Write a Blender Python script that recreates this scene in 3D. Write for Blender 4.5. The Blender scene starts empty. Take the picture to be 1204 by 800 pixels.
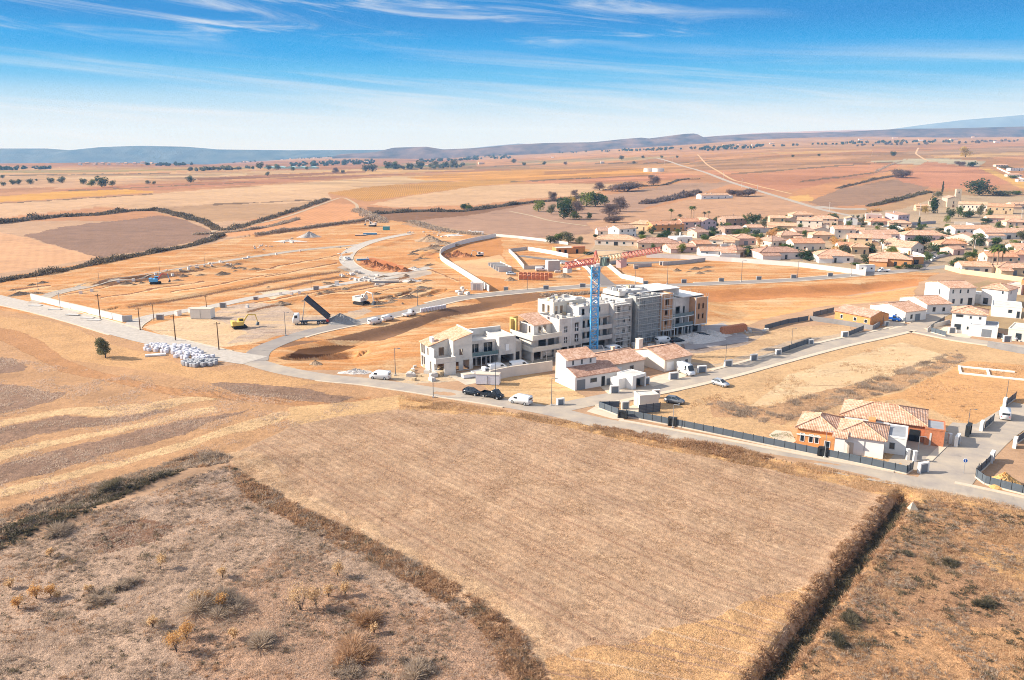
import bpy, math, random
import numpy as np
from math import sin, cos, tan, pi, radians, hypot, atan2, sqrt
rng = np.random.default_rng(11); random.seed(11)
scene = bpy.context.scene
COL = scene.collection
# ------------------------------------------------------------------ camera
F, CX, CY, HC, HOR = 950.0, 602.0, 400.0, 52.0, 178.0
PITCH = math.atan((CY - HOR) / F)
cp, sp = cos(PITCH), sin(PITCH)
cam = bpy.data.cameras.new('camera'); camo = bpy.data.objects.new('camera', cam); COL.objects.link(camo)
camo.location = (0, 0, HC); camo.rotation_euler = (pi / 2 - PITCH, 0, 0)
cam.sensor_width = 36.0; cam.lens = 36.0 * F / 1204.0
cam.clip_start = 1.0; cam.clip_end = 60000.0
scene.camera = camo
SUN_EL = radians(29.0)

# ------------------------------------------------------------------ terrain
def smooth(a, b, x):
    t = np.clip((x - a) / (b - a), 0, 1); return t * t * (3 - 2 * t)
def flat(px, py, z=0.0):
    """photo pixel -> point on the level z"""
    u, v = (np.asarray(px, float) - CX) / F, -(np.asarray(py, float) - CY) / F
    dy, dz = cp + v * sp, -sp + v * cp
    t = (z - HC) / dz
    return u * t, dy * t
def seg_dist(x, y, pl):
    """unsigned distance to a polyline and signed side (positive = left of its direction)"""
    best = np.full(np.shape(x), 1e9); side = np.zeros(np.shape(x))
    for (ax, ay), (bx, by) in zip(pl[:-1], pl[1:]):
        dx, dy = bx - ax, by - ay; L2 = dx * dx + dy * dy
        t = np.clip(((x - ax) * dx + (y - ay) * dy) / L2, 0, 1)
        d = np.hypot(x - ax - t * dx, y - ay - t * dy)
        c = dx * (y - ay) - dy * (x - ax)
        m = d < best; best = np.where(m, d, best); side = np.where(m, np.sign(c), side)
    return best, side
def inside(x, y, poly):
    r = np.zeros(np.shape(x), bool); n = len(poly)
    for i in range(n):
        x1, y1 = poly[i]; x2, y2 = poly[(i + 1) % n]
        if y1 == y2: continue
        c = ((y1 > y) != (y2 > y)) & (x < (x2 - x1) * (y - y1) / (y2 - y1) + x1)
        r ^= c
    return r
def fl(pts): return [tuple(float(k) for k in flat(a, b)) for a, b in pts]
# lowered plots: (polygon, high edge, run of that bank, other edges, run, depth)
LOW = []
def low(poly, north, run, south, runs, depth): LOW.append((fl(poly), fl(north), run, fl(south), runs, depth))
low([(318, 423), (335, 409), (400, 395), (470, 378), (530, 361), (570, 355), (612, 350), (640, 350), (612, 372), (500, 398), (470, 425), (420, 437), (350, 431)],
    [(318, 423), (335, 409), (400, 395), (470, 378), (530, 361), (570, 355), (612, 350), (640, 350)], 7.5,
    [(640, 350), (612, 372), (500, 398), (470, 425), (420, 437), (350, 431), (318, 423)], 22, 2.0)
low([(720, 346), (800, 342), (900, 338.5), (1000, 333), (1085, 327), (1100, 331), (1060, 352), (980, 366), (890, 380), (840, 376), (800, 352)],
    [(720, 346), (800, 342), (900, 338.5), (1000, 333), (1085, 327)], 7,
    [(1085, 327), (1100, 331), (1060, 352), (980, 366), (890, 380), (840, 376), (800, 352), (720, 346)], 20, 2.2)
# earth steps on the plots: (line left to right, height, decay behind)
STEPS = []
def step(pts, h, back): STEPS.append((fl(pts), h, back))
step([(150, 361), (200, 353), (260, 342), (320, 331), (400, 319)], 1.3, 9)
step([(106, 336), (170, 330), (232, 316), (300, 305)], 1.0, 6)
step([(118, 334), (190, 322), (240, 316)], .9, 5)
step([(290, 366), (310, 361), (330, 357)], .9, 6)
step([(300, 344), (360, 332), (405, 325)], .8, 7)
step([(372, 344), (430, 334), (480, 325), (490, 323)], .7, 5)
step([(300, 277), (350, 270), (400, 263), (440, 258)], 1.5, 12)
step([(100, 331), (160, 320), (230, 308), (300, 297)], .9, 7)
step([(405, 300), (440, 292), (480, 279)], .6, 6)
step([(500, 300), (520, 290), (560, 282)], 1.3, 8)
# ditch and pits
DITCH = fl([(1062, 583), (1050, 602), (1034, 626), (1010, 655), (985, 690), (955, 730), (920, 775), (885, 820), (860, 860)])
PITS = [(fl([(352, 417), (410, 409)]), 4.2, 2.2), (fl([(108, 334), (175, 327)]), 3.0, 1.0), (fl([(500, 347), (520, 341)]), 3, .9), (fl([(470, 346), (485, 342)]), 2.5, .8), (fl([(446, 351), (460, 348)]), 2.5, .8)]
MOUNDS = []   # (x, y, rx, ry, rot, h)
def mound(px, py, rx, ry, rot, h):
    a, b = flat(px, py); MOUNDS.append((float(a), float(b), rx, ry, rot, h))
mound(60, 252, 60, 26, .1, 5.0); mound(130, 246, 60, 20, .2, 5.5)
mound(180, 568, 26, 3.2, .55, 1.0); mound(60, 615, 24, 3.2, .5, 1.1)
mound(890, 537, 14, 1.2, -.55, .5); mound(800, 522, 20, 1.1, -.4, .4); mound(1140, 594, 7, 2.4, -.3, .7)
mound(400, 470, 20, 3, 0, -.5)
def T(x, y):
    x = np.asarray(x, float); y = np.asarray(y, float)
    r = x / np.maximum(y, 1.0)
    k = .001 + .029 * smooth(-.12, .42, r)
    z = k * (np.sqrt(np.maximum(y - 720, 0) ** 2 + 60 ** 2) - 60) * (y > 720)
    z = z - np.minimum(.026 * np.maximum(y - 3350, 0), 120) * (1 - smooth(-.45, -.20, r))
    z = z + smooth(900, 1600, y) * (4 * np.sin(x / 310 + 1.3) * np.sin(y / 420) + 2 * np.sin(x / 140 + y / 260))
    for pts, h, back in STEPS:
        d, s = seg_dist(x, y, pts)
        z = z + h * np.where(s > 0, np.exp(-d / back), smooth(5.5, 0, d)) * .8
    for poly, n, rn, s_, rs, dep in LOW:
        m = inside(x, y, poly)
        if m.any():
            d1, _ = seg_dist(x, y, n); d2, _ = seg_dist(x, y, s_)
            z = z - np.where(m, dep * smooth(0, rn, d1) * smooth(0, rs, d2), 0)
    for pl, w, dep in PITS:
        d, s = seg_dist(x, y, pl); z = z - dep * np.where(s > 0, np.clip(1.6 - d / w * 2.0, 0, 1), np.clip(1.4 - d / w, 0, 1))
    d, s = seg_dist(x, y, DITCH)
    z = z - 1.7 * np.clip(1.35 - d / 1.35, 0, 1) + .35 * np.exp(-((d - 2.6) / 1.2) ** 2)
    for mx, my, rx, ry, ro, h in MOUNDS:
        c, s = cos(ro), sin(ro); a = (x - mx) * c + (y - my) * s; b = -(x - mx) * s + (y - my) * c
        z = z + h * np.exp(-((a / rx) ** 2 + (b / ry) ** 2))
    return z
def Tz(x, y): return float(T(np.array([x]), np.array([y]))[0])
_ts = np.geomspace(55, 14000, 1500)
def P(px, py, z=None):
    """photo pixel -> world point (on the terrain, or at height z)"""
    if z is not None:
        a, b = flat(px, py, z); return (float(a), float(b), z)
    u, v = (px - CX) / F, -(py - CY) / F
    dx, dy, dz = u, cp + v * sp, -sp + v * cp
    if py > 300:
        a, b = flat(px, py, 0.0); a, b = float(a), float(b)
        for _ in range(6):
            z = Tz(a, b); a2, b2 = flat(px, py, z); a, b = .5 * a + .5 * float(a2), .5 * b + .5 * float(b2)
        return (a, b, Tz(a, b))
    g = HC + dz * _ts - T(dx * _ts, dy * _ts)
    i = np.where(g < 0)[0]
    i = int(i[0]) if len(i) else len(_ts) - 1
    lo, hi = _ts[max(i - 1, 0)], _ts[i]
    for _ in range(25):
        m = .5 * (lo + hi)
        if HC + dz * m - Tz(dx * m, dy * m) < 0: hi = m
        else: lo = m
    return (dx * hi, dy * hi, Tz(dx * hi, dy * hi))
def W2P(x, y, z):
    zc = y * cp - (z - HC) * sp; yc = y * sp + (z - HC) * cp
    return CX + F * x / zc, CY - F * yc / zc
def scale_at(p): return F / (p[1] * cp - (p[2] - HC) * sp)   # pixels per metre

# ------------------------------------------------------------------ materials
def s2l(c): return tuple((k / 255 / 12.92) if k / 255 <= .04045 else ((k / 255 + .055) / 1.055) ** 2.4 for k in c)
KEXP = 1.5
def A(r, g, b, k=KEXP): return tuple(min(v / k, .82) for v in s2l((r, g, b)))
MATS = {}
def mat(name, col, rough=.85, nscale=1.2, namt=.25, bump=0.0, metal=0.0, col2=None, spec=.3, coords='Object', alpha=None):
    if name in MATS: return MATS[name]
    m = bpy.data.materials.new(name); m.use_nodes = True
    nt = m.node_tree; b = nt.nodes['Principled BSDF']; L = nt.links.new
    b.inputs['Roughness'].default_value = rough; b.inputs['Metallic'].default_value = metal
    b.inputs['Specular IOR Level'].default_value = spec
    tc = nt.nodes.new('ShaderNodeTexCoord')
    n = nt.nodes.new('ShaderNodeTexNoise'); n.inputs['Scale'].default_value = nscale; n.inputs['Detail'].default_value = 5; n.inputs['Roughness'].default_value = .62
    L(tc.outputs[coords], n.inputs['Vector'])
    mp = nt.nodes.new('ShaderNodeMapRange'); mp.inputs['From Min'].default_value = .3; mp.inputs['From Max'].default_value = .7
    L(n.outputs['Fac'], mp.inputs['Value'])
    mx = nt.nodes.new('ShaderNodeMix'); mx.data_type = 'RGBA'
    c2 = col2 or tuple(min(c * (1 + namt * .6), .9) for c in col); c1 = col if col2 else tuple(c * (1 - namt) for c in col)
    mx.inputs[6].default_value = (*c1, 1); mx.inputs[7].default_value = (*c2, 1)
    L(mp.outputs[0], mx.inputs[0]); L(mx.outputs[2], b.inputs['Base Color'])
    if bump:
        bp = nt.nodes.new('ShaderNodeBump'); bp.inputs['Strength'].default_value = bump; bp.inputs['Distance'].default_value = .1
        L(n.outputs['Fac'], bp.inputs['Height']); L(bp.outputs[0], b.inputs['Normal'])
    MATS[name] = m; return m
def tile_mat(name, c1, c2, c3):
    """roman tile: per-tile colour scatter and rounded courses, in the thing's own coordinates"""
    m = bpy.data.materials.new(name); m.use_nodes = True; nt = m.node_tree; L = nt.links.new; N = nt.nodes.new
    b = nt.nodes['Principled BSDF']; b.inputs['Roughness'].default_value = .85; b.inputs['Specular IOR Level'].default_value = .2
    tc = N('ShaderNodeTexCoord')
    v = N('ShaderNodeTexVoronoi'); v.inputs['Scale'].default_value = 2.6; L(tc.outputs['Object'], v.inputs['Vector'])
    n = N('ShaderNodeTexNoise'); n.inputs['Scale'].default_value = .5; n.inputs['Detail'].default_value = 4; L(tc.outputs['Object'], n.inputs['Vector'])
    sx = N('ShaderNodeSeparateColor'); L(v.outputs['Color'], sx.inputs[0])
    r = N('ShaderNodeValToRGB'); e = r.color_ramp.elements
    e[0].position = .08; e[0].color = (*c1, 1); e[1].position = .92; e[1].color = (*c3, 1); k = e.new(.5); k.color = (*c2, 1)
    ad = N('ShaderNodeMath'); ad.operation = 'MULTIPLY_ADD'; ad.inputs[1].default_value = .75; L(sx.outputs[0], ad.inputs[0])
    ad2 = N('ShaderNodeMath'); ad2.operation = 'MULTIPLY_ADD'; ad2.inputs[1].default_value = 1.0; ad2.inputs[2].default_value = -.38; L(n.outputs['Fac'], ad2.inputs[0]); L(ad2.outputs[0], ad.inputs[2])
    L(ad.outputs[0], r.inputs[0]); L(r.outputs[0], b.inputs['Base Color'])
    w = N('ShaderNodeTexWave'); w.bands_direction = 'X'; w.inputs['Scale'].default_value = 1.15; L(tc.outputs['Object'], w.inputs['Vector'])
    bp = N('ShaderNodeBump'); bp.inputs['Strength'].default_value = .55; bp.inputs['Distance'].default_value = .08; L(w.outputs['Fac'], bp.inputs['Height']); L(bp.outputs[0], b.inputs['Normal'])
    MATS[name] = m; return m
def leaf_mat(name, c1, c2, trans=.25):
    """foliage: each leaf's own tone from a corner attribute"""
    m = bpy.data.materials.new(name); m.use_nodes = True; nt = m.node_tree; L = nt.links.new; N = nt.nodes.new
    b = nt.nodes['Principled BSDF']; b.inputs['Roughness'].default_value = .75; b.inputs['Specular IOR Level'].default_value = .2
    a = N('ShaderNodeAttribute'); a.attribute_name = 'tone'
    mx = N('ShaderNodeMix'); mx.data_type = 'RGBA'; mx.inputs[6].default_value = (*c1, 1); mx.inputs[7].default_value = (*c2, 1)
    L(a.outputs['Fac'], mx.inputs[0]); L(mx.outputs[2], b.inputs['Base Color'])
    tl_ = N('ShaderNodeBsdfTranslucent'); L(mx.outputs[2], tl_.inputs[0]); ms = N('ShaderNodeMixShader'); ms.inputs[0].default_value = .4; L(b.outputs[0], ms.inputs[1]); L(tl_.outputs[0], ms.inputs[2]); L(ms.outputs[0], nt.nodes['Material Output'].inputs['Surface'])
    MATS[name] = m; return m

# ------------------------------------------------------------------ mesh building
class MB:
    def __init__(s): s.v = []; s.f = []; s.M = None
    def add(s, vs, fs):
        o = len(s.v); s.v += [tuple(p) for p in vs]; s.f += [tuple(i + o for i in f) for f in fs]; return s
    def box(s, x0, x1, y0, y1, z0, z1):
        return s.add([(x0, y0, z0), (x1, y0, z0), (x1, y1, z0), (x0, y1, z0), (x0, y0, z1), (x1, y0, z1), (x1, y1, z1), (x0, y1, z1)],
                     [(0, 3, 2, 1), (4, 5, 6, 7), (0, 1, 5, 4), (1, 2, 6, 5), (2, 3, 7, 6), (3, 0, 4, 7)])
    def cbox(s, c, d, rz=0):
        a, b = cos(rz), sin(rz); o = len(s.v); s.box(-d[0] / 2, d[0] / 2, -d[1] / 2, d[1] / 2, -d[2] / 2, d[2] / 2)
        for i in range(o, len(s.v)):
            x, y, z = s.v[i]; s.v[i] = (c[0] + x * a - y * b, c[1] + x * b + y * a, c[2] + z)
        return s
    def prism(s, poly, z0, z1):
        n = len(poly)
        return s.add([(x, y, z0) for x, y in poly] + [(x, y, z1) for x, y in poly],
                     [tuple(range(n - 1, -1, -1)), tuple(range(n, 2 * n))] + [(i, (i + 1) % n, n + (i + 1) % n, n + i) for i in range(n)])
    def xprism(s, prof, x0, x1):
        """profile in (y, z), counter-clockwise seen from +x, swept along x"""
        n = len(prof)
        return s.add([(x0, y, z) for y, z in prof] + [(x1, y, z) for y, z in prof],
                     [tuple(range(n - 1, -1, -1)), tuple(range(n, 2 * n))] + [(i, (i + 1) % n, n + (i + 1) % n, n + i) for i in range(n)])
    def yprism(s, prof, y0, y1):
        """profile in (x, z) swept along y"""
        n = len(prof)
        return s.add([(x, y0, z) for x, z in prof] + [(x, y1, z) for x, z in prof],
                     [tuple(range(n)), tuple(range(2 * n - 1, n - 1, -1))] + [(i, n + i, n + (i + 1) % n, (i + 1) % n) for i in range(n)])
    def slab(s, poly3, th):
        """polygon in space thickened downwards"""
        n = len(poly3)
        return s.add([tuple(p) for p in poly3] + [(p[0], p[1], p[2] - th) for p in poly3],
                     [tuple(range(n)), tuple(range(2 * n - 1, n - 1, -1))] + [(i, n + i, n + (i + 1) % n, (i + 1) % n) for i in range(n)])
    def tube(s, p, q, r, r2=None, n=6):
        r2 = r if r2 is None else r2
        p = np.array(p, float); q = np.array(q, float); d = q - p; L = np.linalg.norm(d)
        if L < 1e-6: return s
        d /= L; a = np.cross(d, (0, 0, 1) if abs(d[2]) < .9 else (1, 0, 0)); a /= np.linalg.norm(a); b = np.cross(d, a)
        v = [p + r * (a * cos(2 * pi * i / n) + b * sin(2 * pi * i / n)) for i in range(n)] + [q + r2 * (a * cos(2 * pi * i / n) + b * sin(2 * pi * i / n)) for i in range(n)]
        return s.add(v, [(i, (i + 1) % n, n + (i + 1) % n, n + i) for i in range(n)] + [tuple(range(n - 1, -1, -1)), tuple(range(n, 2 * n))])
    def path(s, pts, r, n=6, r2=None):
        k = len(pts) - 1; r2 = r if r2 is None else r2
        for i in range(k): s.tube(pts[i], pts[i + 1], r + (r2 - r) * i / k, r + (r2 - r) * (i + 1) / k, n)
        return s
    def build(s, name, m, parent=None, smooth_=False):
        me = bpy.data.meshes.new(name); me.from_pydata(s.v, [], s.f); me.update()
        if m: me.materials.append(m)
        if smooth_: me.shade_smooth()
        o = bpy.data.objects.new(name, me); COL.objects.link(o)
        if parent: o.parent = parent
        return o
LABELS = {}
def tag(o, label, cat, group=None):
    o['label'] = label; o['category'] = cat; o['kind'] = 'thing'
    if group: o['group'] = group
    n = len(label.split())
    if n < 4 or n > 16: print('LABEL LENGTH', n, label)
    k = label.lower()
    if k in LABELS and LABELS[k] != group: print('SAME LABEL', label)
    LABELS[k] = group or o.name
    return o
def thing(name, label, cat, loc=(0, 0, 0), rz=0.0, group=None):
    o = bpy.data.objects.new(name, None); COL.objects.link(o); o.empty_display_size = .5
    o.location = loc; o.rotation_euler = (0, 0, rz)
    return tag(o, label, cat, group)
def kind(o, k): o['kind'] = k; return o
KIDS = {}
def copy_tree(o, loc=None, rz=None, label=None, scale=None, group=None):
    c = o.copy(); COL.objects.link(c)
    for ch in o.children:
        d = ch.copy(); COL.objects.link(d); d.parent = c
        for g in ch.children:
            e = g.copy(); COL.objects.link(e); e.parent = d
    if loc is not None: c.location = loc
    if rz is not None: c.rotation_euler = (0, 0, rz)
    if scale is not None: c.scale = scale if hasattr(scale, '__len__') else (scale,) * 3
    if label: tag(c, label, c['category'], group or c.get('group'))
    return c
def mesh_np(name, verts, faces, m, parent=None, tone=None, smooth_=False):
    """faces: (n, k) array of constant k; tone: one value per face"""
    verts = np.asarray(verts, np.float32); faces = np.asarray(faces, np.int32); n, k = faces.shape
    me = bpy.data.meshes.new(name); me.vertices.add(len(verts)); me.vertices.foreach_set('co', verts.ravel())
    me.loops.add(n * k); me.loops.foreach_set('vertex_index', faces.ravel())
    me.polygons.add(n); me.polygons.foreach_set('loop_start', np.arange(0, n * k, k, dtype=np.int32))
    if tone is not None:
        a = me.attributes.new('tone', 'FLOAT', 'FACE'); a.data.foreach_set('value', np.asarray(tone, np.float32))
    me.update(calc_edges=True); me.validate()
    if m: me.materials.append(m)
    if smooth_: me.shade_smooth()
    o = bpy.data.objects.new(name, me); COL.objects.link(o)
    if parent: o.parent = parent
    return o
# ------------------------------------------------------------------ light, sky
sun = bpy.data.lights.new('sun', 'SUN'); sun.energy = 4.5; sun.angle = radians(.53); sun.color = (1.0, .93, .83)
suno = bpy.data.objects.new('sun', sun); COL.objects.link(suno)
SD = np.array([-cos(SUN_EL) * cos(radians(3)), cos(SUN_EL) * sin(radians(3)), sin(SUN_EL)])   # towards the sun
suno.rotation_euler = (pi / 2 - SUN_EL, 0, atan2(SD[1], SD[0]) + pi / 2)
suno.location = (-200, 200, 200)
EXPO = 1.0
w = bpy.data.worlds.new('World'); scene.world = w; w.use_nodes = True
nt = w.node_tree; L = nt.links.new; N = nt.nodes.new
bg = nt.nodes['Background']; bg.inputs['Strength'].default_value = .15
sky = N('ShaderNodeTexSky'); sky.sky_type = 'NISHITA'; sky.sun_disc = False; sky.sun_elevation = SUN_EL; sky.sun_rotation = radians(-87)
sky.altitude = 100; sky.air_density = 1.0; sky.dust_density = .6; sky.ozone_density = 1.5
tc = N('ShaderNodeTexCoord'); sep = N('ShaderNodeSeparateXYZ'); L(tc.outputs['Generated'], sep.inputs[0])
ramp = N('ShaderNodeValToRGB'); ramp.color_ramp.interpolation = 'EASE'
G = 1 / (.15 * 2 ** EXPO)
stops = [(.0, (226, 236, 243)), (.03, (212, 230, 243)), (.055, (168, 212, 242)), (.085, (86, 182, 238)), (.112, (0, 158, 232)), (.15, (0, 134, 212)), (.30, (0, 104, 184))]
els = ramp.color_ramp.elements
for i, (pz, c) in enumerate(stops):
    e = els[i] if i < 2 else els.new(pz)
    e.position = pz; e.color = (*s2l(c), 1)
L(sep.outputs['Z'], ramp.inputs[0])
gain = N('ShaderNodeMix'); gain.data_type = 'RGBA'; gain.blend_type = 'MULTIPLY'; gain.inputs[0].default_value = 1; gain.inputs[7].default_value = (G, G, G, 1); L(ramp.outputs[0], gain.inputs[6])
# cirrus: streaks drawn out along the wind, given by direction in the sky
def mathn(op, a, b=None, c=None):
    n = N('ShaderNodeMath'); n.operation = op
    for i, k in enumerate((a, b, c)):
        if k is None: continue
        if isinstance(k, (int, float)): n.inputs[i].default_value = k
        else: L(k, n.inputs[i])
    return n.outputs[0]
def mapr(v, a, b, c=0.0, d=1.0, t='SMOOTHSTEP'):
    n = N('ShaderNodeMapRange'); n.interpolation_type = t
    for i, k in enumerate((v, a, b, c, d)):
        if isinstance(k, (int, float)): n.inputs[i].default_value = k
        else: L(k, n.inputs[i])
    return n.outputs[0]
X, Y, Z = sep.outputs['X'], sep.outputs['Y'], sep.outputs['Z']
zs = mathn('MULTIPLY_ADD', X, .085, Z)
def streak(sx, sz, off, lo, hi, dist=.8, detail=7):
    c = N('ShaderNodeCombineXYZ'); L(mathn('MULTIPLY', X, sx), c.inputs[0]); L(mathn('MULTIPLY_ADD', zs, sz, off), c.inputs[1]); c.inputs[2].default_value = off
    n = N('ShaderNodeTexNoise'); n.inputs['Scale'].default_value = 1; n.inputs['Detail'].default_value = detail; n.inputs['Roughness'].default_value = .6; n.inputs['Distortion'].default_value = dist
    L(c.outputs[0], n.inputs['Vector']); return mapr(n.outputs['Fac'], lo, hi)
hi = mathn('MULTIPLY', streak(4.2, 42, 3.7, .47, .72), mapr(Z, .105, .135))
hi = mathn('MULTIPLY', hi, mapr(X, .34, .12))
hi = mathn('MULTIPLY', hi, streak(2.2, 16, 9.1, .30, .50, .2, 2))
lo_ = mathn('MULTIPLY', streak(2.4, 46, 14.2, .42, .72, .5), mapr(Z, .13, .085))
veil = mathn('MULTIPLY', mapr(Z, .075, .03), .35)
cl = mathn('MINIMUM', mathn('ADD', mathn('MULTIPLY', hi, .8), mathn('ADD', mathn('MULTIPLY', lo_, .5), veil)), .9)
cm = N('ShaderNodeMix'); cm.data_type = 'RGBA'; L(cl, cm.inputs[0]); L(gain.outputs[2], cm.inputs[6]); cw = s2l((236, 240, 244)); cm.inputs[7].default_value = (cw[0] * G, cw[1] * G, cw[2] * G, 1)
up = N('ShaderNodeMix'); up.data_type = 'RGBA'; L(mapr(Z, .22, .5), up.inputs[0]); L(cm.outputs[2], up.inputs[6])
thin = N('ShaderNodeMix'); thin.data_type = 'RGBA'; thin.inputs[0].default_value = .45; L(sky.outputs[0], thin.inputs[6]); thin.inputs[7].default_value = (3.4, 3.2, 3.0, 1); L(thin.outputs[2], up.inputs[7])   # unseen upper sky whitened to lift and warm the fill light
L(up.outputs[2], bg.inputs['Color'])
vs = scene.view_settings; vs.view_transform = 'Standard'; vs.look = 'None'; vs.exposure = EXPO; vs.gamma = 1; vs.use_curve_mapping = False
cy = scene.cycles; cy.max_bounces = 5; cy.diffuse_bounces = 3; cy.glossy_bounces = 2; cy.transparent_max_bounces = 6; cy.volume_bounces = 0; cy.caustics_reflective = False; cy.caustics_refractive = False
cy.use_denoising = True; cy.denoiser = 'OPENIMAGEDENOISE'; cy.denoising_input_passes = 'RGB_ALBEDO_NORMAL'; cy.denoising_prefilter = 'NONE'
cy.use_adaptive_sampling = False; cy.filter_width = 1.0
# ------------------------------------------------------------------ haze
hz = MB().box(-13000, 13000, -300, 14500, -135, 430).build('haze', None); kind(hz, 'stuff')
hm = bpy.data.materials.new('haze_air'); hm.use_nodes = True; n_ = hm.node_tree
for k in list(n_.nodes):
    if k.type == 'BSDF_PRINCIPLED': n_.nodes.remove(k)
pv = n_.nodes.new('ShaderNodeVolumePrincipled'); pv.inputs['Density'].default_value = .9e-4; pv.inputs['Color'].default_value = (.30, .56, 1.0, 1); pv.inputs['Absorption Color'].default_value = (1, 1, 1, 1)
pv.inputs['Anisotropy'].default_value = 0.0
n_.links.new(pv.outputs[0], n_.nodes['Material Output'].inputs['Volume']); hz.data.materials.append(hm)
hz.display_type = 'WIRE'

# ------------------------------------------------------------------ ground
STUB = A(208, 170, 136); SCRUB = A(202, 170, 144); ORG = A(217, 152, 94); ORG2 = A(216, 150, 94); TAN = A(226, 180, 136); GB = A(170, 136, 112)
PALE = A(220, 178, 138); REDB = A(188, 128, 94); PURP = A(160, 126, 104); OCH = A(206, 150, 82); YEL = A(226, 166, 82); VIN = A(200, 138, 102); BRK = A(150, 112, 84); GREYG = A(206, 186, 166); TRK = A(240, 198, 148)
ROWS = {}
Z_ = []
CLIP = {}
def zone(col, pts, rows=None, soft=1.0, rough=0.0): Z_.append((col, pts, rows, soft, rough))
# --- the far plain
zone(A(204, 148, 106), [(-400, 150), (1600, 150), (1600, 260), (-400, 260)])
zone(REDB, [(-400, 193), (300, 190), (520, 186), (620, 190), (560, 200), (200, 204), (-400, 206)])
zone(A(214, 160, 118), [(-400, 200), (120, 197), (320, 196), (320, 200), (150, 204), (-400, 208)])
zone(A(206, 160, 124), [(-400, 207), (160, 204), (420, 199), (470, 201), (210, 212), (70, 222), (-400, 232)])
zone(REDB, [(60, 224), (150, 218), (300, 212), (420, 204), (470, 200), (600, 195), (600, 200), (440, 207), (300, 217), (180, 224), (110, 226)])
zone(A(222, 168, 120), [(330, 204), (470, 198), (600, 193), (640, 196), (470, 204), (340, 209)])
zone(YEL, [(-400, 246), (0, 231), (80, 225), (150, 223), (185, 226), (0, 238), (-400, 260)])
zone(PALE, [(-400, 262), (0, 239), (180, 228), (300, 219), (440, 209), (520, 206), (600, 208), (480, 216), (385, 228), (390, 234), (330, 246), (250, 264), (190, 250), (120, 243), (0, 257), (-400, 290)])
zone(A(196, 156, 118), [(170, 246), (250, 240), (330, 240), (390, 235), (300, 258), (230, 262)])
zone(A(176, 134, 100), [(470, 192), (700, 186), (760, 190), (600, 199), (480, 200)])
zone(A(224, 158, 88), [(478, 209), (560, 202), (640, 199), (760, 199), (770, 205), (700, 210), (600, 213), (500, 212)], (2.6, .3, .25))
zone(OCH, [(384, 227), (440, 219), (520, 214), (600, 211), (640, 213), (560, 219), (480, 230), (432, 237)], (2.6, .12, .15))
zone(A(208, 142, 106), [(600, 213), (700, 209), (790, 203), (830, 207), (770, 213), (640, 216)], (2.6, .3, .3))
zone(PALE, [(432, 241), (480, 231), (560, 219), (640, 216), (730, 217), (690, 230), (620, 234), (560, 241), (470, 244)], None)
zone(A(186, 148, 122), [(482, 257), (560, 248), (640, 236), (700, 232), (760, 222), (800, 216), (870, 214), (820, 228), (760, 244), (720, 262), (690, 276), (640, 280), (560, 278)])
zone(A(206, 160, 124), [(690, 262), (760, 246), (830, 230), (900, 228), (985, 246), (960, 258), (860, 262), (760, 272), (700, 274)], (3, .5, .12))
zone(A(206, 144, 104), [(700, 192), (760, 181), (1000, 176), (1240, 164), (1400, 160), (1400, 176), (1000, 186), (830, 192)])
zone(A(212, 150, 110), [(560, 188), (760, 178), (900, 176), (900, 183), (760, 190), (640, 196), (560, 196)])
zone(A(190, 140, 104), [(812, 198), (830, 188), (1000, 182), (1200, 172), (1400, 170), (1400, 182), (1120, 188), (960, 198), (900, 206)], (3, .9, .25))
zone(VIN, [(812, 199), (900, 204), (1000, 192), (1070, 188), (1050, 200), (1000, 214), (940, 222), (900, 226)], (3, 1.05, .35))
zone(A(212, 152, 104), [(930, 226), (980, 214), (1050, 203), (1060, 206), (1000, 216), (960, 236), (940, 236)])
zone(GREYG, [(1020, 190), (1100, 186), (1160, 190), (1150, 196), (1060, 193)])
zone(A(170, 134, 108), [(950, 237), (990, 222), (1050, 211), (1096, 216), (1084, 228), (1040, 240), (970, 244)], (3, .6, .25))
zone(A(206, 142, 108), [(1048, 207), (1078, 196), (1090, 190), (1150, 197), (1192, 214), (1165, 220), (1100, 222), (1060, 214)], (3.2, 1.25, .55))
zone(A(226, 176, 104), [(1150, 197), (1168, 200), (1204, 215), (1240, 225), (1200, 222), (1185, 214)])
zone(A(214, 152, 112), [(1165, 185), (1240, 178), (1240, 192), (1180, 192)], (3, 1.2, .4))
zone(A(226, 176, 108), [(925, 232), (950, 229), (958, 236), (935, 238)])
zone(A(190, 150, 110), [(985, 248), (1040, 242), (1084, 228), (1130, 224), (1300, 224), (1300, 300), (1100, 262), (1000, 256)])
for pts, c_ in (([(-400, 203), (0, 201), (140, 200), (300, 197), (300, 198.5), (100, 203), (-400, 206)], A(176, 146, 100)), ([(40, 210), (160, 207), (290, 204), (290, 206), (120, 211)], A(216, 176, 140)), ([(-400, 226), (0, 222), (70, 220), (60, 223), (0, 227), (-400, 234)], A(190, 136, 96)), ([(230, 210), (330, 205), (430, 201), (430, 203), (300, 210), (235, 213)], A(170, 116, 84)), ([(600, 190), (740, 185), (800, 184), (740, 189), (620, 193)], A(184, 150, 118)), ([(860, 181), (980, 177), (1040, 176), (960, 181)], A(224, 168, 116)), ([(1060, 179), (1204, 173), (1400, 170), (1400, 174), (1204, 178), (1080, 183)], A(196, 150, 122)), ([(1090, 184), (1204, 179), (1204, 183), (1120, 187)], A(222, 172, 128)), ([(640, 202), (740, 197), (760, 198), (700, 203), (640, 206)], A(196, 136, 84)), ([(440, 196), (560, 192), (560, 194), (450, 199)], A(150, 132, 90)), ([(880, 190), (980, 184), (1040, 182), (1000, 188), (900, 196)], A(206, 150, 112))):
    zone(c_, pts, (3, .7, .18))
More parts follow.
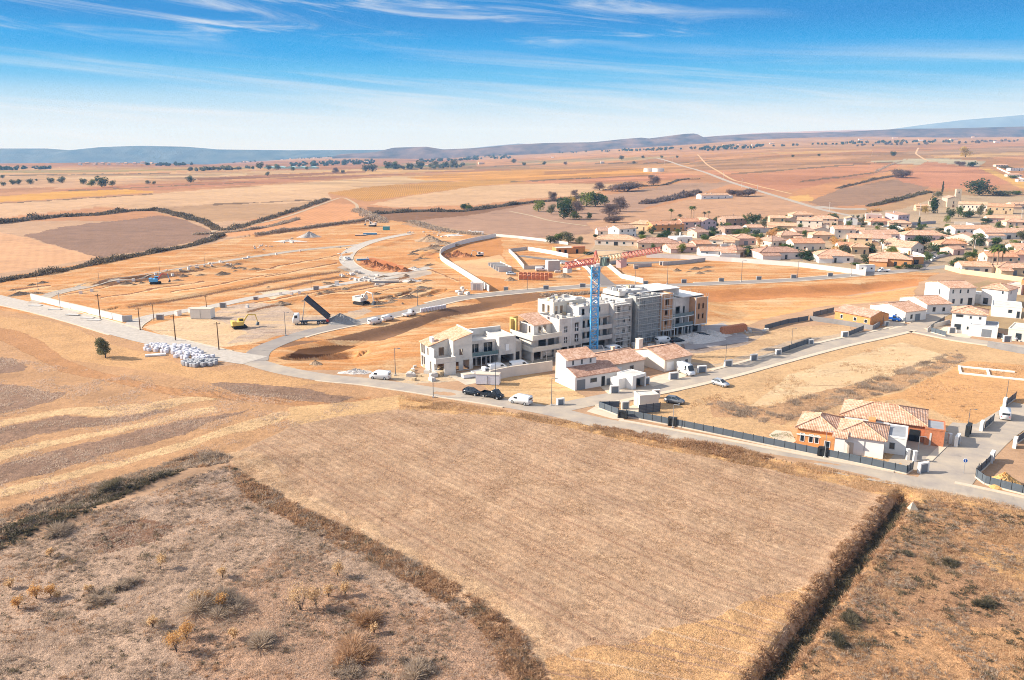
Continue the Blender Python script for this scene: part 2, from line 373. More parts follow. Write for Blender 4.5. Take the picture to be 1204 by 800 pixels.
for pts in ([(80, 224), (300, 214), (300, 214.8), (80, 225)], [(0, 239), (180, 228), (180, 228.8), (0, 240)], [(250, 240), (385, 234), (385, 235), (250, 241.5)], [(470, 200), (640, 193), (640, 193.8), (470, 200.8)], [(600, 213.2), (770, 206), (770, 207), (600, 214.4)], [(860, 204), (1050, 190), (1050, 191), (860, 205.5)], [(700, 192), (830, 191), (830, 192), (700, 193)], [(940, 213), (1050, 200), (1050, 201.2), (940, 215)], [(0, 206), (200, 203.6), (200, 204.4), (0, 207)]):
    zone(A(132, 104, 78), pts)
# --- fields at the site's rim
zone(PURP, [(28, 277), (60, 270), (110, 262), (190, 254), (215, 258), (247, 271), (250, 280), (190, 292), (118, 303), (70, 290)], (2.6, -.2, .35))
zone(A(226, 174, 130), [(-400, 300), (0, 274), (28, 278), (70, 291), (118, 303), (0, 323), (-400, 400)], (4, .5, .03))
zone(A(222, 160, 112), [(254, 280), (300, 264), (390, 239), (412, 240), (436, 255), (390, 263), (300, 276)], (4, .4, .05))
zone(BRK, [(430, 243), (470, 246), (560, 247), (630, 236), (660, 234), (560, 252), (470, 262), (440, 258)])
zone(ORG, [(-400, 430), (-400, 395), (0, 327), (100, 310), (200, 296), (300, 277), (440, 258), (490, 262), (570, 276), (660, 288), (720, 300), (790, 298), (1020, 322), (1110, 318), (1090, 330), (1000, 345), (900, 372), (860, 392), (800, 400), (600, 400), (470, 440), (300, 430), (150, 400), (0, 365)], None, 1.0, .3)
zone(A(186, 150, 118), [(484, 259), (560, 274), (590, 277), (580, 281), (520, 272), (470, 264)])
zone(A(236, 200, 158), [(165, 384), (210, 374), (250, 366), (290, 369), (320, 395), (300, 404), (258, 409), (200, 398)], None, 1, .4)
zone(A(206, 180, 158), [(235, 372), (262, 362), (300, 356), (330, 358), (350, 370), (400, 370), (430, 362), (440, 366), (400, 380), (330, 394), (300, 402), (268, 404), (290, 390), (262, 378)], None, 1, .4)
zone(A(240, 214, 180), [(300, 345), (330, 340), (350, 345), (320, 352)], None, 1)
zone(GREYG, [(400, 312), (430, 318), (470, 322), (505, 313), (508, 322), (470, 332), (440, 336), (430, 328), (396, 316)])
zone(A(222, 140, 90), [(420, 305), (440, 302), (475, 312), (480, 320), (440, 318)])
zone(A(196, 130, 88), [(500, 300), (560, 286), (580, 283), (560, 300), (520, 305)])
zone(A(216, 150, 92), [(505, 300), (570, 280), (590, 282), (600, 340), (575, 345), (520, 310)])
zone(A(240, 190, 140), [(515, 312), (590, 300), (600, 330), (560, 325)], None, 1, .2)
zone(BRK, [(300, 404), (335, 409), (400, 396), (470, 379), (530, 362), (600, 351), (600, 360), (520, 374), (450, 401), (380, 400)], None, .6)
zone(A(122, 84, 54), [(338, 420), (352, 411), (392, 406), (420, 407), (400, 414), (372, 421), (345, 422)], None, .5)  # shade of the pit, partly put into the soil colour
zone(A(130, 96, 72), [(105, 335), (125, 328), (180, 322), (228, 323), (180, 329), (130, 336)], None, .5)  # trench shade put into darker soil along the pit
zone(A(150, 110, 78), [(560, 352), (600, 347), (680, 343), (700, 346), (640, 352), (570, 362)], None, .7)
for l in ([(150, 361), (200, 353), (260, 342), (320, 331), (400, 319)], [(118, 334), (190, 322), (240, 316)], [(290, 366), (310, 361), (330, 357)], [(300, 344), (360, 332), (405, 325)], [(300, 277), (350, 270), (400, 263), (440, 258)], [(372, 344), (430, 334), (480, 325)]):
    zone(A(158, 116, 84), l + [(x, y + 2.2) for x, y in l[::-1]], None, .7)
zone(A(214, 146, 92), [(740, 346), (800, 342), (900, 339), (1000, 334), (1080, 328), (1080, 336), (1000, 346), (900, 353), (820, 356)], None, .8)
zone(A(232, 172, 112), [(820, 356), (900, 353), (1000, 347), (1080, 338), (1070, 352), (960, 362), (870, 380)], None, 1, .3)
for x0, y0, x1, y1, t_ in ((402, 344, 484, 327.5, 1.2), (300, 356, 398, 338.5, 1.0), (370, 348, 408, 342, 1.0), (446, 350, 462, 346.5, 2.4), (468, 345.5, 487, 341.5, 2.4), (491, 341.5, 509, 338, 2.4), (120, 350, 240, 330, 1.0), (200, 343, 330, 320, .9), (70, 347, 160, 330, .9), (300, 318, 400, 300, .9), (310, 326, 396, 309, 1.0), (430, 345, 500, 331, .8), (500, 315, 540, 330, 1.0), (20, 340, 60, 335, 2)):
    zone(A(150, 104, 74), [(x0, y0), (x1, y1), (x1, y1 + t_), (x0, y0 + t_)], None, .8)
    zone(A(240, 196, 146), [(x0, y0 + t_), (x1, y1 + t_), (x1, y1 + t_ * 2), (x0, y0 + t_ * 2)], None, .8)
# --- the lots by the lower road
zone(A(226, 184, 134), [(560, 448), (600, 440), (645, 440), (700, 470), (640, 480), (590, 470)], None, 1, .4)
zone(A(228, 186, 138), [(790, 462), (860, 443), (1000, 408), (1062, 392), (1140, 402), (1220, 412), (1220, 520), (1150, 508), (1100, 560), (960, 525), (800, 496), (720, 478)], None, 1, .5)
zone(A(238, 204, 160), [(930, 440), (1060, 402), (1120, 420), (1050, 450), (960, 470), (880, 478)], None, 1, .4)
zone(A(212, 168, 126), [(880, 484), (960, 462), (1050, 444), (1130, 415), (1140, 422), (1060, 460), (990, 474), (920, 500)], None, 1.5, .8)
zone(A(232, 176, 120), [(1000, 474), (1060, 462), (1140, 425), (1220, 430), (1220, 470), (1140, 500), (1060, 470)], None, 1, .5)
zone(A(214, 168, 126), [(830, 470), (900, 478), (900, 490), (840, 488)], None, 2, .6)
zone(A(198, 178, 158), [(790, 432), (900, 402), (990, 390), (1000, 396), (900, 424), (820, 440)], None, 1, .3)
zone(A(222, 182, 138), [(830, 402), (930, 384), (1000, 380), (1000, 390), (900, 408), (840, 428), (810, 425)], None, 1, .4)
zone(A(176, 158, 146), [(620, 424), (700, 412), (800, 396), (850, 378), (905, 390), (880, 404), (800, 420), (700, 428)], None, 1, .3)
zone(A(214, 196, 172), [(440, 436), (520, 440), (600, 436), (640, 432), (560, 448), (480, 452)], None, 1, .3)
zone(A(190, 160, 120), [(1100, 372), (1180, 388), (1220, 400), (1220, 340), (1160, 330), (1090, 350)], None, 1)
# --- the village ground
zone(A(200, 172, 140), [(690, 296), (720, 270), (790, 262), (960, 256), (1060, 246), (1110, 230), (1300, 232), (1300, 345), (1120, 320), (1020, 320), (860, 302), (780, 300)], None, 1, .5)
# --- foreground
zone(A(212, 164, 120), [(-500, 450), (0, 366), (60, 372), (150, 398), (180, 410), (250, 430), (300, 424), (420, 447), (540, 472), (430, 478), (340, 506), (270, 540), (120, 570), (-500, 720)], None, 1, .5)
zone(A(226, 176, 124), [(0, 372), (60, 376), (110, 396), (150, 410), (250, 435), (300, 434), (380, 450), (300, 462), (200, 440), (120, 428), (60, 420), (0, 395), (-300, 420)], None, 1, .6)
for pts in ([(-400, 640), (0, 531), (70, 519), (130, 505), (250, 481), (262, 486), (160, 508), (60, 526), (0, 540), (-400, 655)],
            [(-400, 700), (0, 577), (60, 563), (140, 546), (230, 521), (330, 485), (360, 488), (250, 523), (150, 551), (70, 570), (0, 588), (-400, 716)],
            [(-300, 545), (0, 494), (90, 482), (200, 470), (280, 468), (180, 482), (60, 494), (0, 502), (-300, 560)]):
    zone(TRK, pts, None, 2.6, .8)
for pts in ([(-400, 560), (0, 452), (40, 455), (70, 462), (60, 472), (0, 484), (-400, 600)], [(-400, 580), (0, 503), (80, 494), (190, 480), (210, 483), (120, 500), (0, 525), (-400, 630)],
            [(-400, 650), (0, 544), (120, 520), (200, 503), (300, 482), (220, 515), (100, 546), (0, 572), (-400, 690)], [(-400, 500), (0, 420), (25, 424), (30, 436), (0, 442), (-400, 530)],
            [(250, 452), (310, 452), (420, 466), (400, 474), (320, 476), (270, 470)]):
    zone(GB, pts, None, 3.2, .8)
zone(A(206, 152, 106), [(-300, 400), (0, 386), (24, 390), (50, 404), (80, 424), (120, 438), (190, 455), (260, 462), (340, 471), (400, 474), (438, 466), (438, 474), (380, 481), (300, 474), (200, 465), (130, 450), (70, 436), (30, 415), (0, 400), (-300, 430)], (.9, 1.9, .35), 1, .5)
zone(A(232, 188, 136), [(340, 480), (440, 470), (475, 464), (500, 468), (470, 485), (400, 497), (345, 505)], None, 1.5, .6)
zone(STUB, [(268, 542), (300, 522), (345, 502), (400, 490), (470, 480), (540, 482), (600, 488), (675, 502), (750, 518), (850, 540), (905, 546), (1000, 566), (1066, 590), (1055, 602), (1010, 655), (955, 730), (880, 825), (860, 870), (660, 870), (640, 800), (600, 742), (530, 692), (430, 640), (345, 596)], (1.3, .75, .07), 1.2, .6)
zone(A(222, 182, 142), [(268, 545), (345, 590), (430, 634), (530, 684), (604, 735), (645, 792), (665, 865), (700, 865), (680, 790), (640, 735), (560, 680), (450, 620), (350, 568), (300, 535)], None, 5, .7)
zone(A(220, 172, 122), [(640, 775), (760, 745), (860, 720), (960, 690), (1000, 660), (950, 735), (880, 825), (700, 870)], None, 9, .8)
for k in range(-2, 14):   # tractor lines along the stubble
    for o_, dk in ((0, 1), (1.9, 1), (5.5, 0)):
        s0 = 9.5 * k + o_ + 4; a_ = P(345, 575); q_ = []
        for t_, w_ in ((-60, 0), (0, 0), (60, 0), (120, 0), (120, .4), (60, .4), (0, .4), (-60, .4)):
            x_, y_ = a_[0] + .682 * t_ + .731 * (s0 + w_), a_[1] - .731 * t_ + .682 * (s0 + w_)
            q_.append(tuple(float(v) for v in W2P(x_, max(y_, 62), 0)))
        zone(A(188, 148, 118) if dk else A(228, 190, 152), q_, None, .35, .6); CLIP[len(Z_) - 1] = 1
zone(A(224, 176, 122), [(470, 466), (540, 476), (675, 498), (800, 522), (910, 542), (1062, 572), (1230, 606), (1230, 618), (1060, 588), (900, 552), (750, 522), (600, 490), (470, 480)], None, 1.5, .8)
zone(SCRUB, [(-500, 760), (0, 648), (110, 612), (200, 570), (268, 552), (345, 604), (430, 648), (530, 700), (596, 748), (630, 800), (640, 880), (-500, 880)], None, 1.5, .9)
zone(A(150, 112, 88), [(90, 640), (160, 610), (210, 622), (180, 640), (120, 650)], None, 3, .9)
zone(A(200, 160, 130), [(200, 760), (250, 690), (330, 640), (420, 680), (560, 730), (600, 800), (560, 870), (300, 870)], None, 3, .9)
zone(A(214, 164, 118), [(1074, 594), (1100, 588), (1230, 612), (1300, 630), (1300, 880), (890, 880), (960, 735), (1015, 660), (1058, 604)], None, 1.5, .9)
zone(A(190, 146, 110), [(1060, 640), (1110, 615), (1150, 650), (1204, 700), (1204, 740), (1100, 730), (1010, 740), (1000, 700)], None, 4, .9)
zone(A(226, 176, 120), [(1130, 640), (1204, 650), (1230, 690), (1170, 670)], None, 3, .8)
zone(A(112, 88, 66), [(1064, 584), (1056, 604), (1012, 660), (958, 734), (890, 824), (866, 870), (848, 870), (878, 822), (950, 730), (1004, 654), (1046, 600), (1056, 584)], None, .8, .8)  # shade of the ditch put into a darker soil strip

tl = np.concatenate([-np.geomspace(3.2, .72, 40)[:-1], np.linspace(-.72, .72, 1080), np.geomspace(.72, 3.2, 40)[1:]])
rows = np.concatenate([np.linspace(1150, 862, 24)[:-1], np.linspace(862, 480, 330)[:-1], np.linspace(480, 280, 430)[:-1], np.linspace(280, 190, 130)[:-1]])
yy = np.array([float(flat(CX, r)[1]) for r in rows]); yy = np.concatenate([yy, np.geomspace(yy[-1] * 1.02, 14000, 90)])
TT, YY = np.meshgrid(tl, yy); XX = TT * YY
ZZ = T(XX, YY)
def vnoise(x, y, s, seed):
    """smooth value noise"""
    r = np.random.default_rng(seed); n = 256; g = r.random((n, n))
    x = x / s; y = y / s; i = np.floor(x).astype(int); j = np.floor(y).astype(int); u = x - i; v = y - j
    u = u * u * (3 - 2 * u); v = v * v * (3 - 2 * v); i %= n; j %= n; i1 = (i + 1) % n; j1 = (j + 1) % n
    return (g[j, i] * (1 - u) + g[j, i1] * u) * (1 - v) + (g[j1, i] * (1 - u) + g[j1, i1] * u) * v - .5
PX, PY = W2P(XX, YY, ZZ)
mpp = YY / F
wx = vnoise(XX, YY, 14, 1) * 10 + vnoise(XX, YY, 4.5, 2) * 4 + vnoise(XX, YY, 1.6, 3) * 2
wy = vnoise(XX, YY, 13, 4) * 10 + vnoise(XX, YY, 4.2, 5) * 4 + vnoise(XX, YY, 1.5, 6) * 2
WXm = wx / np.maximum(mpp, .35) * .22; WYm = wy / np.maximum(mpp, .35) * .10
C = np.zeros(XX.shape + (3,), np.float32); C[:] = A(205, 165, 130)
RV = np.zeros(XX.shape + (3,), np.float32); RG = np.zeros(XX.shape, np.float32)
# zones lie where their outlines fall on the ground; edges wander with the soil
STUBBLE = [(268, 542), (345, 502), (470, 484), (675, 506), (905, 550), (1062, 592), (1005, 655), (950, 735), (860, 870), (660, 870), (600, 742), (430, 640), (345, 596)]
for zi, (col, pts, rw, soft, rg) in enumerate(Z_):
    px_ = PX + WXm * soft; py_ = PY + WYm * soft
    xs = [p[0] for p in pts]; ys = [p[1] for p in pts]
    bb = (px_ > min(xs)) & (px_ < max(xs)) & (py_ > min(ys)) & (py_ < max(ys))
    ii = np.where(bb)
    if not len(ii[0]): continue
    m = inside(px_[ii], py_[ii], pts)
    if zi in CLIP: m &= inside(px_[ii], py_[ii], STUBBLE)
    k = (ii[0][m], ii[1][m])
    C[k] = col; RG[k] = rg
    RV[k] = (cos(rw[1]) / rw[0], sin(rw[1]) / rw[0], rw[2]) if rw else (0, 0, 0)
fw = smooth(500, 2400, YY)[..., None]; C *= (1 - fw + fw * np.array([.82, .89, .68])).astype(np.float32)  # far soil colour shifted by distance to offset the haze's blue
mask = smooth(.1, .9, RG) * smooth(230, 120, YY)
ZZ = ZZ + mask * (vnoise(XX, YY, 2.3, 21) * .22 + vnoise(XX, YY, .8, 22) * .12)
nr, nc = XX.shape
V = np.stack([XX, YY, ZZ], -1).reshape(-1, 3)
q = (np.arange(nr - 1)[:, None] * nc + np.arange(nc - 1)[None, :]).ravel()
FQ = np.stack([q, q + 1, q + nc + 1, q + nc], -1)
gm = bpy.data.materials.new('soil_and_stubble'); gm.use_nodes = True
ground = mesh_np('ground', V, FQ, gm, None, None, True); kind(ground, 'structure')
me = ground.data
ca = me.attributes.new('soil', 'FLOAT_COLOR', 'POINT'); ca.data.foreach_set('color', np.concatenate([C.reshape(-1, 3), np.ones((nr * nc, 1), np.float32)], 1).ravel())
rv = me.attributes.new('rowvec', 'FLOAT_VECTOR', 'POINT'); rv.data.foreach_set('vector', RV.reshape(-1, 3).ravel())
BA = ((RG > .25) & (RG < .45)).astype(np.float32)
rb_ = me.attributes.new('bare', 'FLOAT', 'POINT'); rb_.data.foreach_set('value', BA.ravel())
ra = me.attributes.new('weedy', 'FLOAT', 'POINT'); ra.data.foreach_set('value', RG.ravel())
nt = gm.node_tree; L = nt.links.new; N = nt.nodes.new; b = nt.nodes['Principled BSDF']; b.inputs['Roughness'].default_value = .95; b.inputs['Specular IOR Level'].default_value = .1
at = N('ShaderNodeAttribute'); at.attribute_name = 'soil'; ar = N('ShaderNodeAttribute'); ar.attribute_name = 'rowvec'; aw = N('ShaderNodeAttribute'); aw.attribute_name = 'weedy'
geo = N('ShaderNodeNewGeometry'); pos = geo.outputs['Position']
def nz(scale, detail=4, rough=.6, dist=0.0, vec=None):
    n = N('ShaderNodeTexNoise'); n.inputs['Scale'].default_value = scale; n.inputs['Detail'].default_value = detail; n.inputs['Roughness'].default_value = rough; n.inputs['Distortion'].default_value = dist
    L(vec or pos, n.inputs['Vector']); return n.outputs['Fac']
n1 = nz(.012, 5); n2 = nz(.11, 5, .65, .5); n3 = nz(1.1, 5, .7); n4 = nz(6.5, 2, .8)
st = N('ShaderNodeMapping'); st.inputs['Rotation'].default_value = (0, 0, .82); st.inputs['Scale'].default_value = (.10, 1.0, 1); L(pos, st.inputs['Vector'])
n5 = nz(1.7, 5, .75, .2, st.outputs[0])
sepr = N('ShaderNodeSeparateXYZ'); L(ar.outputs['Vector'], sepr.inputs[0]); sepp = N('ShaderNodeSeparateXYZ'); L(pos, sepp.inputs[0])
ph = mathn('ADD', mathn('MULTIPLY', sepr.outputs[0], sepp.outputs[0]), mathn('MULTIPLY', sepr.outputs[1], sepp.outputs[1]))
ph = mathn('ADD', ph, mathn('MULTIPLY_ADD', n1, 1.2, mathn('MULTIPLY', n2, .12)))
rowv = mathn('MULTIPLY', mathn('SINE', mathn('MULTIPLY', ph, 2 * pi)), sepr.outputs[2])
val = mathn('ADD', mathn('MULTIPLY', mathn('SUBTRACT', n1, .5), .5), mathn('MULTIPLY', mathn('SUBTRACT', n2, .5), .6))
val = mathn('ADD', val, mathn('MULTIPLY', mathn('SUBTRACT', n3, .5), mathn('MULTIPLY_ADD', aw.outputs['Fac'], 1.1, .45)))
val = mathn('ADD', val, mathn('MULTIPLY', mathn('SUBTRACT', n4, .5), mathn('MULTIPLY_ADD', aw.outputs['Fac'], 2.4, .4)))
val = mathn('ADD', val, mathn('MULTIPLY', mathn('SUBTRACT', n5, .5), .55))
abv = N('ShaderNodeAttribute'); abv.attribute_name = 'bare'
val = mathn('ADD', val, mathn('MULTIPLY', mathn('SUBTRACT', nz(.9, 6, .8, .6), .5), mathn('MULTIPLY_ADD', abv.outputs['Fac'], 1.0, .3)))
val = mathn('ADD', mathn('ADD', val, rowv), 1.0)
pv_ = N('ShaderNodeMapping'); pv_.inputs['Rotation'].default_value = (0, 0, .35); pv_.inputs['Scale'].default_value = (.006, .011, 0); L(pos, pv_.inputs['Vector'])
vo = N('ShaderNodeTexVoronoi'); vo.inputs['Scale'].default_value = 1; vo.inputs['Randomness'].default_value = .8; L(pv_.outputs[0], vo.inputs['Vector']); vs_ = N('ShaderNodeSeparateColor'); L(vo.outputs['Color'], vs_.inputs[0])
fs_ = N('ShaderNodeMapping'); fs_.inputs['Rotation'].default_value = (0, 0, .2); fs_.inputs['Scale'].default_value = (.01, .09, 0); L(pos, fs_.inputs['Vector'])
farw = mapr(sepp.outputs[1], 800, 1500)
val = mathn('ADD', val, mathn('MULTIPLY', farw, mathn('ADD', mathn('MULTIPLY', mathn('SUBTRACT', vs_.outputs[0], .5), .5), mathn('MULTIPLY', mathn('SUBTRACT', nz(1, 5, .75, .4, fs_.outputs[0]), .5), .9))))   # the parcels of the plain
val = mathn('MAXIMUM', val, .35)
vm = N('ShaderNodeVectorMath'); vm.operation = 'SCALE'; L(at.outputs['Color'], vm.inputs[0]); L(val, vm.inputs['Scale'])
# pale straw flecks and darker dead weeds in the rough parts
mixg = N('ShaderNodeMix'); mixg.data_type = 'RGBA'; mixg.blend_type = 'MULTIPLY'; mixg.inputs[7].default_value = (.84, .85, .88, 1); L(mapr(nz(.05, 4, .6, .6), .5, .72), mixg.inputs[0]); L(vm.outputs[0], mixg.inputs[6])
# bare earth: pale dried crust, wheel ruts and damp red patches
ab = N('ShaderNodeAttribute'); ab.attribute_name = 'bare'
sr = N('ShaderNodeMapping'); sr.inputs['Rotation'].default_value = (0, 0, -.5); sr.inputs['Scale'].default_value = (.13, 1.0, 1); L(pos, sr.inputs['Vector'])
r1 = nz(.16, 6, .7, 1.2, sr.outputs[0]); r2 = nz(.05, 6, .65, .8)
crust = N('ShaderNodeMix'); crust.data_type = 'RGBA'; crust.inputs[7].default_value = (*A(238, 200, 152), 1); L(mixg.outputs[2], crust.inputs[6])
L(mathn('MULTIPLY', mathn('MULTIPLY', mathn('ADD', mapr(r1, .46, .62, 0, .75), mapr(r2, .48, .66, 0, .6)), mapr(n3, .3, .6, .4, 1)), ab.outputs['Fac']), crust.inputs[0])
wet = N('ShaderNodeMix'); wet.data_type = 'RGBA'; wet.blend_type = 'MULTIPLY'; wet.inputs[7].default_value = (.62, .52, .48, 1); L(crust.outputs[2], wet.inputs[6])
L(mathn('MULTIPLY', mathn('MAXIMUM', mapr(r1, .44, .28, 0, .95), mapr(nz(.3, 5, .7, 1.5), .60, .70, 0, .7)), ab.outputs['Fac']), wet.inputs[0])
L(wet.outputs[2], b.inputs['Base Color'])
bp = N('ShaderNodeBump'); bp.inputs['Strength'].default_value = .9; bp.inputs['Distance'].default_value = .4
L(mathn('ADD', mathn('MULTIPLY', n3, mathn('MULTIPLY_ADD', aw.outputs['Fac'], .6, .25)), mathn('ADD', mathn('MULTIPLY', n4, mathn('MULTIPLY_ADD', aw.outputs['Fac'], .35, .1)), mathn('MULTIPLY', rowv, .18))), bp.inputs['Height'])
L(bp.outputs[0], b.inputs['Normal'])
def ground_zone_points(poly, n, seed=0):
    """n random ground points inside a photo-pixel outline, even over the ground area"""
    r = np.random.default_rng(seed); pts = fl(poly); xs = [p[0] for p in pts]; ys = [p[1] for p in pts]
    out = np.zeros((0, 2))
    while len(out) < n:
        a = np.stack([r.uniform(min(xs), max(xs), n), r.uniform(min(ys), max(ys), n)], 1)
        out = np.concatenate([out, a[inside(a[:, 0], a[:, 1], pts)]])
    return out[:n]
# ------------------------------------------------------------------ distant hills
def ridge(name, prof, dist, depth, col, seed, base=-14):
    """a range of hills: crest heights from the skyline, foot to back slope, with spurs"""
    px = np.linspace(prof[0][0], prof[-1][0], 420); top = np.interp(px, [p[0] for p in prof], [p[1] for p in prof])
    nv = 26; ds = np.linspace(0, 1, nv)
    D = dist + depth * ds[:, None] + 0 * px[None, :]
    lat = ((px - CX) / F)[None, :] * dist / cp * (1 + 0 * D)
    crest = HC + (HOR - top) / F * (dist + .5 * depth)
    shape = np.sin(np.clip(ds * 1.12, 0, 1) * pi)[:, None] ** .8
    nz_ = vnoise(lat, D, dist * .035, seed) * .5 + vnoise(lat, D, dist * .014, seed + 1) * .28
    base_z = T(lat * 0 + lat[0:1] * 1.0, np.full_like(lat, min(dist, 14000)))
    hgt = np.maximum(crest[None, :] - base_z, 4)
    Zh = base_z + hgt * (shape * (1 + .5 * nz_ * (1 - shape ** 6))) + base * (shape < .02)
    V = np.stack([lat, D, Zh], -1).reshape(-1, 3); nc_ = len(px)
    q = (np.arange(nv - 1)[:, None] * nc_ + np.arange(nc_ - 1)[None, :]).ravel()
    o = mesh_np(name, V, np.stack([q, q + 1, q + nc_ + 1, q + nc_], -1), mat('hill_woods_haze_tint_' + name + str(seed), col[0], .95, .007, .4, 0, 0, col[1], .1), None, None, True)  # woods colour with distance haze mixed into the base
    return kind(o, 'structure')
ridge('hills', [(-260, 182), (-80, 175), (0, 175), (30, 175), (60, 177), (100, 173.5), (150, 172), (200, 173), (240, 176), (330, 177), (460, 176.5), (600, 178), (720, 177)], 6800, 1500, (A(64, 100, 122, 2), A(128, 142, 146, 2)), 5)  # bluish base: some of the haze is in the colour
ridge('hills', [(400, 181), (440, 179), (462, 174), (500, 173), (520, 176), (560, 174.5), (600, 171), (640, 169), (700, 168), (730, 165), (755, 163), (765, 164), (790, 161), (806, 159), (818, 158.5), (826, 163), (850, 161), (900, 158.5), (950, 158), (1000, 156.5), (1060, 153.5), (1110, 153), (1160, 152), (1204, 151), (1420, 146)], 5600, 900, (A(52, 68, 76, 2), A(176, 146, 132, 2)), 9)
ridge('hills', [(1010, 160), (1060, 153), (1100, 148), (1140, 143.5), (1180, 140.5), (1204, 138.5), (1300, 133), (1420, 140)], 6700, 1100, (A(140, 170, 200, 2), A(160, 184, 206, 2)), 13)  # pale blue base, far haze put into the colour
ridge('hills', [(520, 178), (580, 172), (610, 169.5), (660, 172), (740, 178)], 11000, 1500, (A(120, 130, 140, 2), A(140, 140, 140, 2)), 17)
# ------------------------------------------------------------------ common materials
ASPH = mat('asphalt', A(180, 168, 158), .9, .22, .16, .2, 0, A(216, 198, 174)); ASPHD = mat('asphalt_dark', A(150, 140, 134), .9, .35, .15, .2)
GRAVEL = mat('gravel_track', A(216, 204, 190), .95, .8, .2, .3)
PAVE = mat('pavement_concrete', A(240, 220, 194), .9, .5, .12); KERB = mat('kerb_concrete', A(244, 226, 204), .9, .6, .1)
WHITE = mat('white_render', (.80, .77, .72), .9, .3, .06); WHITEP = mat('white_paint', (.80, .80, .79), .35, 1, .04, 0, 0, None, .5)
CREAM = mat('cream_render', (.72, .63, .52), .9, .3, .07); PEACH = mat('peach_render', (.70, .52, .38), .9, .3, .07); PINK = mat('pink_render', (.66, .45, .38), .9, .3, .07)
VIOLET = mat('mauve_render', (.55, .44, .47), .9, .3, .07); YELR = mat('yellow_render', (.68, .50, .30), .9, .3, .07); ORANGE = mat('orange_render', (.62, .30, .12), .9, .3, .08)
TERRA = mat('terracotta_brick', (.52, .19, .09), .9, 2.5, .25); ORBRICK = mat('orange_brick', (.66, .30, .11), .9, 2.5, .2)
STONE = mat('pale_stone', (.55, .45, .33), .95, .8, .2); BLOCK = mat('grey_block', (.47, .44, .41), .95, .5, .12); BLOCKW = mat('pale_block', (.62, .57, .52), .95, .5, .1)
BLOCKD = mat('dark_grey_block', (.24, .23, .225), .95, .5, .15); CONC = mat('concrete', (.55, .52, .48), .9, .5, .15); CONCD = mat('concrete_dark', (.22, .22, .23), .9, .5, .15)
GLASS = mat('dark_glass', (.02, .03, .04), .12, 1, .1, 0, 0, None, .6); DARK = mat('dark_opening', (.02, .022, .025), .8, 1, .1)
GREYM = mat('grey_metal', (.10, .12, .14), .5, 1, .1); BLACKM = mat('black_metal', (.025, .028, .03), .55, 1, .1); STEEL = mat('galvanised_steel', (.42, .43, .44), .45, 1, .1, 0, .6)
SHUT = mat('grey_shutter', (.20, .22, .24), .6, 1, .1); WOODD = mat('brown_wood', (.16, .09, .05), .8, 2, .2); WOODP = mat('pale_wood', (.55, .42, .26), .85, 2, .2)
RUBBER = mat('rubber', (.02, .02, .02), .8, 1, .1); CARDARK = mat('dark_car_paint', (.012, .018, .026), .25, 1, .05, 0, .2, None, .5); CARGREY = mat('grey_car_paint', (.20, .21, .22), .3, 1, .05, 0, .4, None, .5)
CARBLUE = mat('blue_car_paint', (.01, .10, .42), .3, 1, .05, 0, .1, None, .5); SILVER = mat('silver_car_paint', (.52, .54, .56), .3, 1, .05, 0, .4, None, .5)
REDP = mat('red_paint', (.55, .07, .05), .5, 1, .1); BLUEP = mat('blue_crane_paint', (.11, .42, .74), .45, 1, .08); YELP = mat('yellow_paint', (.72, .50, .12), .5, 1, .1); TEAL = mat('teal_paint', (.08, .36, .40), .5, 1, .1)
BAGW = mat('white_bag', (.60, .59, .63), .8, 2, .1); BAGG = mat('grey_film_pallet', (.38, .38, .39), .6, 2, .2)
TILE_A = tile_mat('roof_tile_salmon', (.44, .23, .14), (.58, .34, .22), (.71, .48, .35)); TILE_B = tile_mat('roof_tile_brown', (.30, .16, .11), (.42, .24, .17), (.54, .34, .25))
TILE_C = tile_mat('roof_tile_orange', (.44, .20, .11), (.56, .28, .16), (.66, .39, .24)); TILE_D = tile_mat('roof_tile_straw', (.48, .26, .15), (.60, .36, .22), (.70, .47, .32)); TILE_E = tile_mat('roof_tile_old', (.38, .21, .14), (.50, .30, .21), (.62, .42, .32))
FLATR = mat('flat_roof_gravel', (.58, .55, .50), .95, .6, .2); FLATG = mat('flat_roof_grey', (.30, .31, .33), .9, .6, .15)

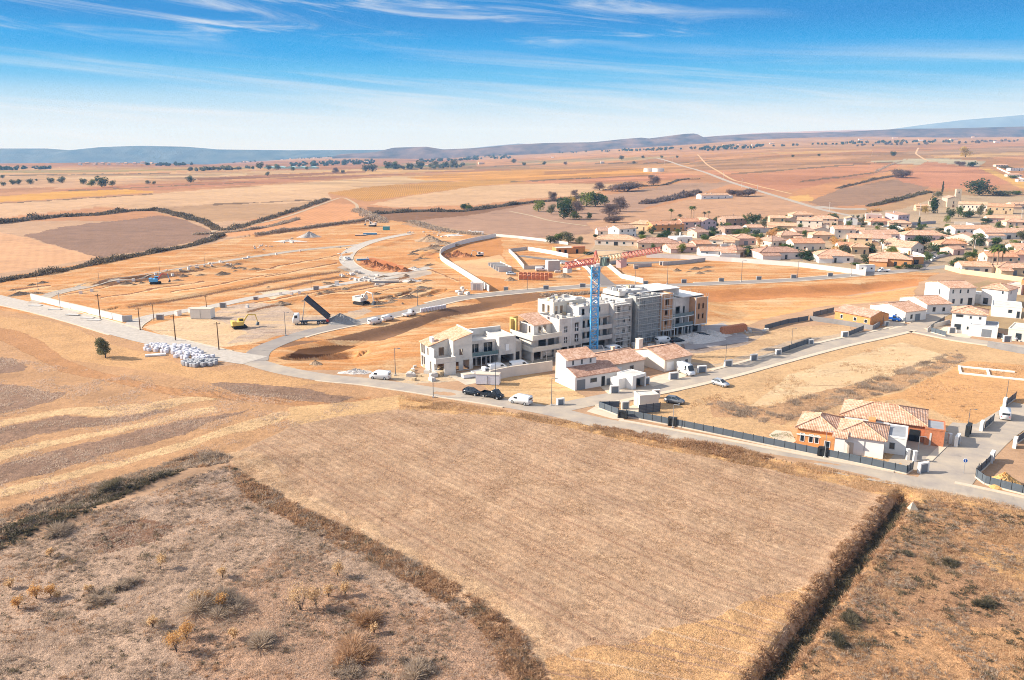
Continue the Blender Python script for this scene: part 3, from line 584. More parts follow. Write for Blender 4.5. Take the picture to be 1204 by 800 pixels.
# ------------------------------------------------------------------ roads
def crom(pts, per=8):
    pts = [np.array(p, float) for p in pts]; out = []
    for i in range(len(pts) - 1):
        p0 = pts[max(i - 1, 0)]; p1, p2 = pts[i], pts[i + 1]; p3 = pts[min(i + 2, len(pts) - 1)]
        for k in range(per):
            t = k / per; out.append(.5 * (2 * p1 + (p2 - p0) * t + (2 * p0 - 5 * p1 + 4 * p2 - p3) * t * t + (3 * p1 - p0 - 3 * p2 + p3) * t ** 3))
    out.append(pts[-1]); return out
def offset(line, d):
    r = []
    for i, p in enumerate(line):
        a = line[max(i - 1, 0)]; b = line[min(i + 1, len(line) - 1)]; t = (b - a)[:2]; t = t / (np.hypot(*t) + 1e-9)
        r.append((p[0] - t[1] * d, p[1] + t[0] * d))
    return r
ROADZ = [0.03]
def strip(name, a, b, z, m, structure=True, thick=0.0):
    mb = MB(); n = len(a)
    za = T(np.array([p[0] for p in a]), np.array([p[1] for p in a])); zb = T(np.array([p[0] for p in b]), np.array([p[1] for p in b]))
    mb.v = [(*a[i], float(za[i]) + z) for i in range(n)] + [(*b[i], float(zb[i]) + z) for i in range(n)]
    mb.f = [(i, i + 1, n + i + 1, n + i) for i in range(n - 1)]
    if thick:
        o = len(mb.v); mb.v += [(*p, q - thick) for p, q in zip(a, [k[2] for k in mb.v[:n]])] + [(*p, q - thick) for p, q in zip(b, [k[2] for k in mb.v[n:2 * n]])]
        mb.f += [(i, o + i, o + i + 1, i + 1) for i in range(n - 1)] + [(n + i, n + i + 1, o + n + i + 1, o + n + i) for i in range(n - 1)] + [(0, n, o + n, o), (n - 1, o + n - 1, o + 2 * n - 1, 2 * n - 1)]
    o = mb.build(name, m)
    if structure: kind(o, 'structure')
    return o
def road(pts, wid, m, pave=(), name='road', per=8, ground_pts=None):
    line = crom([P(*p)[:2] for p in pts], per); z = ROADZ[0]; ROADZ[0] += .006
    strip(name, offset(line, wid / 2), offset(line, -wid / 2), z, m)
    for side, i0, i1, w_ in pave:      # side +1 is left of the direction of travel
        seg = line[int(i0 * per):int(i1 * per) + 1]
        a = offset(seg, side * (wid / 2 + w_)); b_ = offset(seg, side * (wid / 2 + .02))
        if side > 0: strip('pavement', a, b_, .14, PAVE, True, .16)
        else: strip('pavement', b_, a, .14, PAVE, True, .16)
    return line
# lower road along the big field, west to east
R2 = road([(292, 424), (330, 435), (380, 444), (430, 449), (480, 456), (540, 465), (600, 475), (650, 484), (700, 496), (760, 507), (850, 524), (950, 543), (1060, 565), (1130, 578), (1240, 602)], 5.6, ASPH,
          [(1, 8.4, 11.9, .9), (1, 12.9, 14, .9), (-1, 2, 6, .5)])
R3 = road([(648, 482), (690, 473), (735, 464), (790, 453), (850, 439), (910, 423), (980, 405), (1040, 392), (1076, 383)], 5.6, ASPH, [(-1, 1, 7.6, 1.5), (1, 4.0, 7.6, 1.3)])
R3b = road([(1066, 386), (1095, 392), (1130, 399), (1180, 406), (1260, 416)], 6, ASPH, [(-1, .6, 4, 1.2)])
R3c = road([(1074, 386), (1092, 376), (1112, 366), (1136, 356), (1170, 350)], 5.5, ASPH, [(1, .6, 2.5, 1.2)])
R4 = road([(1104, 574), (1124, 550), (1146, 527), (1172, 505), (1215, 478)], 7.5, ASPH, [(1, 1.0, 2.0, 1.2)])
R1 = road([(300, 425), (306, 413), (332, 401), (368, 390), (430, 377), (480, 367), (510, 358), (545, 350.5), (600, 344.5), (650, 340), (700, 336.5), (760, 336), (820, 334.5), (880, 332), (940, 329), (1000, 324), (1060, 319), (1120, 313), (1180, 309)], 6.4, mat('asphalt_new', A(160, 150, 146), .9, .22, .16, .2, 0, A(186, 174, 160)),
          [(1, 6, 10, 1.3), (-1, 2.6, 10, 1.0), (-1, 11, 16, 1.0), (1, 12, 15.6, 1.2)])
R0 = road([(-60, 338), (0, 353), (50, 364), (100, 377), (148, 391), (200, 404), (250, 416), (300, 424)], 9, GRAVEL, [(-1, .5, 4, .6), (1, 2.2, 4, .8), (1, 4.5, 6.2, .5)])
R5 = road([(40, 357), (62, 346), (100, 337), (150, 327), (200, 318), (250, 310), (300, 302), (350, 295), (395, 290.5), (430, 287)], 5.2, ASPH, [(1, 1, 8, .5), (-1, 1, 8, .5)])
R5b = road([(150, 390), (158, 381), (176, 373), (210, 367), (250, 360.5), (300, 350), (350, 342.5), (400, 335), (440, 327), (470, 321), (505, 315)], 6, GRAVEL, [(-1, .4, 1.6, .4)])
R5c = road([(482, 275), (460, 279), (440, 283.5), (422, 290), (409, 298), (407, 307), (418, 316), (442, 324), (462, 328)], 6.5, GRAVEL, [(-1, 0, 4, .5), (1, 0, 6.5, .5)])
R6 = road([(716, 336), (704, 326), (698, 318), (708, 311), (740, 309.5), (790, 308.5)], 6, ASPHD, [(1, .2, 1.2, 1.2)])
R6b = road([(700, 313), (676, 309), (650, 306), (610, 301)], 5, ASPHD)
R7 = road([(1076, 318), (1085, 309), (1098, 302), (1112, 295), (1124, 288)], 7, ASPHD, [(1, .5, 4, 1.2)])
R8 = road([(772, 186), (790, 191), (812, 198), (850, 211), (890, 224), (930, 236), (968, 247), (1000, 254), (1050, 264), (1100, 268)], 7, ASPH)
R9 = road([(960, 243), (990, 246), (1020, 246)], 16, ASPH, name='road')
R10 = road([(0, 330), (60, 320), (110, 310), (180, 297), (235, 286), (250, 277), (256, 271), (330, 257), (390, 236), (404, 233), (418, 240), (420, 246)], 3.2, mat('farm_track', A(214, 186, 152), .95, .6, .15), name='track')
R11 = road([(820, 182), (850, 205), (880, 216), (930, 228)], 4, mat('farm_track2', A(234, 190, 138), .95, .6, .15), name='track')
R12 = road([(1080, 174), (1077, 181), (1086, 187), (1100, 190)], 5, MATS['farm_track2'], name='track')
R13 = road([(600, 249), (625, 254), (648, 260), (690, 266)], 3, MATS['farm_track'], name='track')
# concrete yards and paths
def yard(name, pts, m, z=.05, th=.12):
    p = [P(*q)[:2] for q in pts]; mb = MB(); zz = [Tz(*k) for k in p]
    mb.slab([(x, y, max(zz[i] + z, z)) for i, (x, y) in enumerate(p)], th); return kind(mb.build(name, m), 'structure')
yard('driveway', [(700, 450), (730, 446), (748, 455), (716, 464)], PAVE)
yard('driveway', [(757, 449), (770, 443), (812, 432), (830, 436), (800, 445), (768, 455)], PAVE)
yard('driveway', [(1040, 548), (1068, 515), (1118, 508), (1140, 516), (1110, 545), (1078, 553)], ASPH)
yard('driveway', [(1078, 556), (1112, 541), (1124, 550), (1104, 563)], PAVE)
yard('driveway', [(1034, 372), (1046, 364), (1070, 368), (1062, 384), (1046, 388)], PAVE)
yard('driveway', [(1085, 386), (1112, 384), (1150, 390), (1140, 398), (1104, 394)], PAVE)
yard('driveway', [(1110, 506), (1120, 497), (1158, 500), (1140, 518)], ASPH, .045)
yard('terrace', [(904, 512), (912, 506), (930, 508), (936, 519), (926, 526)], PAVE)
yard('path', [(690, 484), (704, 476), (728, 486), (734, 494), (722, 493)], PAVE, .06)
yard('path', [(730, 482), (752, 474), (764, 482), (748, 490)], PAVE, .05)
yard('yard', [(800, 388), (850, 380), (880, 396), (880, 402), (806, 412)], mat('yard_concrete', A(190, 180, 176), .9, .4, .2), .05)
yard('lot', [(636, 410), (700, 420), (800, 396), (790, 420), (730, 446), (660, 430)], mat('lot_dust', A(190, 176, 162), .9, .3, .2), .035)
yard('lot', [(528, 442), (600, 425), (650, 418), (650, 432), (580, 447), (548, 453)], mat('lot_dust2', A(222, 206, 184), .9, .3, .2), .04)
for i, q in enumerate(((42, 360), (65, 364.5), (86, 371), (103, 374.3), (111, 376.8))):
    x, y, z = P(*q); s = MB().cbox((0, 0, .12), (4.2, 1.6, .24)); t = s.build('concrete_slab', CONC); t.location = (x, y, z + .07); t.rotation_euler = (0, 0, -.1)
    tag(t, ('flat concrete slab by the far end of the white roadside wall', 'flat concrete slab just below the first pole of the white wall', 'middle flat concrete slab beside the white roadside wall', 'flat concrete slab of the close pair, nearer the far pole', 'flat concrete slab of the close pair, nearer the junction')[i], 'slab', 'concrete slabs on the site road')

# ------------------------------------------------------------------ walls, fences
def wall(pts, h, th, m, label, cat='wall', name='wall', cap=None, curved=False, z0=-.3, hs=None):
    q = [P(*p)[:2] for p in pts]; line = crom(q, 6) if curved else [np.array(k) for k in q]
    a = offset(line, th / 2); b = offset(line, -th / 2); mb = MB(); n = len(line); vs = []
    for i in range(n):
        zb = Tz(*line[i]); hh = h if hs is None else hs[0] + (hs[1] - hs[0]) * i / (n - 1)
        vs += [(*a[i], zb + z0), (*a[i], zb + hh), (*b[i], zb + hh), (*b[i], zb + z0)]
    fs = [(0, 1, 2, 3), tuple(4 * (n - 1) + k for k in (3, 2, 1, 0))]
    for i in range(n - 1):
        for k in range(4): fs.append((4 * i + k, 4 * (i + 1) + k, 4 * (i + 1) + (k + 1) % 4, 4 * i + (k + 1) % 4))
    mb.add(vs, fs); o = mb.build(name, m)
    c = line[0]; 
    tag(o, label, cat)
    if cap:
        mc = MB(); a = offset(line, th / 2 + .05); b = offset(line, -th / 2 - .05); vs = []
        for i in range(n):
            zb = Tz(*line[i]); hh = h if hs is None else hs[0] + (hs[1] - hs[0]) * i / (n - 1)
            vs += [(*a[i], zb + hh + .002), (*a[i], zb + hh + .07), (*b[i], zb + hh + .07), (*b[i], zb + hh + .002)]
        mc.add(vs, fs).build('coping', cap, o)
    return o
wall([(37, 352), (70, 360.5), (110, 370), (145, 378.5)], 2.0, .35, WHITE, 'long white wall along the wide gravel road by the junction', cap=KERB)
wall([(144, 379), (156, 378)], 2.0, .3, BLOCK, 'short grey block return at the end of the long white wall')
wall([(583, 279), (563, 283), (545, 287), (531, 291.5), (521, 296), (517.5, 301), (520, 307), (535, 317), (552, 328), (563, 335), (575, 343)], 2.3, .35, WHITE, 'curving white retaining wall swinging round the bare orange plot', cap=KERB, curved=True)
wall([(583, 278), (610, 280.5), (640, 284), (668, 288)], 1.5, .4, BLOCKW, 'straight pale wall along the dry field behind the brick shell house')
wall([(599, 297), (607, 305), (616, 316)], 1.8, .3, WHITE, 'white wall leading down to the grey block hut')
wall([(598, 296.5), (620, 294)], 1.7, .3, BLOCK, 'short grey wall at the top of the sunken orange plot')
wall([(621, 294.5), (645, 298.5), (668, 303)], 1.9, .3, WHITE, 'white wall in front of the brick shell house')
wall([(616, 317), (644, 316)], 1.6, .3, BLOCK, 'grey wall closing the front of the sunken orange plot')
wall([(676, 309), (684, 313), (691, 318), (697, 327)], 1.7, .3, WHITE, 'curved white wall just left of the crane mast', curved=True)
wall([(714, 313), (722, 320), (731, 327.5), (756, 333)], 1.9, .3, WHITE, 'bent white wall around the plot right of the crane', cap=KERB)
wall([(714, 312), (728, 309)], 1.8, .3, BLOCK, 'short grey wall beside the dark parked car')
wall([(745, 315), (766, 313.5)], 1.6, .3, BLOCK, 'low grey block wall at the back of the orange plot')
wall([(779, 312.5), (805, 310.5), (829, 307.5)], 1.8, .35, BLOCK, 'long grey block wall with steps at the back of the orange plot')
wall([(760, 303), (800, 304.5), (860, 308), (940, 314), (1017, 324)], 2.1, .35, mat('grey_render', (.60, .57, .54), .9, .3, .08), 'very long pale wall along the front of the village', cap=KERB)
wall([(700, 299.5), (738, 301.5)], 2.6, .3, mat('ochre_wall', (.64, .52, .36), .9, .5, .1), 'tall ochre garden wall behind the crane jib')
wall([(821, 302), (846, 304.5), (870, 304)], 1.9, .3, WHITE, 'bright white wall in front of the white gabled house')
wall([(1017, 325), (1018, 319)], 2.1, .35, WHITE, 'short end of the long pale village wall by the white site cabin')
wall([(576, 448), (600, 443), (625, 439.5), (649, 436)], 2.4, .4, BLOCKW, 'long pale retaining wall between the sloping lot and the parking in front of the flats', cap=KERB)
wall([(560, 447.5), (576, 448.5)], 1.9, .3, BLOCKW, 'short pale wall at the open end of the retaining wall')
wall([(952, 377), (985, 381.5), (1015, 386.5), (1026, 388.5)], 1.5, .3, BLOCKD, 'grey block wall running up to the orange brick house')
wall([(1026, 388.5), (1034, 383.5)], 1.4, .3, BLOCKD, 'short grey block return in front of the orange brick house')
wall([(1161, 408), (1180, 412), (1212, 418)], 1.6, .3, BLOCKD, 'grey block wall along the road below the pale houses')
wall([(1111, 317), (1130, 322), (1160, 326), (1204, 332)], 2.0, .3, YELR, 'yellow garden wall under the palm trees')
wall([(1060, 296), (1080, 301), (1096, 307)], 1.5, .25, WHITE, 'white garden wall beside the village street')
wall([(1101, 304), (1120, 299)], 1.4, .25, BLOCKW, 'pale garden wall on the far side of the village street')
wall([(1000, 263), (1025, 266), (1052, 268)], 1.6, .25, WHITE, 'white garden wall below the pink tall house')
wall([(1057, 267), (1084, 264), (1100, 263)], 2.0, .3, mat('grey_wall_b', (.36, .34, .35), .9, .5, .1), 'grey wall along the lane below the church')
wall([(1122, 264), (1152, 264.5)], 2.0, .3, CREAM, 'cream garden wall below the long white building')
wall([(1172, 198), (1190, 206), (1212, 216)], 2.0, .3, WHITE, 'white terrace wall below the hillside houses')
wall([(1090, 391), (1096, 386), (1116, 381)], 1.3, .25, BLOCK, 'low grey block wall around the bare corner garden')

def fence(pts, h, label, npost=None, base=True, m=GREYM):
    q = [P(*p)[:2] for p in pts]; x0, y0 = q[0]; z0 = Tz(x0, y0)
    t = thing('fence', label, 'fence', (x0, y0, z0)); panel = MB(); kb = MB()
    L_ = sum(hypot(b[0] - a[0], b[1] - a[1]) for a, b in zip(q[:-1], q[1:])); n = npost or max(2, int(L_ / 2.5))
    for a, b in zip(q[:-1], q[1:]):
        rz = atan2(b[1] - a[1], b[0] - a[0]); l = hypot(b[0] - a[0], b[1] - a[1]); c = ((a[0] + b[0]) / 2 - x0, (a[1] + b[1]) / 2 - y0)
        zt = .25 if base else .02
        for k in range(6): hh = (h - zt) / 6; panel.cbox((*c, zt + hh * (k + .5)), (l, .05, hh * .93), rz)
        if base: kb.cbox((*c, .05), (l, .22, .4), rz)
    panel.build('slat_panel', m, t)
    if base: kb.build('kerb', KERB, t)
    acc = 0; 
    for i in range(n + 1):
        d = L_ * i / n
        for a, b in zip(q[:-1], q[1:]):
            l = hypot(b[0] - a[0], b[1] - a[1])
            if d <= l + 1e-6: break
            d -= l
        MB().cbox((a[0] + (b[0] - a[0]) * d / l - x0, a[1] + (b[1] - a[1]) * d / l - y0, h / 2 + .1), (.1, .1, h + .04)).build('post', BLACKM, t)
    return t
fence([(728, 480), (704, 480.5), (727, 489)], 1.5, 'dark slatted fence turning the corner by the pale shed', 5)
fence([(736, 490.5), (760, 495), (788, 500.5)], 1.5, 'dark slatted fence along the road before the first black meter box', 5)
fence([(794, 501.5), (840, 511), (900, 523.5), (961, 536)], 1.5, 'longest dark slatted fence along the lower road', 14)
fence([(972, 538), (1020, 548), (1066, 558)], 1.5, 'dark slatted fence in front of the white house with brick walls', 7)
fence([(1066, 558), (1073, 553)], 1.5, 'short dark fence return by the white gate pillar', 2)
fence([(1150, 556), (1147, 562), (1158, 570), (1180, 576), (1215, 585)], 1.5, 'dark slatted fence round the heap of orange sand', 8)
fence([(1147, 561), (1160, 549), (1168, 540)], 1.5, 'dark fence with a low wall left of the orange sand heap', 4)
fence([(1158, 505), (1168, 496)], 1.5, 'dark fence panel behind the white van', 2)
fence([(1184, 477), (1194, 469)], 1.5, 'dark fence panel near the top of the side road', 2)
fence([(1196, 522), (1215, 508)], 1.5, 'dark fence panel opposite the white van', 2)
fence([(919, 416), (936, 410), (953, 404)], 1.6, 'dark fence beside the road below the bare lot', 4)
fence([(998, 396), (1015, 389)], 1.6, 'short dark fence before the orange brick house', 3)
fence([(899, 388), (925, 381), (950, 377)], 1.5, 'dark fence at the back of the bare lot', 5, False)
fence([(956, 373), (980, 367.5)], 1.7, 'dark fence left of the orange brick house', 3, False)
fence([(1050, 374), (1064, 379.5)], 1.5, 'dark fence between the white terrace houses and the road', 3)
fence([(1076, 372), (1100, 366)], 1.5, 'dark fence in front of the middle white terrace house', 4)
fence([(1153, 393), (1180, 399)], 1.5, 'dark fence in front of the pink side wall', 4)
fence([(1094, 391), (1112, 396)], 1.5, 'dark fence round the corner garden of the white hip roofed house', 3)
fence([(751, 487), (776, 484)], 1.9, 'dark fence in front of the pale shed', 3, False, GREYM)
fence([(1094, 388), (1110, 378)], 1.5, 'grey fence on the side of the corner garden', 3)
fence([(738, 447.5), (752, 454)], 1.5, 'dark fence between the two driveways of the tiled houses', 3, False)

# meter boxes in white masonry
_mb = {}
def meter_box(px, py, yaw, label, wid=2.0, h=1.7, dark=False, grp='meter boxes in masonry frames along the roads'):
    p = P(px, py); t = thing('meter_box', label, 'meter box', p, yaw, grp); t.scale = (.82, .82, .84) if dark != 1 else (1, 1, 1); k = (round(wid, 1), round(h, 1), dark)
    if k not in _mb:
        a = MB(); a.box(-wid / 2, -wid / 2 + .3, -.35, .35, -.2, h).box(wid / 2 - .3, wid / 2, -.35, .35, -.2, h).box(-wid / 2 + .3, wid / 2 - .3, -.35, .35, h - .3, h - .003).box(-wid / 2 + .3, wid / 2 - .3, .05, .35, -.2, h - .302)
        d = MB().box(-wid / 2 + .32, wid / 2 - .32, -.22, .04, .1, h - .32)
        o1 = a.build('masonry_frame', BLOCK if dark == 2 else (BLACKM if dark else WHITE), t); o2 = d.build('panel_door', BLACKM if dark == 1 else SHUT, t); _mb[k] = (o1.data, o2.data)
    else:
        for n_, me_ in zip(('masonry_frame', 'panel_door'), _mb[k]):
            o = bpy.data.objects.new(n_, me_); COL.objects.link(o); o.parent = t
    return t
MBX = [(659, 476, .35, 'white masonry meter box at the foot of the road branch'), (722.5, 462, .35, 'white meter box before the white split-roof house', 2.6, 2.0), (758, 452, .35, 'white meter box at the front of the flat roofed garage', 2.8, 2.0),
       (792, 446, .3, 'wide white meter box in front of the white van house', 2.8, 2.0), (825, 438, .3, 'white meter box with slanted top right of the parked van', 2.8, 2.0), (856, 431, .3, 'white meter box at the roadside lamp post', 2.6, 2.0), (886, 424, .3, 'white meter box alone at the bare lot edge', 2.4, 2.0),
       (915, 417, .3, 'white meter box at the left end of the roadside fence'), (953, 405, .3, 'white meter box at the right end of the roadside fence'), (993, 396.5, .3, 'white meter box left of the short dark fence', 2.6, 2.0), (1042, 383, .3, 'white meter box in front of the blue pickup'), (1076, 376, .3, 'white meter box before the first white terrace house'), (1106, 368, .3, 'white meter box by the middle terrace house'),
       (1119, 392, .0, 'white meter box at the corner of the hip roofed white house', 2.4, 2.2), (1184, 402, -.1, 'white meter box with a round dial near the silver car', 2.6, 2.2),
       (1085, 556, .35, 'white gate pillar with meter panel at the end of the dark fence', 2.4, 2.2), (1125, 524, .9, 'white meter wall in front of the terracotta brick part', 3, 2.4), (1154, 506, .9, 'white meter wall left of the white van', 2.2, 2.2), (1181, 478, .9, 'white meter wall at the far dark fence panel', 2.2, 2.2), (1193, 526, .9, 'white meter wall opposite the white van', 2.2, 2.2), (1166, 543, .9, 'pale meter wall by the orange sand heap', 2.4, 2.2),
       (732, 492, -.4, 'dark green cabinet at the left end of the long fence', 1.9, 1.6, 1), (790.5, 501, -.4, 'black meter box breaking the long dark fence by the lamp post', 1.7, 1.8, 1), (967.5, 537, -.4, 'black meter box before the orange brick wall', 1.7, 1.8, 1), (1138, 512, .9, 'black meter box beside the terracotta brick part', 2.6, 2.2, 1),
       (595, 342, 0, 'grey block meter box at the end of the curving white wall', 2.2, 1.8, 2), (642, 340.5, 0, 'grey block meter box in front of the stacked bricks', 2.6, 1.9, 2), (685, 338, 0, 'grey block meter box left of the crane mast', 2.8, 1.9, 2), (759, 335, 0, 'grey block meter box at the end of the bent white wall', 2.4, 1.9, 2), (804, 333, 0, 'grey meter box by the middle of the orange plot', 2.6, 1.9, 2), (848, 331.5, 0, 'grey meter box left of the first lamp on the upper road', 2.6, 1.9, 2), (892, 329.5, 0, 'grey meter box halfway along the upper road', 2.6, 1.9, 2), (933, 327.5, 0, 'dark double meter box under the second lamp of the upper road', 2.8, 1.9, 2), (976, 325.3, 0, 'grey meter box nearest the white site cabin', 2.6, 1.9, 2),
       (188.5, 376, 0, 'grey meter box on the site by the road fork', 2.8, 2.0, 2), (262.5, 362, 0, 'dark meter box with a round cover beyond the site cabin', 2.6, 2.1, 2), (372, 341.5, 0, 'grey meter box at the long site road', 2.6, 2.0, 2), (5 + 296, 353, 0, 'small grey box at the bend of the site road', 2.0, 1.5, 2),
       (735, 481, .35, 'brown meter cabinet left of the pale shed', 2, 1.9, 2), (771, 468, .35, 'white meter box at the back of the pale shed', 2.2, 2.2), (748, 316.5, 0, 'brown gate box behind the orange plot', 2.4, 1.8, 2), (778, 312, 0, 'white box at the left end of the long grey block wall', 2.4, 2.2)]
for k in MBX: meter_box(*k)
# small white markers along the site roads
bl = None
for i, (px, py, lab) in enumerate([(95, 345.5, 'on the bend above the white wall'), (108, 343, 'next to the white marker on the bend'), (139, 332, 'below the second thin pole'), (157, 330.5, 'at the near edge of the thin road'), (183, 323.5, 'above the parked blue and red machine'), (203, 324.5, 'right of the blue and red machine'), (222, 317, 'past the machine on the thin road'), (259, 309, 'halfway along the thin road'), (292, 303.5, 'at the far part of the thin road'),
                                   (209.5, 371, 'first of the two left of the site cabin'), (225.5, 367.5, 'close against the white site cabin'), (291, 362, 'small, near the dark pit edge'), (343, 347, 'at the bend of the long site road'), (330, 347, 'left along the long site road'), (396, 335.5, 'large, past the grey meter box'), (352, 345.5, 'beside the dark lying pipe'), (432, 265 + 40, 'among the kerb stones of the curved road'), (353, 296, 'near the gravel heap road'), (325, 300, 'on the upper side of the thin road')]):
    big = 'large' in lab or i in (9, 10); s = 1.7 if big else 1.05
    if bl is None:
        bl = thing('concrete_marker', 'x x x x', 'marker', P(px, py), .2, 'white concrete boxes along the site roads'); LABELS.pop('x x x x')
        MB().box(-.5, .5, -.4, .4, -.1, .9).build('body', WHITE, bl); MB().box(-.53, .53, -.43, .43, .902, 1.0).build('lid', KERB, bl); c = bl
    else:
        c = copy_tree(bl, P(px, py), .2 + .1 * i)
    c.scale = (s, s, s); tag(c, 'white concrete box ' + lab, 'marker', 'white concrete boxes along the site roads')

# lamp posts and poles
_lp = {}
def lamp(px, py, ty, label, kindk='lamp', grp='slim lamp posts along the roads'):
    p = P(px, py); s = scale_at(p); h = (py - ty) / s / cos(PITCH); h = max(3.5, min(h, 12))
    if kindk not in _lp:
        t = thing('lamp_post', label, 'lamp post', p, 0, grp)
        m = {'lamp': GREYM, 'pale': STEEL, 'pole': WOODD, 'conc': CONC}[kindk]
        if kindk in ('lamp', 'pale'):
            MB().box(-.22, .22, -.22, .22, -.1, .3).build('base', CONC, t); MB().tube((0, 0, .3), (0, 0, 5.9), .085, .05, 8).build('pole', m, t)
            MB().tube((0, 0, 5.88), (.7, -.4, 6), .045, .04).build('arm', m, t); MB().cbox((.95, -.54, 5.98), (.62, .26, .1), -.52).build('lamp_head', m, t)
        else:
            MB().tube((0, 0, -.2), (0, 0, 6), .16, .10, 8).build('pole', m, t); MB().cbox((0, 0, 5.6), (1.4, .1, .12), .3).build('cross_arm', m, t); MB().tube((.55, .17, 5.66), (.55, .17, 5.95), .05).build('insulator', KERB, t); MB().tube((-.55, -.17, 5.66), (-.55, -.17, 5.95), .05).build('insulator', KERB, t)
        _lp[kindk] = t
    else: t = copy_tree(_lp[kindk], p, None, label)
    t.scale = (max(.8, min(h / 6, 1.2)),) * 2 + (h / 6,); t['group'] = grp
    if kindk in ('pole', 'conc'): t.name = 'utility_pole'; t['category'] = 'pole'
    return t
for k in [(791, 503, 475, 'slim lamp post standing at the black meter box in the long fence', 'pale'), (969.5, 538.5, 506, 'pale lamp post rising before the orange brick wall', 'pale'), (1079, 535, 513, 'pale lamp post by the garage of the white brick-walled house', 'pale'), (1137, 510, 480, 'dark lamp post behind the terracotta brick part'), (1183, 469, 446, 'dark lamp post at the white foundation lines'),
          (648.5, 477, 444, 'lamp post between the white van and the white meter box'), (582.5, 459, 425, 'lamp post behind the dark pickup'), (509.5, 467.5, 438, 'lamp post with a white base at the field edge'), (465, 442, 409, 'lamp post by the rubble pile left of the pale villa'), (336, 395, 367, 'dark post left of the tipping lorry'),
          (853, 427, 404, 'lamp post above the white roadside meter box'), (930.7, 405, 386, 'lamp post in the middle of the bare lot'), (1038, 383, 363, 'lamp post at the blue pickup'), (491, 360, 337, 'lamp post above the row of white bags'), (541, 346, 325, 'lamp post with clutter at the white kiosk'),
          (620, 341.5, 324, 'lamp post right of the curving white wall'), (747, 333.5, 314, 'lamp post behind the bent white wall'), (784.5, 334, 309, 'lamp post in the middle of the orange plot'), (871.5, 331.5, 307, 'first lamp post on the upper road past the flats'), (937.5, 327.5, 307, 'second lamp post on the upper road past the flats'), (1000.6, 324.5, 309, 'lamp post next to the white site cabin'), (366, 339.5, 325, 'thin post behind the grey meter box on the site'), (45, 341, 326, 'thin post at the far left of the site'), (188, 323, 308, 'thin post above the blue and red machine'), (241, 312, 299, 'thin post halfway along the thin road'), (117, 335, 319, 'thin post on the thin road before the machine')]:
    lamp(*k)
for k in [(71, 363.5, 344, 'stout pole with a white box at the long white wall', 'conc'), (118, 375.5, 346, 'tall dark pole near the end of the long white wall', 'pole'), (165, 388.5, 362, 'dark pole at the inner corner of the road fork', 'pole'), (181, 377, 358, 'thin dark pole left of the grey meter box', 'pole'), (206.5, 400.5, 370, 'dark pole by the sandy plot edge, above the stacked bags', 'pole'), (257.5, 411.5, 379, 'dark pole at the road bend right of the bags', 'pole'), (243, 363.5, 348, 'thin pole behind the white site cabin', 'pole'), (1145, 299, 276, 'pale pole among the village trees', 'conc'), (1200, 263, 246, 'pale pole at the edge of the village', 'conc'), (1081, 254, 240, 'pale pole on the lane under the church', 'conc'),
          (975, 249, 238, 'pale pole beside the wide crossroads', 'conc'), (791, 190.5, 179, 'tall white mast beyond the water tanks', 'conc'), (781, 193.5, 188, 'short pole beside the water tanks', 'conc'), (850, 213, 199, 'first pole along the far road', 'conc'), (872, 221, 207, 'second pole along the far road', 'conc'), (1025, 184, 171, 'lone pole in the far vineyards', 'conc'), (890, 230, 216, 'pole near the white farmhouse', 'conc')]:
    lamp(*k, grp='wooden and concrete utility poles')
# ------------------------------------------------------------------ building kit (local frame: x along the front, y away from it, origin front-left)
def pane_window(t, face, c, w_, h_, frame=None, m=GLASS, name='window', proud=.05):
    """window on a wall: face 'f','b','l','r'; c = (along, z) centre; frame ring + pane sub-part"""
    frame = frame or WHITEP; pos, a, zc = face[1], c[0], c[1]; f = face[0]
    def bx(mb, a0, a1, z0, z1, p0, p1):
        if f in 'fb': mb.box(a0, a1, pos + p0, pos + p1, z0, z1)
        else: mb.box(pos + p0, pos + p1, a0, a1, z0, z1)
    s = -1 if f in 'fl' else 1; o0, o1 = sorted((s * -.04, s * proud)); q0, q1 = sorted((s * -.03, s * proud * .5)); b_ = .09
    mb = MB(); bx(mb, a - w_ / 2, a - w_ / 2 + b_, zc - h_ / 2, zc + h_ / 2, o0, o1); bx(mb, a + w_ / 2 - b_, a + w_ / 2, zc - h_ / 2, zc + h_ / 2, o0, o1)
    bx(mb, a - w_ / 2 + b_, a + w_ / 2 - b_, zc + h_ / 2 - b_, zc + h_ / 2, o0, o1); bx(mb, a - w_ / 2 + b_, a + w_ / 2 - b_, zc - h_ / 2, zc - h_ / 2 + b_, o0, o1)
    fr = mb.build(name, frame, t); mb = MB(); bx(mb, a - w_ / 2 + b_, a + w_ / 2 - b_, zc - h_ / 2 + b_, zc + h_ / 2 - b_, q0, q1); mb.build('pane', m, fr); return fr
def panel(t, face, c, w_, h_, m, name='door', proud=.06):
    pos, a, zc = face[1], c[0], c[1]; s = -1 if face[0] in 'fl' else 1; o0, o1 = sorted((s * -.04, s * proud)); mb = MB()
    if face[0] in 'fb': mb.box(a - w_ / 2, a + w_ / 2, pos + o0, pos + o1, zc - h_ / 2, zc + h_ / 2)
    else: mb.box(pos + o0, pos + o1, a - w_ / 2, a + w_ / 2, zc - h_ / 2, zc + h_ / 2)
    return mb.build(name, m, t)
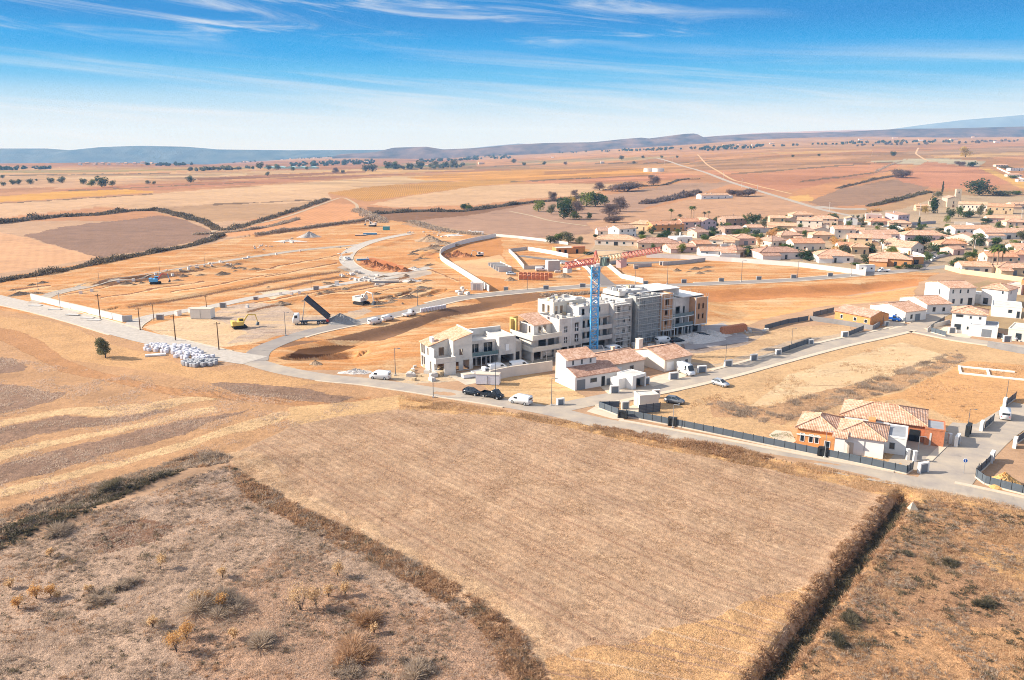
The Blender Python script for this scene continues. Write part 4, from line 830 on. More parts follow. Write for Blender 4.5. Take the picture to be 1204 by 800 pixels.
def roof_hip(x0, x1, y0, y1, h, rise, oh=.45, th=.16):
    x0 -= oh; x1 += oh; y0 -= oh; y1 += oh; w_, d_ = x1 - x0, y1 - y0; z0 = h + .003; z1 = h + rise; mb = MB()
    if w_ >= d_: r0, r1 = (x0 + d_ / 2, (y0 + y1) / 2), (x1 - d_ / 2, (y0 + y1) / 2)
    else: r0, r1 = ((x0 + x1) / 2, y0 + w_ / 2), ((x0 + x1) / 2, y1 - w_ / 2)
    c = [(x0, y0), (x1, y0), (x1, y1), (x0, y1)]; v = [(*k, z0) for k in c] + [(*k, z0 + th) for k in c] + [(*r0, z1 + th), (*r1, z1 + th)]
    f = [(3, 2, 1, 0)] + [(i, (i + 1) % 4, 4 + (i + 1) % 4, 4 + i) for i in range(4)]
    f += ([(4, 5, 9, 8), (5, 6, 9), (6, 7, 8, 9), (7, 4, 8)] if w_ >= d_ else [(4, 5, 8), (5, 6, 9, 8), (6, 7, 9), (7, 4, 8, 9)])
    caps = MB(); e = (0, 0, .05)
    for a, b_ in ([(4, 8), (5, 9), (6, 9), (7, 8), (8, 9)] if w_ >= d_ else [(4, 8), (5, 8), (6, 9), (7, 9), (8, 9)]):
        caps.tube(tuple(np.add(v[a], e)), tuple(np.add(v[b_], e)), .11, .11, 6)
    return mb.add(v, f), caps
def roof_gable(x0, x1, y0, y1, h, rise, axis='x', oh=.4, ohg=.25, th=.16):
    mb = MB(); caps = MB()
    if axis == 'x':
        ym = (y0 + y1) / 2; k = rise / (ym - y0); ze = h - k * oh
        mb.slab([(x0 - ohg, y0 - oh, ze + th), (x1 + ohg, y0 - oh, ze + th), (x1 + ohg, ym, h + rise + th), (x0 - ohg, ym, h + rise + th)], th - .004)
        mb.slab([(x0 - ohg, ym, h + rise + th), (x1 + ohg, ym, h + rise + th), (x1 + ohg, y1 + oh, ze + th), (x0 - ohg, y1 + oh, ze + th)], th - .004)
        caps.tube((x0 - ohg, ym, h + rise + th + .03), (x1 + ohg, ym, h + rise + th + .03), .12)
    else:
        xm = (x0 + x1) / 2; k = rise / (xm - x0); ze = h - k * oh
        mb.slab([(x0 - oh, y0 - ohg, ze + th), (xm, y0 - ohg, h + rise + th), (xm, y1 + ohg, h + rise + th), (x0 - oh, y1 + ohg, ze + th)], th - .004)
        mb.slab([(xm, y0 - ohg, h + rise + th), (x1 + oh, y0 - ohg, ze + th), (x1 + oh, y1 + ohg, ze + th), (xm, y1 + ohg, h + rise + th)], th - .004)
        caps.tube((xm, y0 - ohg, h + rise + th + .03), (xm, y1 + ohg, h + rise + th + .03), .12)
    return mb, caps
def walls_gable(x0, x1, y0, y1, h, rise, axis='x', z0=-.4):
    if axis == 'x': return MB().xprism([(y0, z0), (y1, z0), (y1, h), ((y0 + y1) / 2, h + rise), (y0, h)], x0, x1)
    return MB().yprism([(x0, z0), (x1, z0), (x1, h), ((x0 + x1) / 2, h + rise), (x0, h)], y0, y1)
def body(t, x0, x1, y0, y1, h, roof, wm, tm, rise=None, first=True, mono='y', flatm=None):
    """one volume: wall + roof parts"""
    W_, D_ = x1 - x0, y1 - y0
    if roof == 'flat':
        MB().box(x0, x1, y0, y1, -.4, h).build('wall', wm, t); p = MB()
        p.box(x0 - .06, x1 + .06, y0 - .06, y0 + .2, h + .002, h + .3).box(x0 - .06, x1 + .06, y1 - .2, y1 + .06, h + .002, h + .3).box(x0 - .06, x0 + .2, y0 + .2, y1 - .2, h + .002, h + .3).box(x1 - .2, x1 + .06, y0 + .2, y1 - .2, h + .002, h + .3)
        r = MB().box(x0 + .2, x1 - .2, y0 + .2, y1 - .2, h + .002, h + .12).build('roof', flatm or FLATR, t); p.build('parapet', wm, r); return
    if roof == 'hip':
        r = rise or min(W_, D_) / 2 * .36; MB().box(x0, x1, y0, y1, -.4, h).build('wall', wm, t); mb, caps = roof_hip(x0, x1, y0, y1, h, r)
    elif roof in ('gx', 'gy'):
        a = roof[1]; r = rise or (D_ if a == 'x' else W_) / 2 * .32; walls_gable(x0, x1, y0, y1, h, r, a).build('wall', wm, t); mb, caps = roof_gable(x0, x1, y0, y1, h, r, a)
    else:   # mono pitch: 'mf' low at the front, 'ml' low at the left, 'mr' low at the right
        r = rise or 1.4; oh = .35; th = .16; mb = MB(); caps = None
        if roof == 'mf':
            MB().xprism([(y0, -.4), (y1, -.4), (y1, h + r), (y0, h)], x0, x1).build('wall', wm, t); k = r / D_
            mb.slab([(x0 - .2, y0 - oh, h - k * oh + th), (x1 + .2, y0 - oh, h - k * oh + th), (x1 + .2, y1 + .1, h + r + k * .1 + th), (x0 - .2, y1 + .1, h + r + k * .1 + th)], th - .004)
        else:
            s = roof == 'ml'; ha, hb = (h, h + r) if s else (h + r, h); MB().yprism([(x0, -.4), (x1, -.4), (x1, hb), (x0, ha)], y0, y1).build('wall', wm, t)
            k = r / W_; ka = -k * oh if s else k * .1; kb = k * .1 if s else -k * oh; a_, b_ = (oh, .1) if s else (.1, oh)
            mb.slab([(x0 - a_, y0 - .2, ha + ka + th), (x1 + b_, y0 - .2, hb + kb + th), (x1 + b_, y1 + .2, hb + kb + th), (x0 - a_, y1 + .2, ha + ka + th)], th - .004)
    ro = mb.build('roof', tm, t)
    if caps: caps.build('ridge_tiles', tm, ro)
    return ro
def chimney(t, x, y, z0, z1, m=PEACH, s=.7):
    c = MB().box(x - s / 2, x + s / 2, y - s / 2, y + s / 2, z0, z1).box(x - s / 2 - .1, x + s / 2 + .1, y - s / 2 - .1, y + s / 2 + .1, z1 + .002, z1 + .12); return c.build('chimney', m, t)
def front_of(A_, B_):
    a, b_ = P(*A_), P(*B_); return a, atan2(b_[1] - a[1], b_[0] - a[0]), hypot(b_[0] - a[0], b_[1] - a[1])
def wallop(mb, p0, p1, z0, z1, ops, th=.22):
    """wall from p0 to p1 (outer face on the right-hand side) with true openings [(u0,u1,z0,z1)]; front, back, reveals"""
    p0 = np.array(p0, float); p1 = np.array(p1, float); L_ = np.hypot(*(p1 - p0)); d = (p1 - p0) / L_; n = np.array([d[1], -d[0]])
    us = sorted({0, L_} | {k for o in ops for k in o[:2]}); zs = sorted({z0, z1} | {k for o in ops for k in o[2:]})
    us = [u for u in us if 0 <= u <= L_]; zs = [z for z in zs if z0 <= z <= z1]
    solid = lambda i, j: 0 <= i < len(us) - 1 and 0 <= j < len(zs) - 1 and not any(o[0] <= (us[i] + us[i + 1]) / 2 <= o[1] and o[2] <= (zs[j] + zs[j + 1]) / 2 <= o[3] for o in ops)
    def pt(u, z, k): q = p0 + d * u - n * (th if k else 0); return (q[0], q[1], z)
    for i in range(len(us) - 1):
        for j in range(len(zs) - 1):
            if not solid(i, j): continue
            a, b_, c, e = us[i], us[i + 1], zs[j], zs[j + 1]
            mb.add([pt(a, c, 0), pt(b_, c, 0), pt(b_, e, 0), pt(a, e, 0)], [(0, 1, 2, 3)]); mb.add([pt(a, c, 1), pt(b_, c, 1), pt(b_, e, 1), pt(a, e, 1)], [(3, 2, 1, 0)])
            if not solid(i - 1, j): mb.add([pt(a, c, 0), pt(a, e, 0), pt(a, e, 1), pt(a, c, 1)], [(0, 1, 2, 3)])
            if not solid(i + 1, j): mb.add([pt(b_, c, 0), pt(b_, e, 0), pt(b_, e, 1), pt(b_, c, 1)], [(3, 2, 1, 0)])
            if not solid(i, j - 1): mb.add([pt(a, c, 0), pt(b_, c, 0), pt(b_, c, 1), pt(a, c, 1)], [(3, 2, 1, 0)])
            if not solid(i, j + 1): mb.add([pt(a, e, 0), pt(b_, e, 0), pt(b_, e, 1), pt(a, e, 1)], [(0, 1, 2, 3)])
    return mb
def shell(t, x0, x1, y0, y1, z0, z1, m, fo=(), lo=(), ro=(), roof=True, pm=None, para=.5, floors=(), roofm=None):
    """hollow volume with openings: front, left (measured from the back corner), right (from the front corner)"""
    mb = MB(); wallop(mb, (x0, y0), (x1, y0), z0, z1, list(fo)); wallop(mb, (x0, y1), (x0, y0 + .22), z0, z1, list(lo)); wallop(mb, (x1, y0 + .22), (x1, y1), z0, z1, list(ro)); wallop(mb, (x1 - .22, y1), (x0 + .22, y1), z0, z1, [])
    o = mb.build('wall', m, t)
    sl = MB()
    for z in floors: sl.box(x0 + .22, x1 - .22, y0 + .22, y1 - .22, z - .2, z)
    if floors: sl.build('floor_slab', CONC, t)
    if roof: MB().box(x0 + .22, x1 - .22, y0 + .22, y1 - .22, z1 - para - .2, z1 - para).build('roof', roofm or FLATR, t)
    return o

# ------------------------------------------------------------------ the flats under construction
UX, UY = cos(radians(33.9)), sin(radians(33.9))
fb = thing('apartment_building', 'long block of flats under construction with scaffolding and two brown panels beside the blue crane', 'building', (11.87, 202.93, 0), radians(33.9))
APW = mat('flats_pale_block', (.67, .62, .56), .95, .35, .26); APG = mat('flats_grey_block', (.61, .57, .525), .95, .4, .26); APO = mat('flats_ochre_insulation', (.72, .48, .16), .9, .5, .1); BRN = mat('flats_brown_cladding', (.56, .31, .17), .9, .8, .12); DKC = mat('flats_wet_concrete', (.44, .44, .42), .85, .4, .3)
G3 = [(.5, 2.7, .2, 2.6), (3.1, 4.9, .2, 2.6), (5.4, 7.3, .2, 2.6)]
# left wing: two balconied levels over garages, small tiled top volume
shell(fb, -8, 0, 0.6, 10, -.3, 6.0, APW, [(.8, 3, .1, 2.5), (3.6, 7.2, .1, 2.5), (2.2, 4.6, 3.3, 5.5), (5.3, 7.3, 3.3, 5.3)], [(2, 4, 3.4, 5.4)], (), floors=(3,), para=.0)
shell(fb, -5.6, 0, 3.0, 9.4, 6.01, 8.6, APW, [(1.5, 2.5, 6.3, 8.1), (2.9, 4.1, 6.1, 8.2)], [(4.1, 5.0, 6.3, 8.1)], (), roof=False)
MB().slab([(-5.9, 2.6, 8.62), (.2, 2.6, 8.62), (.2, 9.8, 10.4), (-5.9, 9.8, 10.4)], .18).build('tiled_roof', TILE_A, fb)
for z in (3.0, 6.0):
    b_ = MB().box(-9.2, -.02, -1.6, .58, z - .22, z).box(-9.2, -8.02, .58, 8.5, z - .22, z).build('balcony', CONC, fb)
    MB().box(-9.2, -.02, -1.6, -1.42, z + .002, z + 1.05).box(-9.2, -9.02, -1.42, 8.5, z + .002, z + 1.05).build('parapet', mat('balcony_parapet', (.66, .60, .50), .9, .5, .1), b_)
MB().box(-7.98, -7.7, 7.5, 10.5, 6.0, 9.8).box(-7.7, -5.6, 10.2, 10.5, 6.0, 9.8).box(-9.0, -8.0, 8.6, 8.9, 3.0, 9.6).build('insulated_screen_wall', APO, fb)
MB().box(-9.0, -8.8, -1.2, -1, 0, 2.78).box(-4.6, -4.4, -1.2, -1, 0, 2.78).box(-9.0, -8.8, 4, 4.2, 0, 2.78).build('column', CONC, fb)
# grey projecting front with tall cross windows over three garages
shell(fb, .02, 7.6, -.5, 9, -.3, 10.1, APG, G3 + [(1.6, 2.6, 3.6, 5.2), (1.6, 2.6, 6.4, 8.0), (5.0, 6.3, 3.5, 5.6), (5.0, 6.3, 6.3, 8.6)], [(1, 2, 6.4, 8.2)], (), floors=(3, 6), para=.6)
for x in (2.1, 5.65):
    for z, h_ in ((4.4, 1.5), (7.3, 1.7)): 
        w2 = MB().box(x - .06, x + .06, -.56, -.4, z - h_ / 2, z + h_ / 2).box(x - .5, x + .5, -.55, -.41, z - .06, z + .06); w2.build('window_cross', WHITEP, fb)
MB().box(3.72, 3.84, -.56, -.44, 2.8, 10.05).build('joint_trim', WHITEP, fb)
# upper rear storey
shell(fb, 3.2, 14, 6.4, 13.5, 9.3, 13.1, mat('flats_cream_block', (.66, .60, .50), .95, .8, .12), [(.6, 1.4, 9.8, 12), (2.2, 3.2, 9.8, 12), (4.6, 5.4, 9.8, 12)], [(2, 3.2, 9.8, 12), (4.4, 5.4, 9.8, 12)], (), para=.15)
# recessed middle with balconies
ops = []
for z in (3.3, 6.2): ops += [(.8, 2.2, z, z + 2.1), (3.0, 4.4, z, z + 2.2), (6.2, 7.4, z, z + 2.2), (8.4, 9.8, z, z + 2.2)]
ops += [(1.0, 2, 9.9, 11.6), (3.6, 4.5, 10.2, 11.6), (6.5, 7.4, 10.2, 11.6), (1.2, 4.2, .2, 2.6), (5.6, 9.2, .2, 2.6)]
shell(fb, 7.62, 18.0, 1.2, 12.5, -.3, 12.2, APW, ops, (), (), floors=(3, 6, 9), para=.2)
for z in (3.0, 5.9):
    b_ = MB().box(7.62, 17.98, -.4, 1.18, z - .22, z).build('balcony', CONC, fb); MB().box(7.62, 17.98, -.4, -.28, z + .002, z + .95).build('parapet', APW, b_)
MB().box(7.62, 18.2, .3, 1.18, 8.9, 9.1).build('string_course', CONC, fb)
# slender tower, stair core, scaffolded corner
shell(fb, 18.02, 23.4, -.6, 11, -.3, 12.2, APG, [(1.4, 2.4, 9.9, 11.2), (3.4, 4.4, 3.6, 5), (1, 3.6, .2, 2.6), (3.4, 4.3, 6.6, 7.8)], [(8, 9, 9.9, 11)], (), floors=(3, 6, 9), para=.5)
ops = [(a, a + .75, z, z + 1.7) for a in (.4, 1.7) for z in (.3, 3.3, 6.2, 9.0)]
shell(fb, 23.42, 26.2, 1.0, 11, -.3, 12.8, APW, ops, (), (), floors=(3, 6, 9), para=.3)
shell(fb, 26.22, 35, -.4, 11.5, -.3, 13.4, DKC, [(1, 3, .3, 2.6), (4, 6, .3, 2.6), (6.6, 8.2, .3, 2.6), (2.4, 3.4, 9.9, 12)], (), (), floors=(3, 6, 9), para=.4)
MB().box(24.0, 34.5, 4, 11, 13.0, 14.2).build('roof_upstand', APW, fb)
# brown panelled ends and the balconied bay between them
shell(fb, 35.02, 39.5, -1.2, 12, 2.9, 13.2, BRN, [(1.6, 2.9, 10, 11.8), (1.6, 2.7, 7.2, 8.9), (1.6, 2.7, 4.4, 6)], (), (), floors=(6, 9), para=.3)
for m_ in (MB().box(34.98, 35.22, -1.32, -1.21, 2.7, 13.25).box(39.3, 39.54, -1.32, -1.21, 2.7, 13.25).box(35.23, 39.29, -1.32, -1.21, 2.7, 3.0),): m_.build('white_band', WHITEP, fb)
ops = []
for z in (3.3, 6.2): ops += [(.4, 1.6, z, z + 2.1), (4.0, 5.8, z, z + 2.2), (7.0, 7.8, z, z + 2)]
shell(fb, 39.52, 49, 1.6, 12, 2.9, 10.9, APG, ops, (), (), floors=(6,), para=.2)
for z in (3.0, 5.9):
    b_ = MB().box(39.52, 48.98, -.5, 1.58, z - .22, z).build('balcony', WHITE, fb); MB().box(39.6, 48.9, -.42, -.36, z + .002, z + .95).build('parapet', mat('glass_parapet', (.14, .20, .22), .2, 1, .1), b_)
for x in (41.5, 44.6, 47): MB().box(x, x + .2, -.3, -.1, 0, 2.78).box(x, x + .2, -.3, -.1, 3.0, 5.68).build('column', WHITE, fb)
shell(fb, 39.6, 47.5, 4.5, 11.5, 10.92, 13.4, APG, (), (), (), para=.1)
shell(fb, 49.02, 54, -.8, 12, 2.9, 10.8, BRN, [(1.2, 1.9, 7.4, 9), (2.9, 3.6, 7.4, 9), (1.2, 1.9, 4.4, 6), (2.9, 3.6, 4.4, 6)], (), (), floors=(6,), para=.2)
MB().box(48.98, 49.2, -.92, -.81, 2.7, 10.85).box(53.8, 54.04, -.92, -.81, 2.7, 10.85).box(49.21, 53.79, -.92, -.81, 2.7, 2.95).build('white_band', WHITEP, fb)
ops = [(a, a + 2.2, .3, 2.5) for a in (.6, 3.4, 6.2, 9.0, 11.8, 14.8)]
shell(fb, 35.02, 53.5, .6, 11.8, -.3, 2.89, DKC, ops, (), (), roof=False)
MB().box(34, 54.4, -.2, 12.6, 13.62, 13.8).box(36, 52, 1.5, 12.4, 10.82, 10.9).build('white_roof_slab', WHITE, fb) if False else MB().box(45.5, 54.3, 1.0, 12.3, 10.95, 11.15).build('white_roof_slab', WHITE, fb)
MB().box(30, 46.5, 3.0, 12.6, 13.45, 13.62).build('white_roof_slab', WHITE, fb)
for i in range(132):   # loose shuttering and blocks lying on the roof decks
    x, y, z = [(random.uniform(8, 17.6), random.uniform(2, 12), 12.02), (random.uniform(27, 34.6), random.uniform(.3, 3.8), 13.02), (random.uniform(24.3, 34), random.uniform(4.3, 10.8), 14.2), (random.uniform(3.5, 13.5), random.uniform(6.8, 13), 12.96), (random.uniform(18.4, 23), random.uniform(0, 10), 11.72), (random.uniform(.4, 7.2), random.uniform(.2, 6), 9.52)][i % 6]
    s = (random.uniform(.5, 2.2), random.uniform(.3, .9), random.uniform(.15, .8)); MB().cbox((x, y, z + s[2] / 2 + .01), s, random.uniform(0, 3)).build('shuttering', random.choice([WHITE, BLOCKW, WOODP, CONC, CONCD, STEEL]), fb)
sc = MB()
def scaffold(mb, x0, x1, y, z1, nb, nl, deep=.9):
    for i in range(nb + 1):
        x = x0 + (x1 - x0) * i / nb
        for q in (y, y - deep): mb.tube((x, q, 0), (x, q, z1), .07, None, 4)
    for j in range(1, nl + 1):
        z = z1 * j / (nl + .3)
        mb.box(x0, x1, y - deep - .05, y - .1, z - .14, z); mb.tube((x0, y - deep, z + 1), (x1, y - deep, z + 1), .06, None, 4); mb.tube((x0, y - deep, z + .5), (x1, y - deep, z + .5), .04, None, 4)
scaffold(sc, 18.2, 23.3, -.7, 12.6, 3, 6); scaffold(sc, 26.4, 34.6, -.6, 13.6, 5, 7); scaffold(sc, 35.1, 39.4, -1.4, 13, 2, 4)
SCM = mat('scaffold_pale', (.60, .58, .54), .7, 2, .15); sc.build('scaffold_frame', SCM, fb); sc2 = MB()
for z in (2, 4, 6, 8, 10): sc2.box(54.2, 55, 0, 11, z - .04, z)
for y in (0, 3.6, 7.2, 11):
    for x in (54.15, 55.05): sc2.tube((x, y, 0), (x, y, 11.6), .045, None, 4)
o = sc2.build('scaffold_frame', SCM, fb)
net = MB().box(26.4, 34.6, -1.62, -1.6, .4, 12.8).box(26.2, 26.22, -1.6, 2, .5, 12); 
nm = bpy.data.materials.new('scaffold_net'); nm.use_nodes = True; k = nm.node_tree; bb_ = k.nodes['Principled BSDF']; bb_.inputs['Base Color'].default_value = (.36, .40, .42, 1); bb_.inputs['Alpha'].default_value = .14; bb_.inputs['Roughness'].default_value = .8
net.build('scaffold_net', nm, fb)

# ------------------------------------------------------------------ tower crane
cr = thing('tower_crane', 'blue lattice tower crane with a red and cream jib over the flats', 'crane', (21.3, 204.8, 0))
m = MB(); H_ = 23.4; hw = .95
for sx in (-1, 1):
    for sy in (-1, 1): m.tube((sx * hw, sy * hw, 0), (sx * hw, sy * hw, H_), .15, None, 5)
n = 16
for i in range(n):
    z0, z1 = H_ * i / n, H_ * (i + 1) / n
    for a, b_ in (((-hw, -hw), (hw, -hw)), ((hw, -hw), (hw, hw)), ((hw, hw), (-hw, hw)), ((-hw, hw), (-hw, -hw))):
        if i % 2: a, b_ = b_, a
        m.tube((*a, z0), (*b_, z1), .09, None, 4); m.tube((*a, z1), (*b_, z1), .08, None, 4)
m.build('mast', BLUEP, cr); MB().box(-2.6, 2.6, -2.6, -2.3, -.2, 2.2).box(-2.6, 2.6, 2.3, 2.6, -.2, 2.2).box(-2.6, -2.3, -2.3, 2.3, -.2, 2.2).box(2.3, 2.6, -2.3, 2.3, -.2, 2.2).box(-2.3, 2.3, -2.3, 2.3, -.2, .9).build('ballast_base', BLOCKW, cr)
MB().tube((0, 0, H_), (0, 0, H_ + .7), 1.15, None, 10).build('slewing_ring', WHITEP, cr)
JA = radians(48)
def jp(s, o, z): return (s * cos(JA) - o * sin(JA), s * sin(JA) + o * cos(JA), z)
def lattice(mb, s0, s1, n, wd, z, ht, r=.09):
    for o in (-wd / 2, wd / 2): mb.tube(jp(s0, o, z), jp(s1, o, z), r * 1.3, None, 5)
    mb.tube(jp(s0, 0, z + ht), jp(s1, 0, z + ht), r * 1.3, None, 5)
    for i in range(n):
        a, b_ = s0 + (s1 - s0) * i / n, s0 + (s1 - s0) * (i + 1) / n; c = (a + b_) / 2
        for o in (-wd / 2, wd / 2): mb.tube(jp(a, o, z), jp(c, 0, z + ht), r, None, 4); mb.tube(jp(c, 0, z + ht), jp(b_, o, z), r, None, 4)
        mb.tube(jp(a, -wd / 2, z), jp(b_, wd / 2, z), r, None, 4)
    return mb
zj = H_ + .9
CRJ = mat('cream_crane_paint', (.72, .58, .38), .5, 1, .08); REDJ = mat('red_crane_paint', (.66, .20, .15), .5, 1, .08)
lattice(MB(), 1.2, 11.5, 7, 1.3, zj, 1.5).build('cream_jib_section', CRJ, cr); lattice(MB(), 11.5, 31, 12, 1.3, zj, 1.5).build('red_jib_section', REDJ, cr)
m = lattice(MB(), -1.0, -12.5, 7, 1.5, zj, 1.3, .12); m.build('counter_jib', REDJ, cr)
m = MB()
for o in (-.6, .6): m.tube(jp(-.7, o, zj), jp(0, 0, zj + 3.2), .14, None, 5); m.tube(jp(.7, o, zj), jp(0, 0, zj + 3.2), .14, None, 5)
m.build('apex', REDJ, cr); c_ = MB().cbox(jp(1.9, -1.5, zj + .3), (2.0, 1.5, 2.1), JA).build('cab', mat('cab_green_grey', (.16, .22, .19), .5, 1, .1), cr); MB().cbox(jp(2.3, -2.27, zj + .6), (1.1, .04, 1.0), JA).build('window', GLASS, c_)
MB().cbox(jp(11.5, 0, zj - 1.2), (2.6, 1.6, 2.2), JA).build('trolley_block', mat('trolley_pink', (.62, .35, .32), .6, 1, .1), cr); MB().cbox(jp(-11.6, 0, zj - .6), (1.8, 1.4, 1.2), JA).build('counterweight', CONC, cr)
MB().path([jp(-11, 0, zj + 1.3), jp(0, 0, zj + 3.2), jp(16, 0, zj + 1.5)], .05, 4).build('tie_cable', STEEL, cr)
MB().tube(jp(11.5, 0, zj - 2.3), jp(11.5, 0, zj - 4.5), .06, None, 4).build('hook_rope', BLACKM, cr)

# ------------------------------------------------------------------ the pale villa under construction, left of the flats
lb = thing('villa', 'pale two storey villa shell with slanted tiled roof and a row of garages', 'building', (-18.6, 186.6, 0), radians(27))
VP = mat('villa_pale_block', (.68, .63, .56), .95, .35, .22); VG = mat('villa_grey_block', (.63, .58, .52), .95, .4, .24)
wl = MB(); wallop(wl, (0, 9), (0, 0), -.3, 6.1, [(.5, 1.6, .4, 2.9), (1.9, 3.0, .4, 2.9), (.5, 1.6, 3.5, 5.9), (1.9, 3.0, 3.5, 5.9), (4.6, 5.5, 3.8, 5.6), (6.3, 7.2, .3, 2.6)])
wallop(wl, (.22, 0), (5, 0), -.3, 3.4, [(.6, 2.6, .1, 2.7), (3.2, 4.2, .1, 2.3)]); wallop(wl, (5, 0), (10, 0), -.3, 6.3, [(1.6, 2.5, 3.9, 5.4), (.6, 1.4, .1, 2.3), (2.6, 4.2, .1, 2.6)])
wallop(wl, (.22, 3.0), (5, 3.0), 3.4, 6.3, [(2.2, 3.6, 3.5, 5.6)]); wallop(wl, (5, 3.0), (5, .22), 3.4, 7.5, []); wallop(wl, (10, .22), (10, 9), -.3, 9.0, []); wallop(wl, (9.78, 9), (.22, 9), -.3, 6.2, [])
wl.build('wall', VP, lb)
MB().yprism([(5, 6.31), (10, 6.31), (10, 9.0), (5, 7.55)], 0, .22).build('gable_wall', VP, lb); MB().yprism([(.22, 6.31), (5, 6.31), (5, 7.5), (.22, 6.15)], 3.0, 3.2).build('gable_wall', VP, lb)
r = MB(); r.slab([(-.3, 3.0, 6.2), (5, 3.0, 7.72), (5, 9.4, 7.72), (-.3, 9.4, 6.2)], .16); r.slab([(5.004, -.25, 7.72), (10.2, -.25, 9.2), (10.2, 9.4, 9.2), (5.004, 9.4, 7.72)], .16)
ro_ = r.build('roof', TILE_D, lb); MB().box(10.0, 10.3, -.3, 9.5, 9.05, 9.4).build('verge', WHITE, ro_)
MB().box(.3, 4.9, .24, 2.98, 3.2, 3.4).build('terrace_floor', CONC, lb); MB().box(-.5, 4.6, -2.4, -.02, 3.0, 3.2).build('balcony', CONC, lb).parent = lb
MB().box(-.5, 4.6, -2.4, -2.2, 3.202, 4.3).box(-.5, -.3, -2.2, 0, 3.202, 4.3).box(4.4, 4.6, -2.2, -.02, 3.202, 4.3).build('balcony_parapet', VP, lb); MB().box(1.6, 4.6, -2.4, -2.1, -.2, 2.99).box(4.35, 4.6, -2.1, -.02, -.2, 2.99).build('porch_wall', VP, lb)
MB().box(1.3, 1.9, 4.4, 6.0, 6.6, 7.9).build('roof_light', WHITE, ro_)
shell(lb, 10.02, 17.4, 2.4, 9, -.3, 6.4, VG, [(.6, 2.8, 3.4, 5.6), (4.2, 6.6, 3.3, 5.7), (.3, 1.9, .1, 2.6), (2.4, 4.6, .1, 2.6), (5.1, 7.1, .1, 2.6)], (), (), floors=(3,), para=.5)
for x0 in (11.7, 15.4):
    MB().box(x0 - .9, x0 + .9, 2.62, 2.68, 3.4, 5.5).build('window', GLASS, lb); MB().box(x0 - .04, x0 + .04, 2.52, 2.6, 3.4, 5.5).build('mullion', WHITEP, lb)
b_ = MB().box(10.02, 17.38, .4, 2.38, 2.75, 3.0).build('balcony', CONC, lb); MB().box(10.1, 17.3, .45, .55, 3.002, 3.9).build('railing', mat('glass_rail', (.10, .17, .18), .2, 1, .1), b_)
for x in (10.2, 12.6, 15.0, 17.2): MB().box(x, x + .22, .5, .72, -.2, 2.74).build('column', VP, lb)
shell(lb, 17.42, 22, .2, 9.5, -.3, 7.2, VG, [(1.7, 2.7, 3.6, 5.2), (.4, 4.0, .1, 2.6)], (), (), floors=(3,), para=.4); MB().box(19.15, 20.1, .1, .19, 3.6, 5.2).build('window', WHITEP, lb)
MB().box(22.02, 24.6, 2, 9, -.3, 5.2).build('side_wing', VG, lb); MB().box(22.9, 24.0, 1.94, 2.0, .1, 2.5).build('door', CARDARK, lb)
MB().slab([(10.3, 3, 6.42), (17.4, 3, 6.42), (22, 4, 8.0), (22, 12, 8.0), (10.3, 9.2, 6.9)], .2).build('flat_roof', mat('roof_screed', (.72, .62, .52), .9, .4, .12), lb) if False else MB().box(10.2, 22, 8.7, 9.4, 6.42, 8.0).build('roof_parapet', VP, lb)

# ------------------------------------------------------------------ white tiled houses by the road branch
a = P(676, 459.5)
ha = thing('house', 'white two level house with stepped tiled roofs and a bright blank side wall', 'house', a, radians(29), )
MB().xprism([(0, -.4), (8.2, -.4), (8.2, 6.9), (7.4, 7.1), (4.0, 6.0), (4.0, 4.3), (0, 3.05)], 0, .35).build('side_wall', WHITE, ha)
MB().xprism([(.0, -.4), (8.2, -.4), (8.2, 3.6), (4.0, 4.2), (0, 3.0)], .352, 12).build('wall', WHITE, ha); MB().box(.352, 8.4, 4.0, 8.2, 4.21, 6.0).build('upper_wall', WHITE, ha)
MB().slab([(.36, -.35, 3.13), (12.2, -.35, 3.13), (12.2, 4.0, 4.42), (.36, 4.0, 4.42)], .16).build('lower_roof', TILE_B, ha); MB().slab([(.36, 3.65, 6.06), (8.6, 3.65, 6.06), (8.6, 8.4, 7.4), (.36, 8.4, 7.4)], .16).build('upper_roof', TILE_A, ha); MB().slab([(8.6, 4.0, 4.43), (12.2, 4.0, 4.43), (12.2, 8.4, 4.0), (8.6, 8.4, 4.0)], .16).build('rear_roof', TILE_B, ha)
for x in (2.0, 4.4, 6.8): pane_window(ha, ('f', 4.0), (x, 5.2), .5, 1.1, SHUT)
panel(ha, ('f', 0), (1.6, 1.15), 2.2, 2.3, SHUT, 'garage_door'); pane_window(ha, ('f', 0), (5.0, 1.75), 1.8, 1.0, SHUT); panel(ha, ('f', 0), (7.6, 1.15), .9, 2.3, BLACKM, 'door'); panel(ha, ('f', 0), (9.9, .8), 2.6, 1.6, SHUT, 'gate')
MB().box(12.4, 12.8, -.4, 0, -.3, 2.6).build('gate_pillar', WHITE, ha)
a = P(702, 448)
hb = thing('house', 'house with a wide salmon tiled roof between the white split-roof house and the chimney house', 'house', (20.6, 181.6, 0), radians(33))
body(hb, 0, 13.6, 0, 11, 3.1, 'gx', CREAM, TILE_A, 1.5); panel(hb, ('f', 0), (5.2, 1.1), 2.4, 2.2, WHITEP, 'garage_door'); pane_window(hb, ('f', 0), (9.6, 1.5), 1.2, 1.2, SHUT); pane_window(hb, ('l', 0), (3, 1.5), 1, 1.2, SHUT); chimney(hb, 9, 6.4, 4.2, 5.4)
hc = thing('garage', 'white flat roofed garage volume with an open front between two driveways', 'garage', (26.9, 173.6, 0), radians(40))
